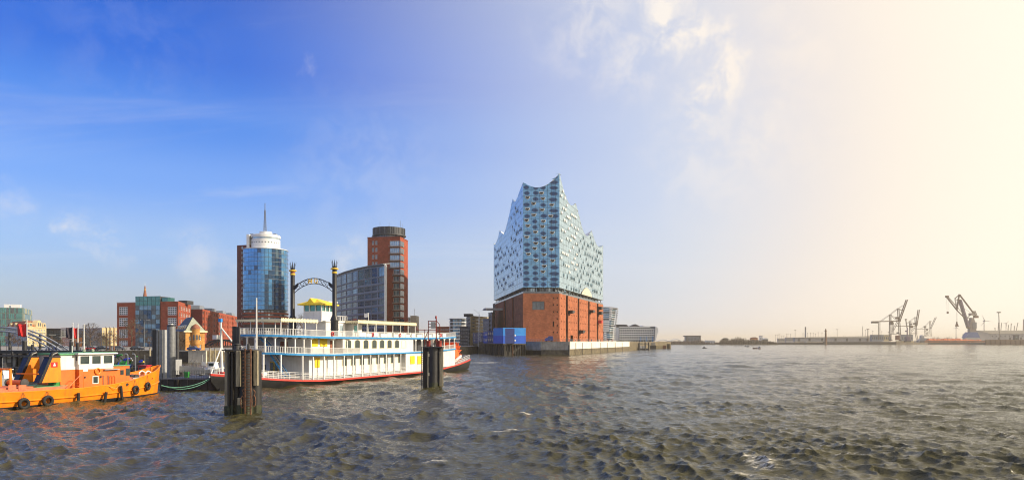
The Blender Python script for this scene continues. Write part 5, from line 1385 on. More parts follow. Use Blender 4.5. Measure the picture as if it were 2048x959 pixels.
    for y, za, zb in ((-3.6, 1.3, z1(-4)), (-1.4, z1(-6) + .1, z2(-4))):
        # stairs run athwart the bow, rising towards the far side
        o = MB(); n = 10; xx = -4.2
        for dx in (-.5, .5): o.bar((xx + dx, y, za), (xx + dx, y + 3.0, zb), .07, .3)
        st = o.build('stairs', 'blue_trim', root, kind='stuff')
        for i in range(n): t = (i + .5) / n; MB().box(xx - .47, xx + .47, y + 3 * t - .14, y + 3 * t + .14, lerp(za, zb, t) - .02, lerp(za, zb, t) + .03).build('tread', 'steel', st)
        MB().tube([(xx - .5, y, za + .9), (xx - .5, y + 3, zb + .9)], .035, 5).build('handrail', 'white_clean', st)
    # ---- top hamper on the sun deck
    zs = 7.85
    def awning(x0, x1, y0, y1, za, zb, name='awning'):
        o = MB().box(x0, x1, y0, y1, za, zb).build(name, 'cream', root)
        m = MB(); n = int((x1 - x0) / .38)
        for i in range(n):
            x = lerp(x0, x1, i / n); w = (x1 - x0) / n
            m.add([(x, y0 - .02, za + .02), (x + w, y0 - .02, za + .02), (x + w * .5, y0 - .02, za - .26), (x, y0 - .02, zb), (x + w, y0 - .02, zb), (x + w * .5, y0 - .02, zb + .22)], [(0, 2, 1), (3, 4, 5)])
        n2 = int((y1 - y0) / .38)
        for i in range(n2):
            y = lerp(y0, y1, i / n2); w = (y1 - y0) / n2
            m.add([(x0 - .02, y, za + .02), (x0 - .02, y + w, za + .02), (x0 - .02, y + w * .5, za - .26)], [(0, 1, 2)])
        m.build('scallops', 'cream', o, kind='stuff')
        k = max(3, int((x1 - x0) / 3.1))
        for i in range(k + 1):
            x = lerp(x0 + .2, x1 - .2, i / k)
            for y in (y0 + .2, y1 - .2): MB().box(x - .06, x + .06, y - .06, y + .06, zs, za).build('awning_post', 'white_clean', o)
    f5 = PL(-5.3)
    awning(f5.s(716), f5.s(833), -5.3, 5.0, 10.45, 10.75)
    awning(-6.2, 3.2, -3.9, 5.0, 10.25, 10.5)
    # pilot house
    px0, px1 = C0.s(625), C0.s(652); q0, q1 = px0, px0 + 3.4
    pc = MB().box(q0, q1, -1.9, 1.9, 10.6, 12.3).build('pilot_house', 'white', root)
    MB().box(q0 + .15, q1 - .15, -1.75, 1.75, 12.3, 13.35).build('glazing', 'glass_teal', pc)
    for x in (q0, q1 - .16):
        for y in (-1.9, -.65, .6, 1.74): MB().box(x, x + .16, y, y + .16, 12.3, 13.4).build('window_post', 'white_clean', pc)
    for x in (q0 + 1.1, q0 + 2.2):
        for y in (-1.9, 1.74): MB().box(x, x + .16, y, y + .16, 12.3, 13.4).build('window_post', 'white_clean', pc)
    rf = MB(); e = .75; rf.add([(q0 - e, -1.9 - e, 13.35), (q1 + e, -1.9 - e, 13.35), (q1 + e, 1.9 + e, 13.35), (q0 - e, 1.9 + e, 13.35), (q0 - e, -1.9 - e, 13.55), (q1 + e, -1.9 - e, 13.55), (q1 + e, 1.9 + e, 13.55), (q0 - e, 1.9 + e, 13.55), (q0 + 1.2, 0, 14.5), (q1 - 1.2, 0, 14.5)],
        [(0, 3, 2, 1), (0, 1, 5, 4), (1, 2, 6, 5), (2, 3, 7, 6), (3, 0, 4, 7), (4, 5, 9, 8), (5, 6, 9), (6, 7, 8, 9), (7, 4, 8)]); rf.build('roof', 'yellow', pc)
    gb = MB(); gb.add([(q0 - e, -.9, 13.5), (q0 - e, .9, 13.5), (q0 - e + .05, 0, 14.55), (q0 + 1.4, 0, 14.55), (q0 + .5, -1.0, 13.8), (q0 + .5, 1.0, 13.8)], [(0, 1, 2), (0, 2, 3, 4), (1, 5, 3, 2)]); gb.build('roof_gable', 'yellow', pc)
    MB().box(q0 - 1, q1 + 3.5, -2.6, 2.6, 10.4, 10.6).build('texas_deck', 'white', root)
    MB().box(q0 + .5, q1 + 3.0, -2.4, 2.4, zs, 10.4).build('texas_cabin', 'white', root)
    for x in (q0 + 3.6, q0 + 5.2): MB().box(x - .5, x + .4, -2.46, -2.4, 8.7, 9.9).build('cabin_window', 'win_bright', root)
    m = MB(); railing(m, [(q1 + .4, -2.5, 10.6), (q1 + 3.4, -2.5, 10.6), (q1 + 3.4, 2.5, 10.6)], .95, .5); m.build('texas_railing', 'white_clean', root, kind='stuff')
    o = MB().cyl((q1 + 1.0, 0, 10.6), (q1 + 1.0, 0, 14.0), .28, .22, 10).build('radar_mast', 'white_clean', root)
    MB().box(q1 - .4, q1 + 2.4, -1.2, -1.05, 14.0, 14.18).build('radar_bar', 'white_clean', o)
    MB().box(q1 + 4.5, q1 + 7.6, -3.0, 2.8, zs, 10.2).build('galley_cabin', 'white', root)
    MB().box(q1 + 5.0, q1 + 6.0, -3.06, -3.0, 8.6, 9.9).build('cabin_window', 'glass_teal', root)
    # funnels
    us = PL(-4.4).s(669)
    def funnel(y):
        ft = MB(); ft.lathe([(.66, zs - .1), (.66, 9.0), (.70, 9.05), (.70, 9.15), (.66, 9.2), (.66, 10.5), (.74, 10.6), (.74, 10.75), (.40, 11.6), (.38, 20.0), (.36, 20.0)], (us, y, 0), 18)
        fn = ft.build('funnel', 'black_paint', root, smooth=True)
        MB().torus((us, y, 19.55), (0, 0, 1), .56, .13, 20, 8).build('gold_ring', 'gold', fn)
        MB().lathe([(.38, 18.75), (.46, 18.8), (.46, 18.98), (.38, 19.05)], (us, y, 0), 18).build('gold_band', 'gold', fn)
        if y > 0: MB().lathe([(.385, 19.05), (.40, 19.06), (.40, 19.42), (.385, 19.43)], (us, y, 0), 18).build('red_band', 'brownish', fn)
        for i in range(10):
            a = 2 * math.pi * i / 10; c, s_ = math.cos(a), math.sin(a); m = MB()
            m.add([(us + .36 * math.cos(a - .28), y + .36 * math.sin(a - .28), 19.6), (us + .36 * math.cos(a + .28), y + .36 * math.sin(a + .28), 19.6), (us + .46 * math.cos(a + .16), y + .46 * math.sin(a + .16), 20.45), (us + .74 * c, y + .74 * s_, 21.2), (us + .46 * math.cos(a - .16), y + .46 * math.sin(a - .16), 20.45),
                   (us + .30 * c, y + .30 * s_, 19.6), (us + .40 * c, y + .40 * s_, 20.4)], [(0, 1, 2, 4), (4, 2, 3), (1, 0, 5), (0, 4, 6, 5), (2, 1, 5, 6), (4, 3, 6), (3, 2, 6)])
            m.build('crown_spike', 'black_paint', fn)
        MB().cyl((us, y, 19.3), (us, y, 20.0), .39, .37, 18).build('crown_collar', 'black_paint', fn)
        return fn
    funnel(-4.4); funnel(4.4)
    # scrolled arch between them with the two gilded letters
    ya, yb = -4.05, 4.05
    top = lambda y: 18.05 - 1.45 * (y / 4.05) ** 2
    lo = lambda y: 17.12 - 1.55 * (y / 4.05) ** 2
    ar = MB()
    ar.tube([(us, lerp(ya, yb, i / 24), top(lerp(ya, yb, i / 24))) for i in range(25)], .075, 6); arch = ar.build('scrolled_arch', 'black_paint', root)
    MB().tube([(us, lerp(ya, yb, i / 24), lo(lerp(ya, yb, i / 24))) for i in range(25)], .06, 6).build('lower_chord', 'black_paint', arch)
    for y in (-3.3, -2.35, -1.45, 1.45, 2.35, 3.3):
        zc = (top(y) + lo(y)) / 2; MB().torus((us, y, zc), (1, 0, 0), .36, .035, 16, 5).build('scroll', 'black_paint', arch)
    for a, b in ((-3.0, -2.0), (-2.1, -1.2), (1.2, 2.1), (2.0, 3.0)): MB().bar((us, a, lo(a)), (us, b, top(b)), .06).build('brace', 'black_paint', arch)
    for s_ in (-1, 1):
        m = MB(); m.slab([(0, 0), (1.0, .95), (1.0, -.1), (0, -1.3)], -.06, .06); o = m.build('gusset', 'black_paint', arch); o.matrix_local = T((us, s_ * 4.05, 17.0)) @ RZ(R(90) * (-s_)) @ Matrix.Diagonal((1, 1, 1, 1)) @ T((-0.05, 0, -.2)) @ SC(.9, 1, .6)
    # letters face forward (towards -x); reading left to right runs towards -y
    lt = MB(); zc = 17.18; hh = .84
    def LB(m, pts, w=.13):
        for (a, za), (b, zb) in zip(pts, pts[1:]): m.bar((us - .02, a, za), (us - .02, b, zb), .1, w)
    y0 = .95; LB(lt, [(y0, zc), (y0, zc + hh), (y0 - .3, zc + .2), (y0 - .6, zc + hh), (y0 - .6, zc)]); lt.build('letter_m', 'gold', arch)
    lq = MB(); y0 = -.55; pts = [(y0 + .28 * math.cos(2 * math.pi * i / 14), zc + hh / 2 + hh / 2 * math.sin(2 * math.pi * i / 14)) for i in range(15)]; LB(lq, pts); LB(lq, [(y0 - .05, zc + .22), (y0 - .34, zc - .05)]); lq.build('letter_q', 'gold', arch)
    # bow gear
    pb = PL(-2.5); sb = pb.s(513)
    MB().tube([(sb, -2.5, zh(sb)), (sb, -2.5, 7), (sb, -2.5, pb.z(513, 595))], [.16, .13, .09], 8).build('jack_staff', 'white_clean', root)
    xb = -15.0; ct = PL(0); zt = ct.z(444, 638)
    bx = ct.s(444)
    tr = MB(); tr.tube([(bx, 0, zh(-14)), (bx - .25, 0, zt)], [.2, .14], 8); tm = tr.build('bow_mast', 'white_clean', root)
    for p in ((bx + 2.2, -1.6), (bx + 2.2, 1.8), (bx - 2.3, .1)): MB().tube([(p[0], p[1], zh(-13)), (bx - .15, 0, lerp(zh(-13), zt, .52))], .1, 6).build('mast_leg', 'white_clean', tm)
    MB().tube([(bx - .2, 0, zt - 1.2), (bx - .1, -1.9, zt - 3.2)], .11, 6).build('boom', 'white_clean', tm)
    MB().box(bx - .45, bx - .1, -.2, .3, zt - .4, zt + .1).build('mast_head_light', 'sky_box', tm)
    MB().box(bx - .7, bx + .1, .3, 1.1, zt - 2.9, zt - 2.3).build('search_light', 'white_clean', tm)
    MB().box(bx - .3, bx + .5, -.5, .5, zh(-14) - .1, zh(-14) + .6).build('windlass', 'red_trim', root)
    m = MB(); railing(m, [(-8, -4.7, zf(-8)), (-11, -3.5, zf(-11)), (-13.5, -2.2, zf(-13.5)), (-15.6, -.7, zf(-15.6)), (-16.3, .2, zf(-16.3)), (-15.4, .9, zf(-15.4)), (-12, 3.2, zf(-12))], 1.0, .8); m.build('bow_rail', 'white_clean', root, kind='stuff')
    for y, x in ((-2.9, -9.5), (2.2, -10.5)): MB().torus((x, y, zf(-10) + .32), (0.3, 1, 0), .26, .12, 14, 6).build('bitt', 'red_trim', root)
    MB().box(-8.5, -6.5, -1.6, .6, zf(-7.5), zf(-7.5) + 1.0).build('deck_locker', 'white_clean', root)
    # stern wheel
    wx, wz, wr = 57.0, 3.75, 3.05
    hubm = MB(); hubm.cyl((wx, -4.3, wz), (wx, 4.3, wz), .45, n=12); wheel = hubm.build('stern_wheel', 'paddle_orange', root)
    for y in (-4.3, -1.5, 1.5, 4.3):
        MB().cyl((wx, y - .05, wz), (wx, y + .05, wz), 1.35, n=24).build('wheel_disc', 'paddle_orange', wheel)
        for rr in (2.05,): MB().torus((wx, y, wz), (0, 1, 0), rr, .07, 24, 5).build('wheel_ring', 'paddle_orange', wheel)
        for i in range(16):
            a = 2 * math.pi * i / 16; MB().bar((wx + 1.2 * math.cos(a), y, wz + 1.2 * math.sin(a)), (wx + wr * math.cos(a), y, wz + wr * math.sin(a)), .1, .1).build('spoke', 'paddle_orange', wheel)
    for i in range(16):
        a = 2 * math.pi * i / 16; c, s_ = math.cos(a), math.sin(a); m = MB()
        m.add([(wx + r_ * c + t_ * -s_, y, wz + r_ * s_ + t_ * c) for r_ in (2.15, 3.05) for t_ in (-.04, .04) for y in (-4.4, 4.4)], [(0, 1, 5, 4), (2, 6, 7, 3), (0, 4, 6, 2), (1, 3, 7, 5), (4, 5, 7, 6), (0, 2, 3, 1)]); m.build('paddle_board', 'paddle_orange', wheel)
    MB().box(52.02, 52.3, -6.2, 6.2, zh(52), z1(52) - .2).build('wheel_bulkhead', 'red_trim', root)
    for y in (-5.3, 5.3): MB().bar((52.3, y, zh(52) + .3), (57.5, y, 3.5), .35, .5).build('wheel_arm', 'white_clean', root)
    m = MB(); railing(m, [(53, -6.2, zf(53)), (57, -6.0, zf(57)), (62.2, -5.5, zf(62)), (62.2, 5.5, zf(62))], 1.15, 1.2, bars=(1.0, .66, .33)); m.build('stern_rail', 'white_clean', root, kind='stuff')
    MB().prism([(57.5, -.6), (61.5, -.3), (61.5, .3), (57.5, .6)], -1.4, .6).build('rudder', 'rust', root)
    for s_ in (3.5, 16, 26, 44): MB().torus((s_, -6.58, z2(s_) + .62), (0, 1, 0), .30, .075, 16, 6).build('life_ring', 'hot_red', root)
    for s_ in (-3, 0, 3, 6): MB().lathe([(.04, 0), (.13, .08), (.13, .28), (.04, .36)], (s_, -5.6, z1(s_) - .6), 8).build('deck_lantern', 'gold', root)
    for s_, w_ in ((6, 1.2), (10, .7), (14.5, 1.0), (21, .8), (25, 1.2)): MB().box(s_ - w_ / 2, s_ + w_ / 2, -6.0, -5.4, zf(s_), zf(s_) + .45).build('deck_locker', 'dark_panel' if w_ < 1 else 'grey_paint', root)
    # things standing on the sun deck
    fp = MB(T((0, 0, 0))); sflag = PL(-3.5).s(737)
    w = lambda x, y, z: Vector((O.x, O.y, 0)) + Vector((d.x * x - d.y * y, d.y * x + d.x * y, z))
    fl = thing('white_flag', 'small white flag on a pole above the awning of the paddle steamer', 'flag', w(sflag, -3.5, zs), rz)
    MB().cyl((0, 0, 0), (0, 0, 4.6), .06, n=6).build('pole', 'white_clean', fl)
    m = MB(); n = 8; vs = []
    for i in range(n + 1):
        for j in range(2): vs.append((.1 + i * .05, .15 + i * .14, 4.5 - j * .75 + .06 * math.sin(i)))
    m.add(vs, [(2 * i, 2 * i + 1, 2 * i + 3, 2 * i + 2) for i in range(n)]); c = m.build('cloth', 'white_clean', fl); c.modifiers.new('s', 'SOLIDIFY').thickness = .02
    ch0 = None
    for i in range(9):
        s = lerp(f5.s(770), f5.s(829), i / 8); lab = f'white deck chair under the awning, {["first","second","third","fourth","fifth","sixth","seventh","eighth","ninth"][i]} of the row counted from the bow'
        if ch0 is None:
            ch0 = thing('deck_chair', lab, 'chair', w(s, -4.6, zs), rz + .6, 'deck chairs on the sun deck')
            MB().box(-.28, .28, -.28, .28, .42, .47).build('seat', 'white_clean', ch0); MB().box(-.28, .28, .26, .31, .47, .95).build('backrest', 'white_clean', ch0)
            for x in (-.25, .25):
                for y in (-.25, .25): MB().box(x - .025, x + .025, y - .025, y + .025, 0, .42).build('leg', 'white_clean', ch0)
        else:
            c = copy_tree(ch0); c.location = w(s, -4.6, zs); c.rotation_euler = (0, 0, rz + random.uniform(0, 3)); c['label'] = lab
    return w, zs
steamer()

# ------------------------------------------------------------------ orange work boat
def tug():
    d = Vector((.347, .938)).normalized(); nrm = Vector((d.y, -d.x)); HB = 3.5
    O = Vector((-52.5, 70)) - HB * nrm; rz = math.atan2(d.y, d.x)
    root = thing('orange_work_boat', 'orange work boat with white wheelhouse and black tyre fenders along its hull', 'work boat', (O.x, O.y, 0), rz)
    def PL(y): a = O - nrm * y; return Fac(a, a + d * 20)
    zt = lambda x: np.interp(x, [-12, 0, 8, 12, 15.5, 18.5, 20.5, 22.5], [2.0, 1.62, 1.56, 1.68, 1.98, 2.52, 3.02, 3.75]).item()
    prof = [(-11, 2.6), (-9, 3.2), (-5, 3.5), (2, 3.55), (9, 3.55), (13, 3.4), (16, 2.95), (18.5, 2.25), (20.5, 1.45), (21.8, .75), (22.4, .12)]
    def shell(zs, mat, name, inner=False):
        k = len(zs); vs = []; fs = []
        for x, hb in prof:
            for sd in (-1, 1):
                for fy, fz in zs: vs.append((x + (.12 * max(0, fz(x)) if x > 20 else 0), sd * (hb * fy), fz(x)))
        for i in range(len(prof) - 1):
            for sd in range(2):
                for j in range(k - 1):
                    q = (i * 2 * k + sd * k + j, (i + 1) * 2 * k + sd * k + j, (i + 1) * 2 * k + sd * k + j + 1, i * 2 * k + sd * k + j + 1); fs.append(q if sd == 0 else q[::-1])
        for i in (0, len(prof) - 1): fs.append(tuple(i * 2 * k + j for j in range(k)) + tuple(i * 2 * k + k + j for j in range(k - 1, -1, -1)))
        return MB().add(vs, fs).build(name, mat, root, smooth=True)
    shell([(.70, lambda x: -1.0), (.90, lambda x: .12), (.905, lambda x: .18)], 'black_hull', 'bottom')
    shell([(.905, lambda x: .16), (.95, lambda x: zt(x) * .42), (.955, lambda x: zt(x) * .46), (1.0, lambda x: zt(x)), (.965, lambda x: zt(x) + .01), (.93, lambda x: max(.75, zt(x) - 1.0))], 'tug_orange', 'hull')
    out = [(x, -hb * .94) for x, hb in prof] + [(x, hb * .94) for x, hb in reversed(prof)]
    MB().poly([(x, y, max(.8, zt(x) - .95)) for x, y in out]).build('deck', 'tug_deck', root)
    for side in (-1, 1):
        MB().tube([(x + (.12 * zt(x) * .44 if x > 20 else 0), side * (hb * .955 + .05), zt(x) * .44) for x, hb in prof], .085, 6).build('rubbing_strake', 'tug_orange', root, smooth=True)
        MB().tube([(x + (.12 * zt(x) if x > 20 else 0), side * hb * .985, zt(x) + .03) for x, hb in prof], .075, 6).build('cap_rail', 'cream' if side < 0 else 'tug_orange', root, smooth=True) if side > 0 else MB().tube([(x + (.12 * zt(x) if x > 20 else 0), side * hb * .985, zt(x) + .03) for x, hb in prof], .075, 6).build('cap_rail', 'tug_orange', root, smooth=True)
    def hbx(x): return float(np.interp(x, [p[0] for p in prof], [p[1] for p in prof]))
    NS = PL(-3.5)
    # tyres on chains
    ty = MB(); ty.torus((0, 0, 0), (0, 1, 0), .46, .185, 22, 10); tyme = ty.mesh('tyre_fender', 'rubber', True)
    for u, v, sc in ((47.6, 806.5, 1.0), (95.8, 801, 1.0), (271.6, 779, .92), (295.6, 771.5, .88)):
        x = NS.s(u)
        for _ in range(12):                                  # land on the curved side
            f = PL(-hbx(x) * .98 - .2); x = f.s(u)
        z = f.z(u, v); o = link('tyre_fender', tyme, root, T((x, -hbx(x) * .98 - .22, z)) @ RZ(math.atan2(hbx(x - .5) - hbx(x + .5), -1.0) * -1 if x > 12 else 0) @ SC(sc, sc, sc))
        for dx in (-.25, .25): MB().tube([(x + dx * .2, -hbx(x) * 1.0 - .03, zt(x) - .05), (x + dx, -hbx(x) * .98 - .15, z + .42)], .022, 4).build('chain', 'rust', root)
    for u, v0, v1, lean in ((157, 785, 808, .04), (211, 783, 805, -.1), (243.5, 771, 799, .12)):
        f = PL(-3.7); x = f.s(u); f = PL(-hbx(x) - .2); x = f.s(u); y = -hbx(x) - .2
        MB().cyl((x - lean, y - .02, f.z(u, v0)), (x + lean, y + .06, f.z(u, v1)), .17, n=10).build('fender_post', 'rubber', root)
    # hawse pipes
    for u, v in ((254.5, 768), (306.5, 756)):
        f = PL(-2.9); x = f.s(u); f = PL(-hbx(x)); x = f.s(u); f = PL(-hbx(x)); MB().torus((x, -hbx(x) * .985 - .02, f.z(u, v)), (.35, 1, 0), .2, .05, 14, 6).build('hawse_ring', 'tug_orange', root); MB().cyl((x, -hbx(x) * .985 - .05, f.z(u, v)), (x, -hbx(x) * .985 + .04, f.z(u, v)), .19, n=12).build('hawse_hole', 'dark_void', root)
    # deck house and wheelhouse
    YH = -2.1; fh = PL(YH); xa, xm, xf = fh.s(158.5), fh.s(228), fh.s(266)
    zd, zr, zw = 1.0, fh.z(190, 737), fh.z(190, 707.5)
    hs = MB(); hs.prism([(xa, YH), (xm, YH), (xm, -YH), (xa, -YH)], zd, zr); hs.build('deck_house', 'tug_house', root)
    zfr = fh.z(247, 730); MB().prism([(xm - .02, YH), (xf - .5, YH), (xf, YH + .7), (xf, -YH - .7), (xf - .5, -YH), (xm - .02, -YH)], zd, zfr - .06).build('fore_house', 'tug_house', root)
    MB().prism([(xm - .02, YH - .08), (xf - .45, YH - .08), (xf + .08, YH + .7), (xf + .08, -YH - .7), (xf - .45, -YH + .08), (xm - .02, -YH + .08)], zfr - .05, zfr + .03).build('fore_deck', 'green_deck', root)
    wl = .18; xa2 = xa; wz0 = zr
    m = MB(); m.prism([(xa2, YH + .05), (xm, YH + .05), (xm, -YH - .05), (xa2, -YH - .05)], wz0, wz0 + .62); whs = m.build('wheelhouse', 'white', root)
    g0, g1 = fh.z(190, 726.5), fh.z(190, 711)
    # glazed band: posts and panes, slightly flared
    MB().prism([(xa2 + .1, YH + .14), (xm - .1, YH + .14), (xm - .1, -YH - .14), (xa2 + .1, -YH - .14)], wz0 + .6, zw - .1).build('glazing', 'boat_window', whs)
    MB().prism([(xa2, YH + .05), (xm, YH + .05), (xm, -YH - .05), (xa2, -YH - .05)], g1, zw - .02).build('header', 'white', whs)
    for u in (159, 181, 206, 227):
        x = fh.s(u); MB().box(x - .12, x + .12, YH + .04, YH + .2, wz0 + .6, g1 + .02).build('window_post', 'white_clean', whs)
    for u in (183.5, 203.5): x = fh.s(u); MB().box(x - .1, x + .1, YH + .05, YH + .2, wz0 + .6, g1).build('window_post', 'white_clean', whs)
    for y in (YH + .05, -.7, .75, -YH - .25): MB().box(xa2 - .01, xa2 + .18, y, y + .2, wz0 + .6, g1).build('window_post', 'white_clean', whs)
    MB().box(xa2 - .02, xa2 + .1, YH + .3, -YH - .3, wz0 + .55, wz0 + 1.0).build('aft_panel', 'white', whs)
    ro = MB(); ro.prism([(xa2 - .3, YH - .25), (xm + .35, YH - .25), (xm + .5, 0), (xm + .35, -YH + .25), (xa2 - .3, -YH + .25)], zw, zw + .16); rf = ro.build('roof', 'white_clean', whs)
    MB().prism([(xa2 - .2, YH - .12), (xm + .25, YH - .12), (xm + .25, -YH + .12), (xa2 - .2, -YH + .12)], zw + .16, zw + .2).build('roof_deck', 'green_deck', rf)
    # aft annex with door, lower white upper storey
    xe = xa - 1.9; MB().prism([(xe, YH + .5), (xa + .02, YH + .5), (xa + .02, -YH + .1), (xe, -YH + .1)], zd, zr).build('aft_house', 'tug_house', root)
    MB().prism([(xe, YH + .5), (xa + .02, YH + .5), (xa + .02, -YH + .1), (xe, -YH + .1)], zr + .01, zw - .05).build('aft_wheelhouse', 'white', root)
    MB().prism([(xe - .25, YH + .3), (xa, YH + .3), (xa, -YH + .3), (xe - .25, -YH + .3)], zw - .04, zw + .12).build('aft_roof', 'green_deck', root)
    MB().box(xe - .05, xe, -.3, .5, zr - .9, zw - .3).build('aft_door', 'dark_panel', root)
    MB().box(xe - .05, xe, -1.35, -.6, zr + .55, zw - .3).build('aft_window', 'boat_window', root)
    # windows, life ring, plates on the side
    def plate(u0, u1, v0, v1, mat, name, y=YH, t=.05):
        f = PL(y); um = (u0 + u1) / 2; return MB().box(f.s(u0), f.s(u1), y - t, y - .001, f.z(um, v1), f.z(um, v0)).build(name, mat, root)
    plate(184.5, 196.5, 751, 766.5, 'white_clean', 'window_frame'); plate(186, 195, 752.5, 765, 'boat_window', 'house_window', YH, .06)
    for u0, u1, v0, v1 in ((240.5, 247, 739, 748.5), (251.5, 259.5, 735.5, 750)):
        plate(u0, u1, v0, v1, 'dark_steel', 'window_frame'); plate(u0 + .9, u1 - .9, v0 + 1.2, v1 - 1.2, 'boat_window', 'house_window', YH, .07)
    plate(166, 175.5, 737.5, 742, 'white_clean', 'name_board', YH, .04)
    MB().torus((fh.s(194.5), YH - .1, fh.z(194.5, 741.5)), (0, 1, 0), .33, .085, 20, 8).build('life_ring', 'tug_orange', root)
    plate(207, 236, 737, 738.6, 'grey_paint', 'shelf', YH, .3)
    plate(168, 171, 752, 755.5, 'dark_void', 'vent', YH, .05); plate(199.5, 202.5, 751, 754, 'dark_steel', 'lamp', YH, .15)
    for u in (206, 216): f = PL(YH); x = f.s(u); MB().box(x - .04, x + .04, YH - .05, YH, zd + .2, f.z(u, 750)).build('door_seam', 'dark_steel', root)
    for u in (220, 226): f = PL(YH - .1); x = f.s(u); MB().tube([(x, YH - .1, zd + .3), (x, YH - .1, f.z(u, 753)), (x + .15, YH - .1, f.z(u, 750)), (x + .3, YH - .1, f.z(u, 753)), (x + .3, YH - .1, zd + .3)], .035, 5).build('vent_pipe', 'tug_house', root)
    # funnels: a raked pair
    ff = PL(-2.2)
    for y0, y1 in ((-2.2, -1.35), (1.2, 2.0)):
        f = ff; b0, b1, t0, t1 = f.s(77.5), f.s(123), f.s(99), f.s(120.5); zb, ztp = f.z(100, 764), f.z(108, 714.5)
        fu = MB().slab([(b0 + .06, zb), (b1, zb), (t1, ztp), (t0 + .06, ztp)], y0, y1).build('funnel', 'tug_orange', root)
        MB().add([(b0, y0 - .02, zb), (b0, y1 + .02, zb), (t0, y1 + .02, ztp), (t0, y0 - .02, ztp), (b0 + .35, y0 - .02, zb), (t0 + .35, y0 - .02, ztp), (b0 + .35, y1 + .02, zb), (t0 + .35, y1 + .02, ztp)], [(0, 1, 2, 3), (0, 3, 5, 4), (1, 6, 7, 2)]).build('black_stripe', 'black_paint', fu)  # black sheet over the raked aft face and its side edges
        MB().box(t0 - .05, t1 + .05, y0 - .04, y1 + .04, ztp, ztp + .12).build('funnel_top', 'black_paint', fu)
        MB().tube([(lerp(t0, t1, .4), (y0 + y1) / 2, ztp), (lerp(t0, t1, .5), (y0 + y1) / 2, ztp + .35), (lerp(t0, t1, .9), (y0 + y1) / 2, ztp + .5)], .26, 10).build('exhaust', 'black_paint', fu, smooth=True)
        if y0 < 0:
            e0, e1, z0, z1 = f.s(102), f.s(114.8), f.z(108, 733.5), f.z(108, 723.5)
            em = MB().box(e0, e1, y0 - .035, y0 - .001, z0, z1).build('emblem_plate', 'red_flag', fu)
            cx = (e0 + e1) / 2; w = (e1 - e0) * .18; c = MB(); zc0 = lerp(z0, z1, .22)
            c.slab([(cx - w, zc0), (cx + w, zc0), (cx + w, lerp(z0, z1, .55)), (cx + w * .5, lerp(z0, z1, .55)), (cx + w * .5, lerp(z0, z1, .82)), (cx - w * .5, lerp(z0, z1, .82)), (cx - w * .5, lerp(z0, z1, .55)), (cx - w, lerp(z0, z1, .55))], y0 - .06, y0 - .036); c.build('castle_emblem', 'white_clean', em)
    MB().bar((ff.s(80), 1.6, 3.4), (ff.s(84), -1.6, 3.4), .12).build('crossbar', 'tug_orange', root)
    # engine casing, hatch covers, tow gear
    fc = PL(-2.4); c0, c1 = fc.s(-20), fc.s(135)
    MB().prism([(c0, -2.4), (c1, -2.4), (c1, 2.4), (c0, 2.4)], .9, 1.95).build('engine_casing', 'tug_deck', root)
    MB().box(fc.s(74), c1, -2.42, 2.42, 1.95, 2.0).build('casing_top', 'green_deck', root)
    for u0, u1 in ((-14, 16), (19, 38), (40, 70)): MB().box(fc.s(u0) + .05, fc.s(u1) - .05, -2.2, 2.2, 1.96, 2.1).build('hatch_cover', 'tug_deck', root)
    for u0, u1 in ((16, 31), (36.5, 52)): plate(u0, u1, 769, 780, 'tug_deck', 'access_panel', -2.4, .05)
    MB().tube([(fc.s(44), 1.0, 2.0), (fc.s(44), 1.0, 4.0), (fc.s(44), -.6, 4.0), (fc.s(44), -.6, 2.0)], .14, 8).build('tow_arch', 'tug_orange', root)
    MB().cyl((fc.s(66), -1.0, 2.45), (fc.s(66), 1.4, 2.45), .3, n=16).build('winch_drum', 'tug_house', root)
    for y in (-1.05, 1.45): MB().cyl((fc.s(66), y - .05, 2.45), (fc.s(66), y + .05, 2.45), .45, n=18).build('winch_flange', 'dark_steel', root)
    for u in (3, 9): MB().torus((fc.s(u), -2.55, 1.5), (0, 1, 0), .14, .06, 12, 6).build('valve_wheel', 'hot_red', root)
    MB().box(fc.s(119), fc.s(131), -2.9, -2.45, .95, 1.6).build('deck_motor', 'dark_steel', root)
    MB().torus((fc.s(106), -2.75, 1.25), (0, 1, 0), .32, .07, 14, 6).build('hose_reel', 'tug_orange', root)
    # steps and green railings beside the house
    sx = xa - .2
    for i in range(5): MB().box(sx - 1.5 + i * .3, sx - 1.25 + i * .3, -2.9, -2.2, 1.0 + i * .28, 1.05 + i * .28).build('step', 'tug_house', root)
    MB().tube([(sx - 1.6, -2.9, 1.9), (sx - .3, -2.9, 3.1), (sx + .1, -2.9, 3.1), (sx + .1, -2.9, 1.2)], .035, 5).build('handrail', 'tug_house', root)
    MB().box(sx - 2.4, sx - 1.6, -1.5, -.6, 2.0, 2.5).build('green_locker', 'leaf_green', root)
    # foredeck gear
    MB().box(xf + 1.0, xf + 2.4, -.9, .9, 1.6, 2.35).build('anchor_winch', 'grey_paint', root)
    for y in (-.7, 0, .7): MB().cyl((xf + 1.7, y - .12, 2.4), (xf + 1.7, y + .12, 2.4), .36, n=14).build('winch_flange', 'dark_steel', root)
    for y in (-.6, .5): MB().tube([(xf + 3.2, y, 1.8), (xf + 3.2, y, 2.9), (xf + 3.6, y, 3.1), (xf + 4.0, y, 2.9)], .09, 7).build('vent_cowl', 'white_clean', root)
    MB().cyl((xf + 4.6, 0, 2.0), (xf + 4.6, 0, 3.6), .16, n=10).build('samson_post', 'tug_orange', root)
    MB().tube([(xm - 2, -3.4, zt(12) + .05), (xm - 1, -3.62, zt(12) - .4), (xm - .2, -3.4, zt(13) + .05)], .035, 5).build('mooring_line', 'rope', root)
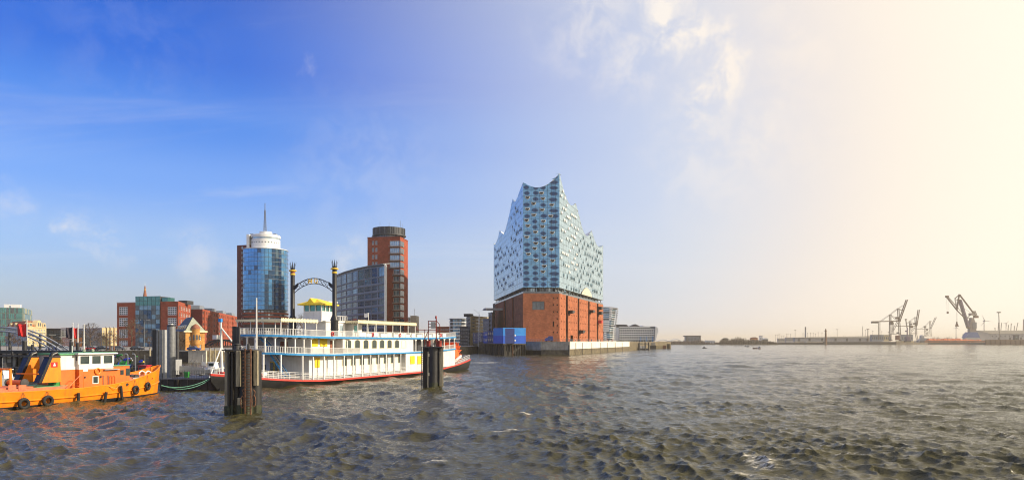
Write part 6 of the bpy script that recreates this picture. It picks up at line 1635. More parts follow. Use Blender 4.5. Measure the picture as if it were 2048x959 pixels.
    m = MB(); m.cyl((xa + 1, .4, zw + .2), (xa + 1, .4, zw + 1.0), .05, n=6); m.build('antenna', 'white_clean', root)
    for x in (xa + 2.2, xm - 1.2): MB().lathe([(.05, 0), (.18, .1), (.18, .3), (.04, .42)], (x, 0, zw + .2), 10).build('roof_lamp', 'verdigris', root)
tug()
# ------------------------------------------------------------------ mooring dolphins in the foreground
def dolphin_near():
    Y = 67.0; cx = X(487, Y); r = thing('mooring_dolphin', 'thick timber clad mooring dolphin with rusty ladder and chains, in front of the steamer bow', 'mooring dolphin', (cx, Y, 0))
    x = lambda u: X(u, Y) - cx
    z = lambda v: Z(v, Y)
    top = z(699)
    for px, py, rr in ((-.75, .1, .78), (.35, -.25, .72), (1.0, .35, .62), (-.1, .9, .8)): MB().cyl((px, py, -2), (px, py, top - .1), rr, n=14).build('steel_pile', 'black_hull', r, smooth=True)
    for u0, u1, y, va, vb in ((455, 463.5, -.55, 700, 826), (463.5, 468, -.9, 702, 826), (481, 489.5, -1.02, 700, 771), (483, 490.5, -.98, 793, 827), (510.5, 519, -.35, 700, 770), (471, 475, -.95, 704, 826)):
        m = MB(); m.box(x(u0), x(u1), y - .16, y + .12, z(vb) - (2 if vb > 820 else 0), z(va)); o = m.build('timber_fender', 'old_wood' if (u1 - u0) > 7 else 'wet_wood', r)
        b = o.modifiers.new('bevel', 'BEVEL'); b.width = .03; b.segments = 1
    for px, py, rr in ((-.75, .1, .80), (.35, -.25, .74), (1.0, .35, .64)): MB().cyl((px, py, -1), (px, py, .75), rr, n=14).build('tide_band', 'algae', r)
    for u0, u1, y in ((455, 463.5, -.55), (463.5, 468, -.9), (471, 475, -.95), (483, 490.5, -.98)): MB().box(x(u0) - .02, x(u1) + .02, y - .18, y + .13, -1, random.uniform(.7, 1.1)).build('tide_band', 'algae', r)
    MB().box(x(452.5), x(513), -1.05, 1.25, top - .06, top + .06).build('cap_plate', 'dark_steel', r)
    # ladder
    lx0, lx1 = x(500), x(510.5)
    for q in (lx0, lx1): MB().box(q - .05, q + .05, -1.28, -1.12, -1.5, z(696)).build('ladder_rail', 'rust', r)
    for i in range(24):
        zz_ = lerp(.25, top, i / 23); MB().cyl((lx0, -1.2, zz_), (lx1, -1.2, zz_), .03, n=6).build('rung', 'rust', r)
    for i in range(16):
        zz_ = lerp(.6, top - .3, i / 15); MB().box(x(494.5), x(497), -1.16, -1.08, zz_ - .06, zz_ + .08).build('bolt_plate', 'rust', r)
    # upper post and bollards
    MB().box(x(464.5), x(472), .0, .4, top, z(652)).build('upper_post', 'black_hull', r); MB().box(x(472.3), x(478), .05, .35, top, z(653)).build('upper_post', 'dark_steel', r)
    MB().lathe([(.27, top + .06), (.27, top + .45), (.33, top + .5), (.33, top + .58), (.1, top + .62)], (x(478), -.5, 0), 12).build('bollard', 'dark_steel', r, smooth=True)
    MB().cyl((x(500), -.4, top), (x(500), -.4, z(687)), .12, n=8).build('bollard_post', 'dark_steel', r)
    MB().tube([(x(481), -.3, top + .08), (x(487), -.5, top + .3), (x(494), -.3, top + .08)], .09, 6).build('rope_coil', 'grey_paint', r)
    # chain shackles
    for u, v in ((494.5, 801), (517, 799)):
        pts = [(x(u) + .17 * math.cos(a) , -1.22, z(v) + .55 * math.sin(a)) for a in [2 * math.pi * i / 16 for i in range(17)]]
        sh = MB().tube(pts, .05, 6).build('mooring_ring', 'rust', r)
        MB().tube([(x(u) - .1, -1.05, z(v) + 1.1), (x(u) + .12, -1.2, z(v) + .9), (x(u) + .05, -1.22, z(v) + .5)], .045, 6).build('shackle', 'rust', sh)
        MB().cyl((x(u) - .16, -1.22, z(v)), (x(u) + .16, -1.22, z(v)), .035, n=6).build('link_bar', 'rust', sh)
dolphin_near()
def dolphin_far():
    Y = 104.0; cx = X(867, Y); r = thing('mooring_dolphin', 'black steel mooring dolphin with maroon signal frame on top, in front of the steamer stern', 'mooring dolphin', (cx, Y, 0))
    x = lambda u: X(u, Y) - cx
    z = lambda v: Z(v, Y)
    top = z(693)
    for u, py, rr in ((853, .2, .62), (867, -.5, .72), (879, .15, .58), (866, .9, .8)): MB().cyl((x(u), py, -2), (x(u), py, top - .1), rr, n=16).build('steel_pile', 'black_hull', r, smooth=True)
    for u, py, rr in ((853, .2, .64), (867, -.5, .74), (879, .15, .60)): MB().cyl((x(u), py, -1), (x(u), py, .8), rr, n=16).build('tide_band', 'algae', r)
    MB().box(x(849), x(886), -1.25, 1.2, top - .12, top + .06).build('cap_plate', 'dark_steel', r)
    for u0, u1, y, va, vb in ((855.5, 859.5, -.72, 702, 775), (880, 886.5, -.5, 702, 775), (848.5, 853, -.3, 700, 775)):
        MB().box(x(u0), x(u1), y - .2, y + .1, -1.5, z(va)).build('timber_fender', 'old_wood' if u0 in (855.5, 880) else 'wet_wood', r)
    for v in (708, 746): MB().box(x(857.5), x(861), -1.02, -.85, z(v + 4), z(v - 2)).build('bracket', 'cream', r)
    for u in (844.8, 848): MB().box(x(u) - .05, x(u) + .05, -.95, -.85, -1.2, z(692)).build('ladder_rail', 'dark_steel', r)
    for i in range(22): zz_ = lerp(.2, top, i / 21); MB().cyl((x(844.8), -.9, zz_), (x(848), -.9, zz_), .028, n=5).build('rung', 'dark_steel', r)
    for u in (858, 879): MB().lathe([(.36, top + .06), (.36, top + .8), (.4, top + .85), (.4, top + .93), (.1, top + .95)], (x(u), -.3, 0), 14).build('bollard', 'rust_red', r, smooth=True)
    fr = MB(); fr.bar((x(872.5), 0, top), (x(872.5), 0, z(637)), .16); sf = fr.build('signal_frame', 'rust_red', r)
    for a, b in (((849.5, 692), (849.5, 658)), ((857, 690), (857, 641)), ((879.5, 690), (879.5, 648)), ((849, 659), (879, 659)), ((833, 659), (850, 659)), ((834, 659), (834, 652)), ((856, 641.5), (872, 641.5)), ((856, 647), (872, 647)), ((856, 653), (872, 653)), ((872.5, 640), (879.5, 649)), ((849.5, 676), (857, 660))):
        MB().bar((x(a[0]), .0, z(a[1])), (x(b[0]), .0, z(b[1])), .1).build('frame_bar', 'rust_red', sf)
    MB().box(x(862), x(871), -.12, .5, z(656), z(643)).build('lamp_box', 'grey_paint', sf)
    MB().box(x(862), x(868), -.5, .1, z(690), z(678)).build('switch_box', 'pale_stone', sf)
    MB().lathe([(.05, 0), (.15, .08), (.13, .35), (.05, .5)], (x(872), 0, z(637)), 8).build('lantern', 'rust_red', sf)
dolphin_far()

# ------------------------------------------------------------------ pontoons and piles on the left
def pontoons():
    def P0(name, label, u0, u1, Y, dep, zt, mat, n, cat='pontoon'):
        A = X(u0, Y); r = thing(name, label, cat, (A, Y, 0)); L = X(u1, Y) - A
        MB().box(0, L, 0, dep, -.8, zt - .12).build('hull', mat, r); MB().box(-.1, L + .1, -.1, dep, zt - .11, zt).build('deck', 'dark_steel', r)
        for i in range(n + 1): q = L * i / n; MB().box(q - .08, q + .08, -.14, 0, -.3, zt - .12).build('rib', mat, r)
        return r, A, L
    r, A, L = P0('pontoon', 'dark steel pontoon between the orange boat and the steamer bow', 322, 440, 99, 9, 1.55, 'black_hull', 9)
    m = MB(); railing(m, [(1.5, .3, 1.55), (6.5, .3, 1.55), (6.5, 7, 1.55)], 1.2, .25, .015, bars=(1, .5, .08)); m.build('mesh_fence', 'dark_steel', r, kind='stuff')
    MB().box(2.4, 2.6, -.3, .0, -.5, 1.5).build('fender_post', 'wet_wood', r)
    r2, A2, L2 = P0('landing_stage', 'long dark landing stage behind the orange work boat', -160, 318, 122, 12, 1.3, 'dark_steel', 24, 'landing stage')
    z = lambda v: Z(v, 122)
    x = lambda u: X(u, 122) - A2
    MB().box(x(-140), x(155), 2, 6, z(706.5), z(700.5)).build('canopy_beam', 'black_paint', r2)
    MB().box(x(-140), x(70), 1, 7, z(713), z(710)).build('lower_beam', 'dark_steel', r2)
    for u in (-60, -20, 12, 84, 112): MB().box(x(u) - .12, x(u) + .12, 2.5, 2.8, 1.3, z(706)).build('post', 'black_paint', r2)
    m = MB(); railing(m, [(x(-140), .4, 1.3), (x(40), .4, 1.3), (x(130), .4, 1.3), (x(235), .4, 1.3), (x(315), .4, 1.3)], 1.1, .5, .02, bars=(1, .55)); m.build('railing', 'steel', r2, kind='stuff')
    for u0, u1, v0, v1, mt_ in ((96, 118, 716, 730, 'dark_panel'), (60, 76, 712, 726, 'grey_paint'), (15, 30, 716, 730, 'pale_stone'), (120, 132, 708, 716, 'dark_panel'), (-30, 0, 715, 731, 'white_panel'), (318, 326, 720, 735, 'grey_paint')):
        MB().box(x(u0), x(u1), 4, 7, z(v1) - 1.5, z(v0)).build('deck_box', mt_, r2)
    # round steel piles
    for u0, u1, vt, vb, Y, mt_, lab in ((335, 350.5, 652, 757, 112, 'steel', 'tall grey steel pile with a white cap beside the pontoon gangway'), (350.8, 358, 664, 728, 150, 'dark_steel', 'slim dark steel pile right of the tall capped pile'),
                              (329, 334.5, 664, 728, 150, 'black_hull', 'slim black pile left of the tall capped pile'), (45, 53.5, 683, 740, 128, 'black_hull', 'thick black pile under the red flag'), (62.5, 68, 691, 740, 132, 'dark_steel', 'shorter dark pile right of the red flag'),
                              (139, 146, 685, 730, 132, 'black_hull', 'black pile at the foot of the dark flag'), (152, 158.5, 687, 730, 134, 'black_hull', 'black pile behind the wheelhouse roof')):
        uc = (u0 + u1) / 2; xx = X(uc, Y); rr = (u1 - u0) / 2 / F * Y; r = thing('mooring_pile', lab, 'mooring pile', (xx, Y, 0), 0, 'mooring piles by the landing stages')
        MB().cyl((0, 0, -2), (0, 0, Z(vt, Y)), rr, n=18).build('shaft', mt_, r, smooth=True)
        MB().lathe([(rr * 1.06, 0), (rr * 1.06, .18), (rr * .4, .3)], (0, 0, Z(vt, Y)), 16).build('cap', 'dark_steel', r)
        if u0 == 335: MB().cyl((0, 0, Z(vt, Y)), (0, 0, Z(vt - 5, Y)), rr * .45, n=12).build('beacon', 'white_clean', r)
    Y = 116; r = thing('sheet_pile_cluster', 'tall ribbed sheet pile cluster with a black edge beside the orange bow', 'mooring pile', (X(304.5, Y), Y, 0))
    x = lambda u: X(u, Y) - X(304.5, Y)
    MB().box(0, x(312), 0, 1.2, -2, Z(659, Y)).build('black_pile', 'black_hull', r)
    for i in range(4): a = lerp(x(312.3), x(328.5), i / 4); b = lerp(x(312.3), x(328.5), (i + 1) / 4); MB().slab([(a, -2), (b - .03, -2), (b - .03, Z(659 if i < 4 else 700, Y)), (a, Z(659, Y))], .05 + .18 * (i % 2), 1.2).build('sheet_pile', 'grey_paint' if i % 2 else 'steel', r)
    # gangway
    Y = 128; A = X(326, Y); r = thing('gangway', 'silver panelled gangway sloping down behind the tall steel pile', 'gangway', (A, Y, 0)); x = lambda u: X(u, Y) - A
    for yy in (0, 1.6):
        for i in range(7):
            ua, ub = lerp(326, 402, i / 7), lerp(326, 402, (i + 1) / 7); va, vb = lerp(727, 736, i / 7), lerp(727, 736, (i + 1) / 7)
            MB().slab([(x(ua) + .03, Z(va + 12, Y)), (x(ub) - .03, Z(vb + 12, Y)), (x(ub) - .03, Z(vb, Y)), (x(ua) + .03, Z(va, Y))], yy, yy + .06).build('side_panel', 'grey_paint', r)
    MB().slab([(0, Z(740, Y)), (x(402), Z(749, Y)), (x(402), Z(748, Y)), (0, Z(739, Y))], .08, 1.58).build('walkway', 'steel', r)
    for u in (376, 384): MB().tube([(x(u), .8, Z(736, Y)), (x(u), .8, Z(722, Y)), (x(u + 4), .8, Z(720, Y)), (x(u + 6), .8, Z(724, Y)), (x(u + 6), .8, Z(738, Y))], .06, 6).build('hand_hoop', 'steel', r)
    for u in (330, 398): MB().box(x(u) - .1, x(u) + .1, .3, 1.3, -1, Z(745, Y)).build('support', 'dark_steel', r)
    Y = 101; r = thing('green_bin', 'green wheeled bin on the dark pontoon', 'bin', (X(371.5, Y), Y, 1.55)); MB().slab([(-.24, .1), (.24, .1), (.3, .85), (-.3, .85)], 0, .55).build('body', 'leaf_green', r); MB().box(-.33, .33, -.05, .6, .86, .95).build('lid', 'leaf_green', r)
    for q in (-.2, .2): MB().cyl((q - .04, .5, .1), (q + .04, .5, .1), .1, n=10).build('wheel', 'rubber', r)
    Y = 130; r = thing('notice_post', 'white notice board on a thin post beyond the gangway', 'sign', (X(404.5, Y), Y, 0)); MB().cyl((0, 0, -1), (0, 0, Z(709, Y)), .07, n=6).build('post', 'grey_paint', r); MB().box(-.1, .75, -.1, -.05, Z(730, Y), Z(722.5, Y)).build('board', 'white_clean', r)
    # mooring lines of the work boat
    a, b = P(322, 770, 93), P(428, 751, 98.5)
    for k, sag in ((0, 1.6), (1, 2.2)):
        o = MB().tube([a.lerp(b, i / 14) - Vector((0, 0, sag * 4 * (i / 14) * (1 - i / 14) * .5)) + Vector((0, k * .3, 0)) for i in range(15)], .045, 5).build('mooring_rope', 'rope_green'); tag(o, ('upper' if k == 0 else 'slacker lower') + ' green mooring rope between the orange boat and the steamer bow', 'rope', 'mooring ropes')
pontoons()
def ramp_bridge():
    A, B = P(-30, 655, 190), P(122, 700, 170)
    r = thing('ramp_bridge', 'grey tubular covered ramp sloping down behind the red flag', 'footbridge', (A.x, A.y, 0)); b0 = Vector((0, 0, A.z)); b1 = Vector((B.x - A.x, B.y - A.y, B.z)); mid = b0.lerp(b1, .52) + Vector((0, 0, 1.6))
    path = [b0.lerp(b1, t) + Vector((0, 0, 2.2 * math.sin(math.pi * t))) for t in [i / 12 for i in range(13)]]
    for dy, dz in ((0, 0), (3, 0), (0, -1.1), (3, -1.1)): MB().tube([p + Vector((0, dy, dz)) for p in path], .2, 8).build('tube_rail', 'grey_paint', r, smooth=True)
    for i in range(12): p = path[i]; MB().box(p.x - .6, p.x + .6, .1, 2.9, p.z - 1.2, p.z - 1.05).build('deck_plank', 'steel', r)
    for i in (2, 5, 8): p = path[i]; MB().cyl((p.x, 1.5, -1), (p.x, 1.5, p.z - 1.1), .3, n=8).build('support', 'dark_steel', r)
ramp_bridge()
def flag(u, vt, vb, Y, mat, uw, vh, label, cloth=True):
    r = thing('flag' if cloth else 'flagpole', label, 'flag' if cloth else 'flagpole', (X(u, Y), Y, Z(vb, Y)), 0, 'flags by the landing stage' if cloth else None)
    h = Z(vt, Y) - Z(vb, Y); MB().cyl((0, 0, 0), (0, 0, h), .11, .07, 8).build('pole', 'white_clean', r); MB().lathe([(.05, h), (.13, h + .1), (.05, h + .22)], n=8).build('finial', 'white_clean', r)
    if not cloth: return
    w = uw / F * Y; hh = vh / F * Y; n, k = 14, 8; vs = []
    for i in range(n + 1):
        for j in range(k + 1):
            t = i / n; q = j / k
            vs.append((-.1 - w * t * (1 - .08 * q), .28 * math.sin(t * 7 + q * 1.4) * t + .1 * math.sin(t * 15 + q * 4), h - .5 - hh * q - .5 * t * (1 - q) - .12 * math.sin(t * 6)))
    m = MB(); m.add(vs, [(i * (k + 1) + j, (i + 1) * (k + 1) + j, (i + 1) * (k + 1) + j + 1, i * (k + 1) + j + 1) for i in range(n) for j in range(k)]); c = m.build('cloth', mat, r, smooth=True)
    s = c.modifiers.new('thickness', 'SOLIDIFY'); s.thickness = .03
flag(53.8, 640, 690, 135, 'red_flag', 20, 27, 'large bright red flag on a white pole in front of the sandstone corner house')
flag(145.8, 647, 690, 135, 'dark_flag', 15, 24, 'dark maroon flag on a white pole, nearest to the wheelhouse')
flag(155.8, 648, 690, 140, 'red_flag', 9, 23, 'narrow red flag partly hidden behind the dark flag')
flag(168, 650, 708, 118, 'red_flag', 9, 23, 'bare white flagpole rising behind the wheelhouse roof', False)

# ------------------------------------------------------------------ bare trees, lamps, cars on the bank
def bare_tree(u, vt, Y, spread, label, seed, z0=TZ):
    rnd = random.Random(seed); h = Z(vt, Y) - z0
    r = thing('bare_tree', label, 'tree', (X(u, Y), Y, z0), rnd.uniform(0, 6), 'bare winter trees along the bank')
    tr = MB(); hz_ = h * .28; tr.tube([(0, 0, -.2), (.1, 0, hz_ * .5), (0, .1, hz_), (.05, .05, h * .5), (0, 0, h * .8)], [h * .024, h * .019, h * .017, h * .011, h * .004], 7); tr.build('trunk', 'bark', r, smooth=True)
    m = MB()
    def grow(p, dr, L, rad, lev):
        q = p + dr * L; md = p.lerp(q, .5) + Vector((rnd.uniform(-1, 1), rnd.uniform(-1, 1), rnd.uniform(0, 1))) * L * .06
        m.tube([p, md, q], [rad, rad * .8, rad * .55], 5 if lev < 2 else 3)
        if lev >= 4: return
        for i in range(4 if lev < 2 else 3):
            t = rnd.uniform(.45, 1.0); b = p.lerp(q, t); nd_ = (dr * .9 + Vector((rnd.uniform(-1, 1), rnd.uniform(-1, 1), rnd.uniform(-.25, .8))) * .8).normalized()
            grow(b, nd_, L * rnd.uniform(.5, .72), max(rad * .5, .018), lev + 1)
    for i in range(9):
        a = i * 2.4 + rnd.uniform(-.3, .3); z = lerp(hz_, h * .72, i / 8); up = lerp(.5, 1.1, i / 8)
        grow(Vector((0, 0, z)), Vector((math.cos(a) * spread, math.sin(a) * spread, up)).normalized(), h * lerp(.30, .2, i / 8), h * .009, 0)
    m.build('crown', 'bark', r, kind='stuff')
bare_tree(180, 645, 262, 1.0, 'large bare tree in front of the yellow building, right of the flags', 1)
bare_tree(263, 640, 252, .9, 'large bare tree in front of the red brick office block', 2)
bare_tree(219, 662, 275, 1.0, 'small bare tree between the two large bare trees', 3)
bare_tree(201, 664, 285, 1.0, 'dense small bare tree left of the three mooring masts', 9)
bare_tree(20, 668, 262, 1.0, 'bare tree beside the foot of the covered ramp', 4)
bare_tree(362, 676, 238, .8, 'small bare tree in front of the shaded side of the turreted house', 5)
bare_tree(606, 628, 365, 1.0, 'bare tree behind the forward awning of the steamer, left of the pilot house', 6, TZ + .3)
bare_tree(583, 632, 372, 1.0, 'bare tree behind the forward awning of the steamer, beside the far funnel', 8, TZ + .3)
def lamp(u, vt, Y, label, arms=2):
    r = thing('street_lamp', label, 'street lamp', (X(u, Y), Y, TZ), 0, 'lamps and masts on the bank'); h = Z(vt, Y) - TZ
    MB().cyl((0, 0, 0), (0, 0, h), .12, .07, 8).build('post', 'steel', r)
    for s in ((-1, 1) if arms == 2 else (1,)): MB().tube([(0, 0, h - .1), (s * .8, 0, h + .05)], .05, 5).build('arm', 'steel', r); MB().box(s * .8 - .4 * (s < 0) - 0.0, s * .8 + .9 * (s > 0) - (.5 if s < 0 else 0), -.15, .15, h - .02, h + .1).build('lamp_head', 'white_panel', r)
lamp(288.5, 639, 240, 'tall double armed street lamp in front of the glass stair tower')
for u, lab in ((212.5, 'leftmost'), (220, 'middle one'), (228, 'rightmost')):
    r = thing('mooring_mast', f'slender brown mooring mast in front of the yellow building, {lab} of three', 'mast', (X(u, 235), 235, TZ), 0, 'mooring masts'); MB().cyl((0, 0, 0), (0, 0, Z(655, 235) - TZ), .22, .17, 8).build('shaft', 'rust', r); MB().lathe([(.3, 0), (.34, .3), (.1, .5)], (0, 0, Z(655, 235) - TZ), 8).build('cap', 'grey_paint', r)
def car(u, Y, mat, label, rot=0, z0=TZ):
    r = thing('parked_car', label, 'car', (X(u, Y), Y, z0), rot, 'cars parked along the bank')
    MB().slab([(-2.1, .3), (2.1, .3), (2.12, .75), (1.2, .9), (-1.9, .95), (-2.12, .75)], -.85, .85).build('body', mat, r)
    MB().slab([(-1.75, .94), (1.05, .9), (.45, 1.42), (-1.2, 1.45)], -.74, .74).build('cabin', 'win_dark', r); MB().slab([(-1.2, 1.43), (.45, 1.40), (.4, 1.48), (-1.15, 1.5)], -.72, .72).build('roof', mat, r)
    for x in (-1.3, 1.3):
        for y in (-.85, .7): MB().cyl((x, y, .32), (x, y + .16, .32), .33, n=12).build('wheel', 'rubber', r)
cc = ['dark_panel', 'white_panel', 'navy_box', 'grey_paint', 'hot_red', 'black_paint', 'steel']
for i, (u, lab) in enumerate(((62, 'left of the red flag pole foot'), (88, 'below the sandstone corner house'), (108, 'below the dark office block'), (130, 'below the pink building'), (186, 'at the foot of the large bare tree'), (206, 'just left of the mooring masts'), (240, 'below the left corner of the red brick office'), (274, 'below the glass stair tower'), (318, 'left of the turreted house'), (388, 'in front of the turreted house'))):
    nm = {'dark_panel': 'charcoal', 'white_panel': 'white', 'navy_box': 'navy', 'grey_paint': 'grey', 'hot_red': 'red', 'black_paint': 'black', 'steel': 'silver'}[cc[i % 7]]
    car(u, 232.5 if u > 380 else 240, cc[i % 7], f'{nm} parked car {lab}', random.uniform(-.05, .05))
# ------------------------------------------------------------------ coloured machinery and launches at the landing stage
def machinery():
    Y = 126
    def mach(u, mat, name, label, sc=1.0):
        r = thing('harbour_machine', label, 'machine', (X(u, Y), Y, 1.3), random.uniform(-.3, .3), 'painted machines on the landing stage'); r.scale = (sc, sc, sc)
        MB().cyl((-.9, 0, 1.2), (.7, 0, 1.2), .75, n=16).build('drum', mat, r, smooth=True)
        for x in (-.95, .75): MB().cyl((x - .06, 0, 1.2), (x + .06, 0, 1.2), .95, n=18).build('flange', mat, r)
        MB().tube([(.7, 0, 1.2), (1.3, 0, 1.4), (1.6, 0, 2.1), (2.2, 0, 2.4)], [.3, .3, .26, .24], 9).build('elbow_pipe', mat, r, smooth=True)
        MB().tube([(-.9, .2, 1.4), (-1.4, .1, 2.0), (-1.2, 0, 2.7), (-.4, 0, 2.8)], .14, 7).build('hose', mat, r, smooth=True)
        MB().box(-1.3, 1.5, -.7, .7, 0, .35).build('skid', 'dark_steel', r)
    mach(236, 'royal_blue', '', 'blue drum and pipe machine right of the wheelhouse', 1.05); mach(261, 'royal_blue', '', 'second blue pipe machine, next to the yellow one', .9)
    mach(249, 'leaf_green', '', 'green pipe machine between the two blue ones', 1.15); mach(270, 'yellow', '', 'yellow pipe machine beside the red launch', .8)
    for u, lab in ((256, 'nearest to the green machine'), (271, 'nearest to the red launch'), ):
        Yp = 112; r = thing('white_post', f'short white mooring post with curved top, {lab}', 'post', (X(u, Yp), Yp, 0)); h = Z(707, Yp); MB().tube([(0, 0, 0), (0, 0, h - .3), (-.15, 0, h), (-.5, 0, h)], .08, 7).build('shaft', 'white_clean', r)
        MB().box(-.2, .2, -.2, .2, -.6, .3).build('foot', 'grey_paint', r)
    def launch(u0, u1, Y, mats, label, zt=1.2, cab=True):
        A = X(u0, Y); L = X(u1, Y) - A; r = thing('moored_launch', label, 'boat', (A, Y, 0)); ns = 9; prof = [(L * t, 1.3 * min(1, 1.6 * (1 - t) ** .6 + .05)) for t in [i / ns for i in range(ns + 1)]]
        vs = []; fs = []
        for i, (x, hb) in enumerate(prof):
            sh = zt + .5 * (i / ns) ** 2
            for s in (-1, 1): vs += [(x - (.4 if i == ns else 0), s * hb * .7, -.4), (x, s * hb, sh)]
        for i in range(ns): b = i * 4; fs += [(b, b + 4, b + 5, b + 1), (b + 3, b + 7, b + 6, b + 2), (b + 1, b + 5, b + 7, b + 3)]
        fs += [(0, 1, 3, 2), (ns * 4, ns * 4 + 2, ns * 4 + 3, ns * 4 + 1)]
        MB().add(vs, fs).build('hull', mats[0], r, smooth=False)
        if cab:
            MB().slab([(L * .2, zt), (L * .62, zt), (L * .55, zt + 1.5), (L * .22, zt + 1.5)], -.95, .95).build('cabin', mats[1], r)
            MB().slab([(L * .25, zt + .75), (L * .56, zt + .75), (L * .53, zt + 1.25), (L * .26, zt + 1.25)], -.99, .99).build('cabin_window', 'boat_window', r)
            MB().box(L * .18, L * .6, -1.1, 1.1, zt + 1.5, zt + 1.6).build('cabin_roof', mats[1], r)
        MB().cyl((L * .4, 0, zt + 1.5), (L * .4, 0, zt + 3.4), .05, n=6).build('mast', 'steel', r)
    launch(274, 313, 118, ('hot_red', 'hot_red'), 'red launch moored left of the sheet pile cluster', 1.3)
    launch(-20, 42, 108, ('white_panel', 'white_panel'), 'white launch moored behind the engine casing of the orange boat', 1.0)
    launch(50, 112, 150, ('black_hull', 'grey_paint'), 'dark launch behind the funnels of the orange boat', 1.0)
    launch(412, 448, 150, ('white_panel', 'white_panel'), 'white launch behind the bow mast of the steamer', .9)
    launch(170, 222, 152, ('dark_panel', 'white_panel'), 'dark hulled launch behind the wheelhouse', 1.1)
    for i, u in enumerate((300, 311, 330, 420, 430, 452)):
        Yp = (222, 224, 225, 226, 224, 222)[i]; r = thing('mooring_post', f'weathered timber mooring post off the quay, {["first","second","third","fourth","fifth","sixth"][i]} from the red launch', 'mooring post', (X(u, Yp), Yp, 0), 0, 'timber mooring posts'); MB().cyl((0, 0, -2), (0, 0, Z(696 + (i % 3), Yp)), .32, .28, 8).build('shaft', 'old_wood', r); MB().lathe([(.34, 0), (.34, .2), (.1, .35)], (0, 0, Z(696 + (i % 3), Yp)), 8).build('cap', 'steel', r)
machinery()

def clutter(mat, label, seed, n, u0, u1, Y0, Y1, hmax):
    rnd = random.Random(seed); m = MB()
    for i in range(n):
        Y = rnd.uniform(Y0, Y1); x = X(rnd.uniform(u0, u1), Y); w = rnd.uniform(.2, 1.3); h = rnd.uniform(.4, hmax) * (1 if rnd.random() < .8 else 1.7); q = rnd.random()
        if q < .45: m.M = T((x, Y, 1.3)) @ RZ(rnd.uniform(0, 3)); m.box(-w, w, -.5, .5, 0, h * .6)
        elif q < .7: m.M = T((x, Y, 1.3)); m.cyl((0, 0, 0), (rnd.uniform(-.4, .4), 0, h * 1.4), .06, .05, 5)
        elif q < .85: m.M = T((x, Y, 1.3)) @ RZ(rnd.uniform(0, 3)); m.tube([(-w, 0, h * .9), (0, 0, h * 1.1), (w, 0, h * .8), (w, 0, 0)], .07, 5)
        else: m.M = T((x, Y, 1.3)) @ RZ(rnd.uniform(0, 3)); m.cyl((-w * .5, 0, .5), (w * .5, 0, .5), .5, n=9)
    m.M = Matrix(); o = m.build('harbour_clutter', mat); tag(o, label, None, None, 'stuff')
clutter('dark_steel', 'dark jumble of winches, posts and gear on the long landing stage', 1, 150, -60, 312, 123.5, 133, 3.2)
clutter('white_panel', 'white lockers and rails scattered on the long landing stage', 2, 34, -60, 300, 123.5, 133, 1.8)
clutter('rust_red', 'red drums and hoses scattered on the long landing stage', 3, 20, -40, 310, 123.5, 133, 1.6)
clutter('black_hull', 'black fenders and pipes piled on the long landing stage', 4, 90, -60, 240, 124, 133, 3.6)
for i, u in enumerate((36, 76, 100, 120, 240, 300, 326)): bare_tree(u, (676, 674, 672, 678, 668, 672, 676)[i], 262 + 6 * i, 1.0, ('thin bare tree in front of the sandstone corner house', 'thin bare tree right of the red flag', 'thin bare tree below the dark office block', 'low bare tree left of the dark flag', 'slim bare tree at the left corner of the brick office block', 'slim bare tree at the right end of the glass stair tower', 'low bare tree left of the turreted house')[i], 20 + i)
# ------------------------------------------------------------------ far shore on the right
def shore(name, label, pts, z): ground(name, label, pts, z, 'mud', 'mud')
shore('far_shore', 'low far shore beyond the river', [XY(1300, 1480), XY(1446, 1480), XY(1446, 1800), XY(2600, 1800), XY(2600, 6000), XY(1000, 6000), XY(1100, 1700)], 1.6)
shore('peninsula', 'wooded spit on the far shore', [XY(1441, 1390), XY(1556, 1400), XY(1556, 1600), XY(1441, 1600)], 1.5)
shore('quay_ground', 'car terminal quay on the far shore', [XY(1556, 1560), XY(1648, 1520), XY(1792, 1500), XY(1870, 1700), XY(1870, 2100), XY(1556, 2100)], 4.5)
shore('quay_ground', 'warehouse quay at the edge of the view', [XY(1971, 1372), XY(2400, 1372), XY(2400, 2000), XY(1900, 2000), XY(1940, 1640)], 4.6)
def thicket(name, label, u0, u1, Y, vtab, n, seed, mat):
    """winter scrub: thousands of fine upright twigs in rounded clumps"""
    rnd = random.Random(seed); m = MB()
    clumps = [(rnd.uniform(u0, u1), rnd.uniform(.6, 1.15), rnd.uniform(0, 40)) for _ in range(int((u1 - u0) / 1.5))]
    for cu, ch, cy in clumps:
        hmax = (Z(interp(vtab, cu), Y) - 1.5) * ch; w = max(3.5, hmax * .55); cx = X(cu, Y + cy)
        for i in range(n):
            a = rnd.uniform(0, 6.283); q = math.sqrt(rnd.random()); bx, by = math.cos(a) * q, math.sin(a) * q
            top = hmax * math.sqrt(max(.03, 1 - q * q)) * rnd.uniform(.6, 1.0); b = Vector((cx + bx * w * .7, Y + cy + by * w * .7, 1.4)); t = Vector((cx + bx * w * 1.05, Y + cy + by * w * 1.05, 1.4 + top)); ww = rnd.uniform(.15, .55)
            e = Vector((ww, rnd.uniform(-.3, .3), 0)); m.add([b - e, b + e, t + e * .3, t - e * .3], [(0, 1, 2, 3)])
    o = m.build(name, mat); tag(o, label, None, None, 'stuff')
thicket('riverside_scrub', 'brown winter scrub on the wooded spit', 1443, 1555, 1410, [(1441, 677), (1460, 675), (1474, 671.5), (1484, 674), (1500, 677), (1530, 678), (1548, 682), (1556, 685)], 60, 4, 'bush')
thicket('riverside_scrub', 'bluish brown scrub along the bank below the arched bridge', 1312, 1440, 1500, [(1312, 682), (1350, 680), (1375, 678), (1400, 677), (1418, 683), (1440, 684)], 45, 5, 'bush_far')
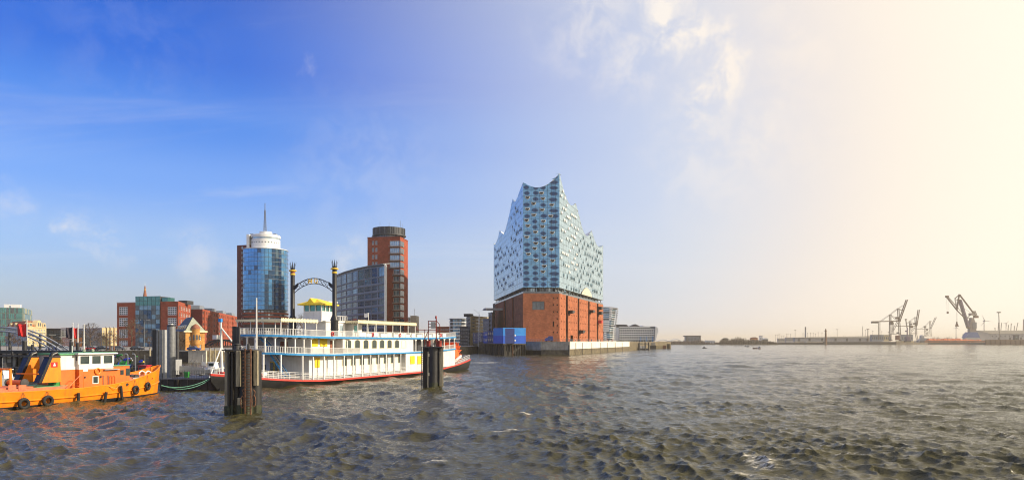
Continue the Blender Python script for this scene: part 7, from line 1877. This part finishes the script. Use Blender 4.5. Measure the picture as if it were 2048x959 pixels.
thicket('distant_wood', 'hazy far wood behind the container cranes', 1826, 1935, 2700, [(1826, 680), (1862, 672), (1885, 669), (1905, 672), (1935, 676)], 45, 6, 'bush_far')
thicket('distant_wood', 'hazy strip of far trees behind the warehouse shed', 1556, 1760, 2300, [(1556, 678), (1620, 674), (1680, 671.5), (1720, 670.5), (1760, 673)], 28, 7, 'bush_far')
class FarThing:
    def __init__(s, name, label, cat, u, Y, group=None, z0=0.0):
        s.Y = Y; s.x0 = X(u, Y); s.z0 = z0; s.r = thing(name, label, cat, (s.x0, Y, z0), 0, group)
    def x(s, u): return X(u, s.Y) - s.x0
    def z(s, v): return Z(v, s.Y) - s.z0
    def box(s, name, u0, u1, v0, v1, mat, y0=0, y1=8, par=None): return MB().box(s.x(u0), s.x(u1), y0, y1, s.z(v1), s.z(v0)).build(name, mat, par or s.r)
    def bar(s, name, a, b, w, mat, y=0, y2=None, par=None):
        return MB().bar((s.x(a[0]), y, s.z(a[1])), (s.x(b[0]), y if y2 is None else y2, s.z(b[1])), w).build(name, mat, par or s.r)
# arched road bridge
f = FarThing('arched_bridge', 'long pale arched road bridge far behind the pier end', 'bridge', 1320, 1750)
for k, (ua, ub, vp) in enumerate(((1314, 1340, 678.5), (1340, 1366, 677.5), (1366, 1394, 678.5))):
    for y in (0, 12): MB().tube([(f.x(lerp(ua, ub, i / 12)), y, lerp(f.z(683), f.z(vp), 1 - (2 * i / 12 - 1) ** 2)) for i in range(13)], 1.0, 6).build('arch', 'white_panel', f.r)
    f.box('pier', ub - .5, ub + .5, 682, 689, 'concrete', 2, 10)
f.box('deck', 1314, 1396, 682.2, 684, 'concrete', -1, 13)
# grey hall with dark frame
f = FarThing('grey_hall', 'grey box shaped hall in a dark frame above the far bank', 'building', 1373, 1620)
f.box('wall', 1375.3, 1399.5, 672.5, 689, 'grey_panel', 2, 30); f.box('lintel', 1372.5, 1402, 670.2, 672.4, 'dark_panel', 0, 30)
for a, b in ((1373, 1375.2), (1399.6, 1401.6)): f.box('frame_leg', a, b, 672.4, 689, 'dark_panel', 0, 6)
for k in range(5):
    for i in range(8): f.box('window', 1376.3 + i * 2.85, 1378.4 + i * 2.85, 674 + k * 2.6, 675.5 + k * 2.6, 'win_dark', 1.6, 2.2)
def low_house(u0, u1, v0, v1, Y, mat, roof, label, gable=True, n=4, name='shore_house'):
    f = FarThing(name, label, 'building', u0, Y); f.box('wall', u0, u1, v0, v1, mat, 0, 7)
    if gable: MB().slab([(f.x(u0) - 1, f.z(v0)), (f.x(u1) + 1, f.z(v0)), (f.x(lerp(u0, u1, .7)), f.z(v0) + 2.6), (f.x(lerp(u0, u1, .3)), f.z(v0) + 2.6)], -1, 8).build('roof', roof, f.r)
    else: f.box('roof', u0 - .5, u1 + .5, v0 - .6, v0 - .02, roof, -1, 8)
    for i in range(n): a = lerp(u0, u1, (i + .25) / n); f.box('window', a, a + (u1 - u0) / n * .5, lerp(v0, v1, .3), lerp(v0, v1, .65), 'win_dark', -.25, -.02)
    return f
low_house(1412, 1430.5, 680.5, 689, 1520, 'white_panel', 'white_clean', 'low white boathouse on the far bank right of the grey hall', False)
low_house(1446, 1457, 677.3, 684, 1640, 'slate', 'slate', 'dark roofed shed behind the left end of the wooded spit', True, 2)
low_house(1502.5, 1515.5, 676, 684, 1460, 'orange_wall', 'brownish', 'orange brick house with brown roof among the scrub', True, 3)
low_house(1520, 1525.3, 671, 684, 2100, 'white_panel', 'grey_panel', 'pale tower block far behind the orange brick house', False, 2)
low_house(1527, 1536, 677.5, 684, 1650, 'dark_panel', 'white_panel', 'dark shed with white roof right of the orange brick house', True, 2)
low_house(1556, 1572, 676.5, 684, 1900, 'pale_stone', 'grey_panel', 'pale flat depot right of the wooded spit', False, 4)
low_house(1572, 1588, 674.5, 684, 1850, 'shed_wall', 'shed_roof', 'pale depot beside the long car shed', False, 4)
# long car shed
f = FarThing('long_shed', 'long pale warehouse shed behind the rows of parked cars', 'warehouse', 1590, 1700, None, 4.5)
f.box('wall', 1590, 1748, 674.8, 682, 'shed_wall', 0, 12); MB().slab([(f.x(1589), f.z(674.8)), (f.x(1749), f.z(674.4)), (f.x(1749), f.z(671.2)), (f.x(1589), f.z(674))], -2, 13).build('roof', 'shed_roof', f.r)
for u in (1596, 1617, 1642, 1669, 1692, 1718, 1733): f.box('gate', u, u + 4, 676, 681.5, 'dark_panel', -.6, -.05)
f.box('gate', 1743, 1747, 676, 681.5, 'sky_box', -.6, -.05)
f = FarThing('quay_wall', 'dark far quay wall below the rows of parked cars', 'quay wall', 1646, 1500)
for i in range(12): a, b = lerp(1646.5, 1792, i / 12), lerp(1646.5, 1792, (i + 1) / 12); f.box('wall_panel', a, b - .12, 682.8, 690, 'black_hull', -1.5 - .0, 1)
f = FarThing('quay_wall', 'sunlit pale quay wall right of the container crane', 'quay wall', 1793, 1560); 
for i in range(7): a, b = lerp(1793, 1840, i / 7), lerp(1793, 1840, (i + 1) / 7); f.box('wall_panel', a, b - .1, 681, 688.4, 'sandstone', 4 * i, 4 * i + 4)
m = MB(); rnd = random.Random(8)
for row in range(3):
    for i in range(46):
        x, y = X(lerp(1664, 1772, i / 46), 1515), 1515 + row * 14; m.box(x, x + 2, y, y + 4.3, 4.6, 5.6); m.box(x + .15, x + 1.85, y + 1, y + 3.4, 5.6, 6.3)
o = m.build('parked_cars', 'white_panel'); tag(o, 'rows of small pale new cars parked on the far quay', None, None, 'stuff')
# towers, chimneys, masts
def mast(u, vt, vb, Y, w, mat, label, head=0.0, name='light_mast', cat='mast', grp='masts on the far shore'):
    f = FarThing(name, label, cat, u, Y, grp); MB().cyl((0, 0, 0), (0, 0, f.z(vt)), w, w * .7, 6).build('shaft', mat, f.r)
    if head: MB().box(-head, head, -head * .5, head * .5, f.z(vt) - .4, f.z(vt) + .9).build('lamp_head', mat, f.r)
    return f
mast(1590.3, 659.5, 684, 1800, .55, 'crane_grey', 'tall light mast left of the blue chimney', 1.8)
f = mast(1611, 653, 684, 1900, 2.6, 'grey_panel', 'blue grey factory chimney above the long shed', 0, 'chimney', 'chimney'); MB().cyl((0, 0, f.z(659)), (0, 0, f.z(653)), 2.0, 1.8, 8).build('flue', 'dark_panel', f.r)
f = FarThing('quay_beacon', 'brick beacon tower with lantern on the far quay', 'beacon', 1651.5, 1496, None, 0); MB().lathe([(2.6, 0), (2.4, f.z(681)), (1.6, f.z(662)), (2.6, f.z(661.5)), (2.6, f.z(660)), (1.4, f.z(660)), (1.2, f.z(657.5)), (.1, f.z(656.5))], n=12).build('tower', 'rust', f.r)
mast(1674.5, 658, 684, 1760, .7, 'shed_roof', 'pale light mast right of the brick beacon', 2.0); mast(1725.5, 651.5, 684, 1800, .9, 'crane_grey', 'thin tall chimney left of the container crane', 0, 'chimney', 'chimney'); mast(1735.8, 657.5, 684, 1560, 1.1, 'crane_brown', 'dark light mast with square head on the car quay', 2.6)
for i, (u, v) in enumerate(((1551, 669.5), (1555.5, 669.5), (1558.5, 667.8), (1563, 671), (1567.5, 671), (1573, 667), (1576, 667), (1581, 668), (1606, 666.5), (1615, 666), (1621, 665.5), (1626.5, 666), (1631, 667), (1636.5, 664.5), (1644, 665), (1731, 659.5), (1745.5, 661.5), (1763.5, 662.5), (1777, 663.5))):
    mast(u, v, 684, 1950, .42, 'crane_grey', f'small light mast on the far shore, number {["one","two","three","four","five","six","seven","eight","nine","ten","eleven","twelve","thirteen","fourteen","fifteen","sixteen","seventeen","eighteen","nineteen"][i]} from the wooded spit', 1.3)
# ------------------------------------------------------------------ ship-to-shore cranes
def sts(name_lab, ox, oy, sc, Y, segs, z0=4.5, boxes=(), dep=6):
    f = FarThing('container_crane', name_lab, 'crane', ox, Y, 'container cranes with raised booms', 0)
    q = lambda p: (1720 + p[0] / 7.994, 580 + p[1] / 7.994)
    for nm, a, b, w, both, mat in segs:
        f.bar(nm, q(a), q(b), w * .72, mat, 0)
        if both: f.bar(nm, q(a), q(b), w * .72, mat, dep)
    for nm, a, b, mat in boxes:
        p0, p1 = q(a), q(b); f.box(nm, p0[0], p1[0], p0[1], p1[1], mat, 0.5, dep - .5)
    return f, q
g_, b_ = 'crane_grey', 'crane_brown'
f, q = sts('largest container crane with raised boom, at the end of the car quay', 1790, 0, 1, 1520, [
    ('leg', (497, 800), (494, 385), 2.0, 1, g_), ('leg', (655, 800), (622, 285), 2.0, 1, g_), ('girder', (205, 500), (650, 490), 2.6, 1, b_), ('boom', (640, 492), (760, 150), 2.4, 1, b_), ('stay', (494, 387), (622, 285), .9, 1, g_),
    ('stay', (494, 387), (345, 490), .8, 1, g_), ('stay', (494, 387), (625, 490), .9, 1, b_), ('stay', (622, 287), (720, 230), .6, 1, g_), ('strut', (630, 300), (695, 318), 1.0, 1, b_), ('brace', (535, 650), (612, 500), 1.2, 1, g_), ('sill_beam', (497, 700), (655, 690), 1.8, 1, g_),
    ('leg', (318, 790), (318, 495), 1.3, 1, b_), ('ladder', (520, 690), (520, 510), 1.0, 0, g_), ('ladder', (535, 690), (535, 510), .8, 0, b_), ('cross_tie', (515, 600), (540, 600), .8, 0, b_)], boxes=(('machine_house', (585, 425), (630, 455), b_), ('trolley_cab', (490, 500), (535, 550), b_), ('counterweight', (195, 505), (300, 525), g_), ('leg_house', (585, 720), (640, 795), 'brownish'), ('drive_unit', (605, 668), (632, 692), 'dark_panel'), ('bogie', (480, 785), (520, 805), 'dark_panel'), ('bogie', (640, 785), (668, 805), 'dark_panel')))
sts('middle container crane with raised boom, behind the violet mobile crane', 1830, 0, 1, 1700, [
    ('leg', (815, 690), (812, 490), 1.8, 1, g_), ('leg', (908, 690), (900, 425), 1.8, 1, g_), ('girder', (590, 570), (912, 568), 1.9, 1, b_), ('boom', (912, 560), (950, 310), 2.2, 1, b_), ('stay', (812, 490), (900, 425), .7, 1, g_), ('stay', (812, 490), (755, 535), .7, 1, g_), ('stay', (812, 490), (880, 545), .7, 1, g_),
    ('sill_beam', (815, 690), (905, 690), 2.0, 1, g_), ('leg', (815, 690), (800, 790), 1.6, 1, g_), ('leg', (905, 690), (925, 790), 1.6, 1, g_), ('brace', (835, 660), (885, 585), 1.1, 1, g_), ('tie', (905, 435), (935, 440), .9, 1, b_)], boxes=(('machine_house', (870, 520), (905, 545), b_), ('trolley_cab', (815, 570), (850, 600), b_), ('winch_house', (815, 530), (838, 555), b_)))
sts('small hazy container crane with raised boom, farthest of the three', 1858, 0, 1, 2100, [
    ('leg', (1055, 735), (1050, 570), 1.6, 1, g_), ('leg', (1140, 735), (1128, 490), 1.6, 1, g_), ('girder', (915, 620), (1135, 612), 1.7, 1, g_), ('boom', (1135, 615), (1222, 430), 1.9, 1, g_), ('stay', (1050, 575), (1128, 492), .7, 1, g_), ('stay', (1050, 575), (985, 605), .6, 1, g_), ('tie', (1125, 492), (1155, 495), .9, 1, b_),
    ('sill_beam', (1055, 690), (1105, 690), 1.4, 1, g_), ('brace', (1060, 735), (1105, 650), 1.0, 1, g_), ('brace', (1105, 735), (1065, 650), 1.0, 1, g_)], boxes=(('machine_house', (1035, 570), (1062, 595), b_), ('trolley_cab', (1065, 618), (1092, 640), b_)))
f = FarThing('mobile_crane', 'violet harbour mobile crane tower between two container cranes', 'crane', 1814.5, 1560)
MB().lathe([(1.5, f.z(681)), (1.3, f.z(654))], n=8).build('tower', 'crane_violet', f.r); f.bar('boom', (1814, 655), (1811.5, 638), 1.6, g_); f.box('boom_head', 1810, 1813.5, 637, 639, g_, -1, 1); f.box('slewing_base', 1812, 1819, 673, 680, 'crane_violet', -4, 4); f.box('chassis', 1810, 1820, 680, 683.5, 'dark_panel', -5, 5); f.box('cab', 1811, 1813, 660, 663, 'crane_violet', -2, 1)
low_house(1743.5, 1767, 669.5, 682, 1640, 'grey_panel', 'grey_panel', 'blue grey warehouse left of the largest container crane', False, 6, 'warehouse'); low_house(1767.5, 1782, 669.5, 682, 1650, 'sandstone', 'shed_roof', 'sand coloured warehouse beside the largest container crane', False, 4, 'warehouse'); low_house(1803, 1826, 669, 683, 2000, 'grey_panel', 'grey_panel', 'hazy blue grey hall behind the container cranes', False, 5, 'warehouse')
f = FarThing('moored_ship', 'hazy grey blue ship moored left of the red barge', 'ship', 1839, 1760); MB().slab([(f.x(1840), -1), (f.x(1860), -1), (f.x(1866), f.z(678)), (f.x(1856), f.z(676)), (f.x(1846), f.z(675)), (f.x(1838), f.z(680))], 0, 12).build('hull', 'grey_panel', f.r); f.box('deck_house', 1843, 1850, 671, 676, 'grey_paint', 3, 9); f.box('bridge', 1844.5, 1848, 669, 671, 'white_panel', 3.5, 8)
# ------------------------------------------------------------------ red barge and portal crane
f = FarThing('red_barge', 'long rusty red barge loaded with orange scrap below the portal crane', 'barge', 1848, 1660)
MB().slab([(f.x(1849.5), -1), (f.x(1973), -1), (f.x(1973), f.z(680.5)), (f.x(1849), f.z(680.5)), (f.x(1848.5), f.z(684))], 0, 18).build('hull', 'black_hull', f.r); f.box('side_plate', 1849, 1973, 680.0, 684.5, 'barge_red', -.6, -.02)
rnd = random.Random(2); vs = []; fs = []; n = 60
for i in range(n + 1):
    u = lerp(1854, 1968, i / n); h = f.z(680) + (rnd.uniform(2.0, 5.2) if 1 < i < n - 1 else .2) * (1 if u < 1925 else .6)
    vs += [(f.x(u), .6, f.z(680.3)), (f.x(u), 4, h * rnd.uniform(.93, 1)), (f.x(u), 9, h), (f.x(u), 16, f.z(680.3))]
for i in range(n):
    for j in range(3): a = i * 4 + j; fs.append((a, a + 4, a + 5, a + 1))
MB().add(vs, fs).build('cargo', 'barge_cargo', f.r)
f = FarThing('portal_crane', 'huge level luffing harbour crane on a blue base above the red barge', 'crane', 1945, 1700, None, 0)
q = lambda p: (1880 + p[0] / 7.375, 570 + p[1] / 7.375)
def pb(nm, a, b, w, mat, dep=(0,)):
    for y in dep: f.bar(nm, q(a), q(b), w * .85, mat, y)
vs = [q(p) for p in ((370, 770), (585, 770), (545, 690), (425, 690))]
m = MB(); m.slab([(f.x(u), f.z(v)) for u, v in vs], -2, 14); m.build('portal_base', 'crane_blue', f.r)
m = MB(); m.slab([(f.x(u), f.z(v)) for u, v in [q(p) for p in ((445, 690), (540, 690), (530, 560), (500, 480), (470, 480), (445, 570))]], 0, 10); m.build('slewing_tower', g_, f.r)
m = MB(); m.slab([(f.x(u), f.z(v)) for u, v in [q(p) for p in ((480, 635), (538, 635), (538, 545), (480, 545))]], -1, -.05); m.build('machine_panel', 'steel', f.r)
pb('main_jib', (432, 620), (310, 215), 4.0, 'crane_violet', (1, 8)); pb('front_jib', (105, 160), (270, 370), 1.5, b_, (3, 6)); pb('front_jib', (140, 175), (290, 345), 1.0, g_, (3, 6)); pb('front_jib', (270, 370), (390, 490), 1.2, b_, (3, 6)); pb('link', (265, 365), (300, 140), 1.9, b_, (3, 6)); pb('link', (240, 190), (262, 340), 1.0, b_, (3, 6)); pb('link', (240, 190), (300, 140), 1.0, b_, (3, 6))
pb('back_tie', (305, 135), (505, 400), 2.0, b_, (3, 6)); pb('head', (265, 210), (325, 215), 3.0, b_, (4.5,)); pb('head', (290, 135), (322, 140), 2.4, b_, (4.5,)); pb('strut', (290, 345), (345, 400), 1.0, b_, (4,)); pb('strut', (345, 400), (370, 405), 1.2, b_, (4,)); pb('stay', (370, 340), (470, 400), .4, b_, (4,)); pb('brace', (415, 480), (475, 430), .8, b_, (3, 6)); pb('platform', (415, 485), (475, 480), 1.4, b_, (4,))
for a, b in (((510, 380), (545, 470)), ((525, 375), (560, 460)), ((500, 400), (530, 480))): pb('counter_frame', a, b, 1.6, b_, (2, 7))
p0, p1 = q((525, 450)), q((575, 480)); f.box('counterweight', p0[0], p1[0], p0[1], p1[1], 'rust', 1, 9); p0, p1 = q((455, 410)), q((515, 440)); f.box('top_house', p0[0], p1[0], p0[1], p1[1], g_, 1, 9); p0, p1 = q((405, 605)), q((440, 635)); f.box('driver_cab', p0[0], p1[0], p0[1], p1[1], b_, 0, 4)
p0, p1 = q((100, 150)), q((145, 178)); f.box('jib_head', p0[0], p1[0], p0[1], p1[1], b_, 3, 7)
for x, y0, y1 in ((112, 175, 385), (138, 180, 385), (258, 380, 535), (268, 380, 535)): pb('hoist_rope', (x, y0), (x if x > 200 else lerp(x, 128, .4), y1), .28, g_, (4,))
p0, p1 = q((118, 385)), q((142, 415)); f.box('hook_block', p0[0], p1[0], p0[1], p1[1], 'rust', 3.5, 5.5)
m = MB(); m.slab([(f.x(u), f.z(v)) for u, v in [q(p) for p in ((243, 605), (292, 605), (272, 560), (270, 535), (260, 535), (258, 560))]], 3, 6); m.build('grab', 'rust', f.r)
# wind turbines
def turbine(u, vh, vb, Y, blades, label, w=1.6):
    f = FarThing('wind_turbine', label, 'wind turbine', u, Y, 'wind turbines'); MB().cyl((0, 0, 0), (0, 0, f.z(vh)), w, w * .6, 10).build('tower', 'turbine_grey', f.r); MB().box(-w, w, -w * 2.2, w * 1.5, f.z(vh) - w, f.z(vh) + w).build('nacelle', 'turbine_grey', f.r); MB().lathe([(.1, 0), (w * .8, w * .5), (w * .8, w)], n=8).build('hub', 'turbine_grey', f.r).matrix_local = T((0, -w * 3.2, f.z(vh))) @ Matrix.Rotation(R(-90), 4, 'X')
    for bu, bv in blades:
        tip = Vector((f.x(bu), -w * 2.4, f.z(bv))); hub = Vector((0, -w * 2.4, f.z(vh))); dr = (tip - hub).normalized(); sd = Vector((-dr.z, 0, dr.x)); L = (tip - hub).length
        m = MB(); m.add([hub + sd * w * .3, hub + dr * L * .2 + sd * w * .9, tip, hub + dr * L * .2 - sd * w * .4, hub - sd * w * .3, hub + dr * L * .25 + Vector((0, -w * .4, 0))], [(0, 1, 5), (1, 2, 5), (2, 3, 5), (3, 4, 5), (4, 3, 2, 1, 0)]); m.build('blade', 'turbine_grey', f.r)
turbine(1968.2, 641, 664, 2300, ((1961.5, 628), (1984.5, 643), (1959, 652.5)), 'large wind turbine right of the portal crane', 1.8)
turbine(1912.2, 654.5, 676, 2800, ((1911, 648), (1919, 659.5), (1904.5, 656.5)), 'small wind turbine below the portal crane hook', 1.7)
turbine(2012, 646, 662, 3000, ((2017.5, 640), (2003.5, 645.5), (2011, 656)), 'wind turbine behind the right warehouse', 1.7)
# right warehouse quay
f = FarThing('quay_warehouse', 'long pale warehouse with a sloping roof on the right quay', 'warehouse', 1931, 1790, None, 4.6)
MB().slab([(f.x(1931), 0), (f.x(1981), 0), (f.x(1981), f.z(667)), (f.x(1956), f.z(660.5)), (f.x(1931), f.z(667.5))], 0, 12).build('gable_end', 'shed_wall', f.r); f.box('wall', 1981, 2075, 667, 683, 'shed_wall', 0.3, 12); MB().slab([(f.x(1955), f.z(660.3)), (f.x(2076), f.z(660)), (f.x(2076), f.z(667)), (f.x(1981), f.z(667))], -.8, 12).build('roof', 'shed_roof', f.r)
for i in range(10): u = 1984 + i * 8.5; f.box('window', u, u + 1.8, 670.5, 673, 'win_dark', .05, .29)
for u in (1996, 2018, 2040): f.box('gate', u, u + 4, 674, 683, 'dark_panel', .05, .29)
for i in range(9): u = 1981 + i * 10.5; f.box('pilaster', u - .15, u + .15, 667.5, 683, 'grey_paint', -.3, .28)
f = FarThing('quay_wall', 'dark timber faced quay wall at the edge of the river, below the right warehouse', 'quay wall', 1971, 1366)
for i in range(14): a, b = lerp(1971, 2110, i / 14), lerp(1971, 2110, (i + 1) / 14); f.box('wall_panel', a, b - .15, 678.5, 692, 'crane_brown', 0, 2); f.box('fender', a + .5, a + 1.4, 680, 690, 'rust', -.8, -.02)
f = FarThing('site_hut', 'dark hut with a window on the right quay', 'hut', 2031.5, 1372, None, 4.6); f.box('wall', 2031.5, 2039.5, 670, 678.4, 'dark_panel', 2, 8); f.box('roof', 2031, 2040, 669.2, 669.95, 'black_paint', 1.5, 8.5); f.box('window', 2033, 2036, 672, 674.5, 'win_bright', 1.8, 1.99)
m = MB(); rnd = random.Random(5)
for i in range(30): u = lerp(1979, 2030, i / 30); x = X(u, 1380); w = rnd.uniform(.6, 1.6); m.box(x, x + w, 1380, 1382, 4.6, 4.6 + rnd.uniform(1.5, 4.6))
o = m.build('quay_stores', 'rust', None); tag(o, 'jumble of stacked crates and rails on the right quay', None, None, 'stuff')
f = FarThing('lattice_light_mast', 'tall lattice light mast with a wide head on the right quay', 'mast', 1998.5, 1400, None, 4.6); 
for dx in (-.8, .8): f.bar('leg', (1999.2 + dx, 680), (1997.5 + dx * .5, 625), .5, 'crane_grey')
m = MB()
for i in range(12): a, b = lerp(680, 625, i / 12), lerp(680, 625, (i + 1) / 12); ua, ub = lerp(1999.2, 1997.5, i / 12), lerp(1999.2, 1997.5, (i + 1) / 12); m.bar((f.x(ua - .8), 0, f.z(a)), (f.x(ub + .6), 0, f.z(b)), .3); m.bar((f.x(ua + .8), 0, f.z(a)), (f.x(ub - .6), 0, f.z(b)), .3)
m.build('lattice', 'crane_grey', f.r, kind='stuff'); f.box('lamp_head', 1994, 2001, 623, 625.2, 'crane_grey', -1, 1)
for i, (ua, va, ub, vb) in enumerate(((1990, 655, 1990.5, 680), (1997, 645, 1996, 665), (2003, 645.5, 2001.5, 664), (2017, 649.5, 2015.5, 664), (2022.5, 646.5, 2020.5, 680), (2029, 651.5, 2028, 664), (2035.5, 645.5, 2032, 664), (2047.5, 638, 2046, 684))):
    f = FarThing('distant_crane', f'slender distant crane jib above the right warehouse roof, {["first","second","third","fourth","fifth","sixth","seventh","eighth"][i]} from the portal crane', 'crane', ub, 1950, 'distant crane jibs', 4.6); f.bar('jib', (ub, vb), (ua, va), 1.3 if i != 7 else 2.2, 'crane_grey'); f.bar('jib_head', (ua - .8, va), (ua + .9, va + .4), 1.1, 'crane_brown'); MB().box(-1.5, 1.5, -1.5, 1.5, 0, f.z(vb) + 1).build('foot', 'crane_brown', f.r)
# ------------------------------------------------------------------ launches on the river
def river_boat(u, v, w, label, mats, cabin, heading=1):
    Y = Yw(v); f = FarThing('river_launch', label, 'boat', u, Y, 'launches crossing the river'); L = w / F * Y; B = L * .28; r = f.r
    hs = [(0, .5), (.15, .9), (.5, 1.0), (.8, .75), (1.0, .05)]; vs = []; fs = []
    for t, hb in hs:
        for s in (-1, 1): vs += [(heading * (t - .5) * L, s * B * .5 * hb * .75, -.3), (heading * (t - .5) * L, s * B * .5 * hb, L * .10 + .05 * L * t * t)]
    for i in range(4): b = i * 4; fs += [(b, b + 4, b + 5, b + 1), (b + 3, b + 7, b + 6, b + 2), (b + 1, b + 5, b + 7, b + 3), (b, b + 2, b + 6, b + 4)]
    fs += [(0, 1, 3, 2), (16, 18, 19, 17)]
    MB().add(vs, fs).build('hull', mats[0], r)
    a, b, h = cabin; x0, x1 = sorted((heading * (a - .5) * L, heading * (b - .5) * L)); MB().slab([(x0, L * .1), (x1, L * .1), (x1 - L * .04, L * h), (x0 + L * .02, L * h)], -B * .34, B * .34).build('cabin', mats[1], r); MB().box(x0 + L * .04, x1 - L * .05, -B * .36, B * .36, L * (h * .55), L * (h * .8)).build('cabin_window', 'boat_window', r)
    MB().cyl(((x0 + x1) / 2, 0, L * h), ((x0 + x1) / 2, 0, L * (h + .14)), L * .012, n=5).build('mast', 'steel', r)
    m = MB(); n = 10; vs = []
    for i in range(n + 1): t = i / n; vs += [(-heading * (.35 + t * 1.1) * L, -B * (.25 + .5 * t), .24), (-heading * (.35 + t * 1.1) * L, B * (.25 + .5 * t), .24)]
    m.add(vs, [(2 * i, 2 * i + 1, 2 * i + 3, 2 * i + 2) for i in range(n)]); 
    return f
river_boat(1409.5, 695.8, 9.5, 'small launch with white cabin crossing left of the wooded spit', ('black_hull', 'white_panel'), (.4, .85, .38), -1)
river_boat(1494, 692.8, 10, 'small dark launch in front of the wooded spit', ('black_hull', 'white_panel'), (.15, .55, .34), -1)
river_boat(1513.5, 697, 16, 'longer excursion launch with a white wheelhouse at its stern', ('rust', 'white_panel'), (.05, .28, .3), -1)

# ------------------------------------------------------------------ air
def haze():
    m = bpy.data.materials.new('haze'); m.use_nodes = True; t = m.node_tree; t.nodes.clear()
    o = t.nodes.new('ShaderNodeOutputMaterial'); v = t.nodes.new('ShaderNodeVolumePrincipled')
    v.inputs['Color'].default_value = (0.96, 0.87, 0.72, 1); v.inputs['Density'].default_value = 0.00013; v.inputs['Anisotropy'].default_value = 0.2
    t.links.new(v.outputs[0], o.inputs['Volume'])
    b = MB().box(-15000, 15000, -900, 15300, -5, 112).build('haze', m); b['kind'] = 'stuff'; b['label'] = 'thin sunlit haze over the river'
    b.display_type = 'WIRE'
haze()
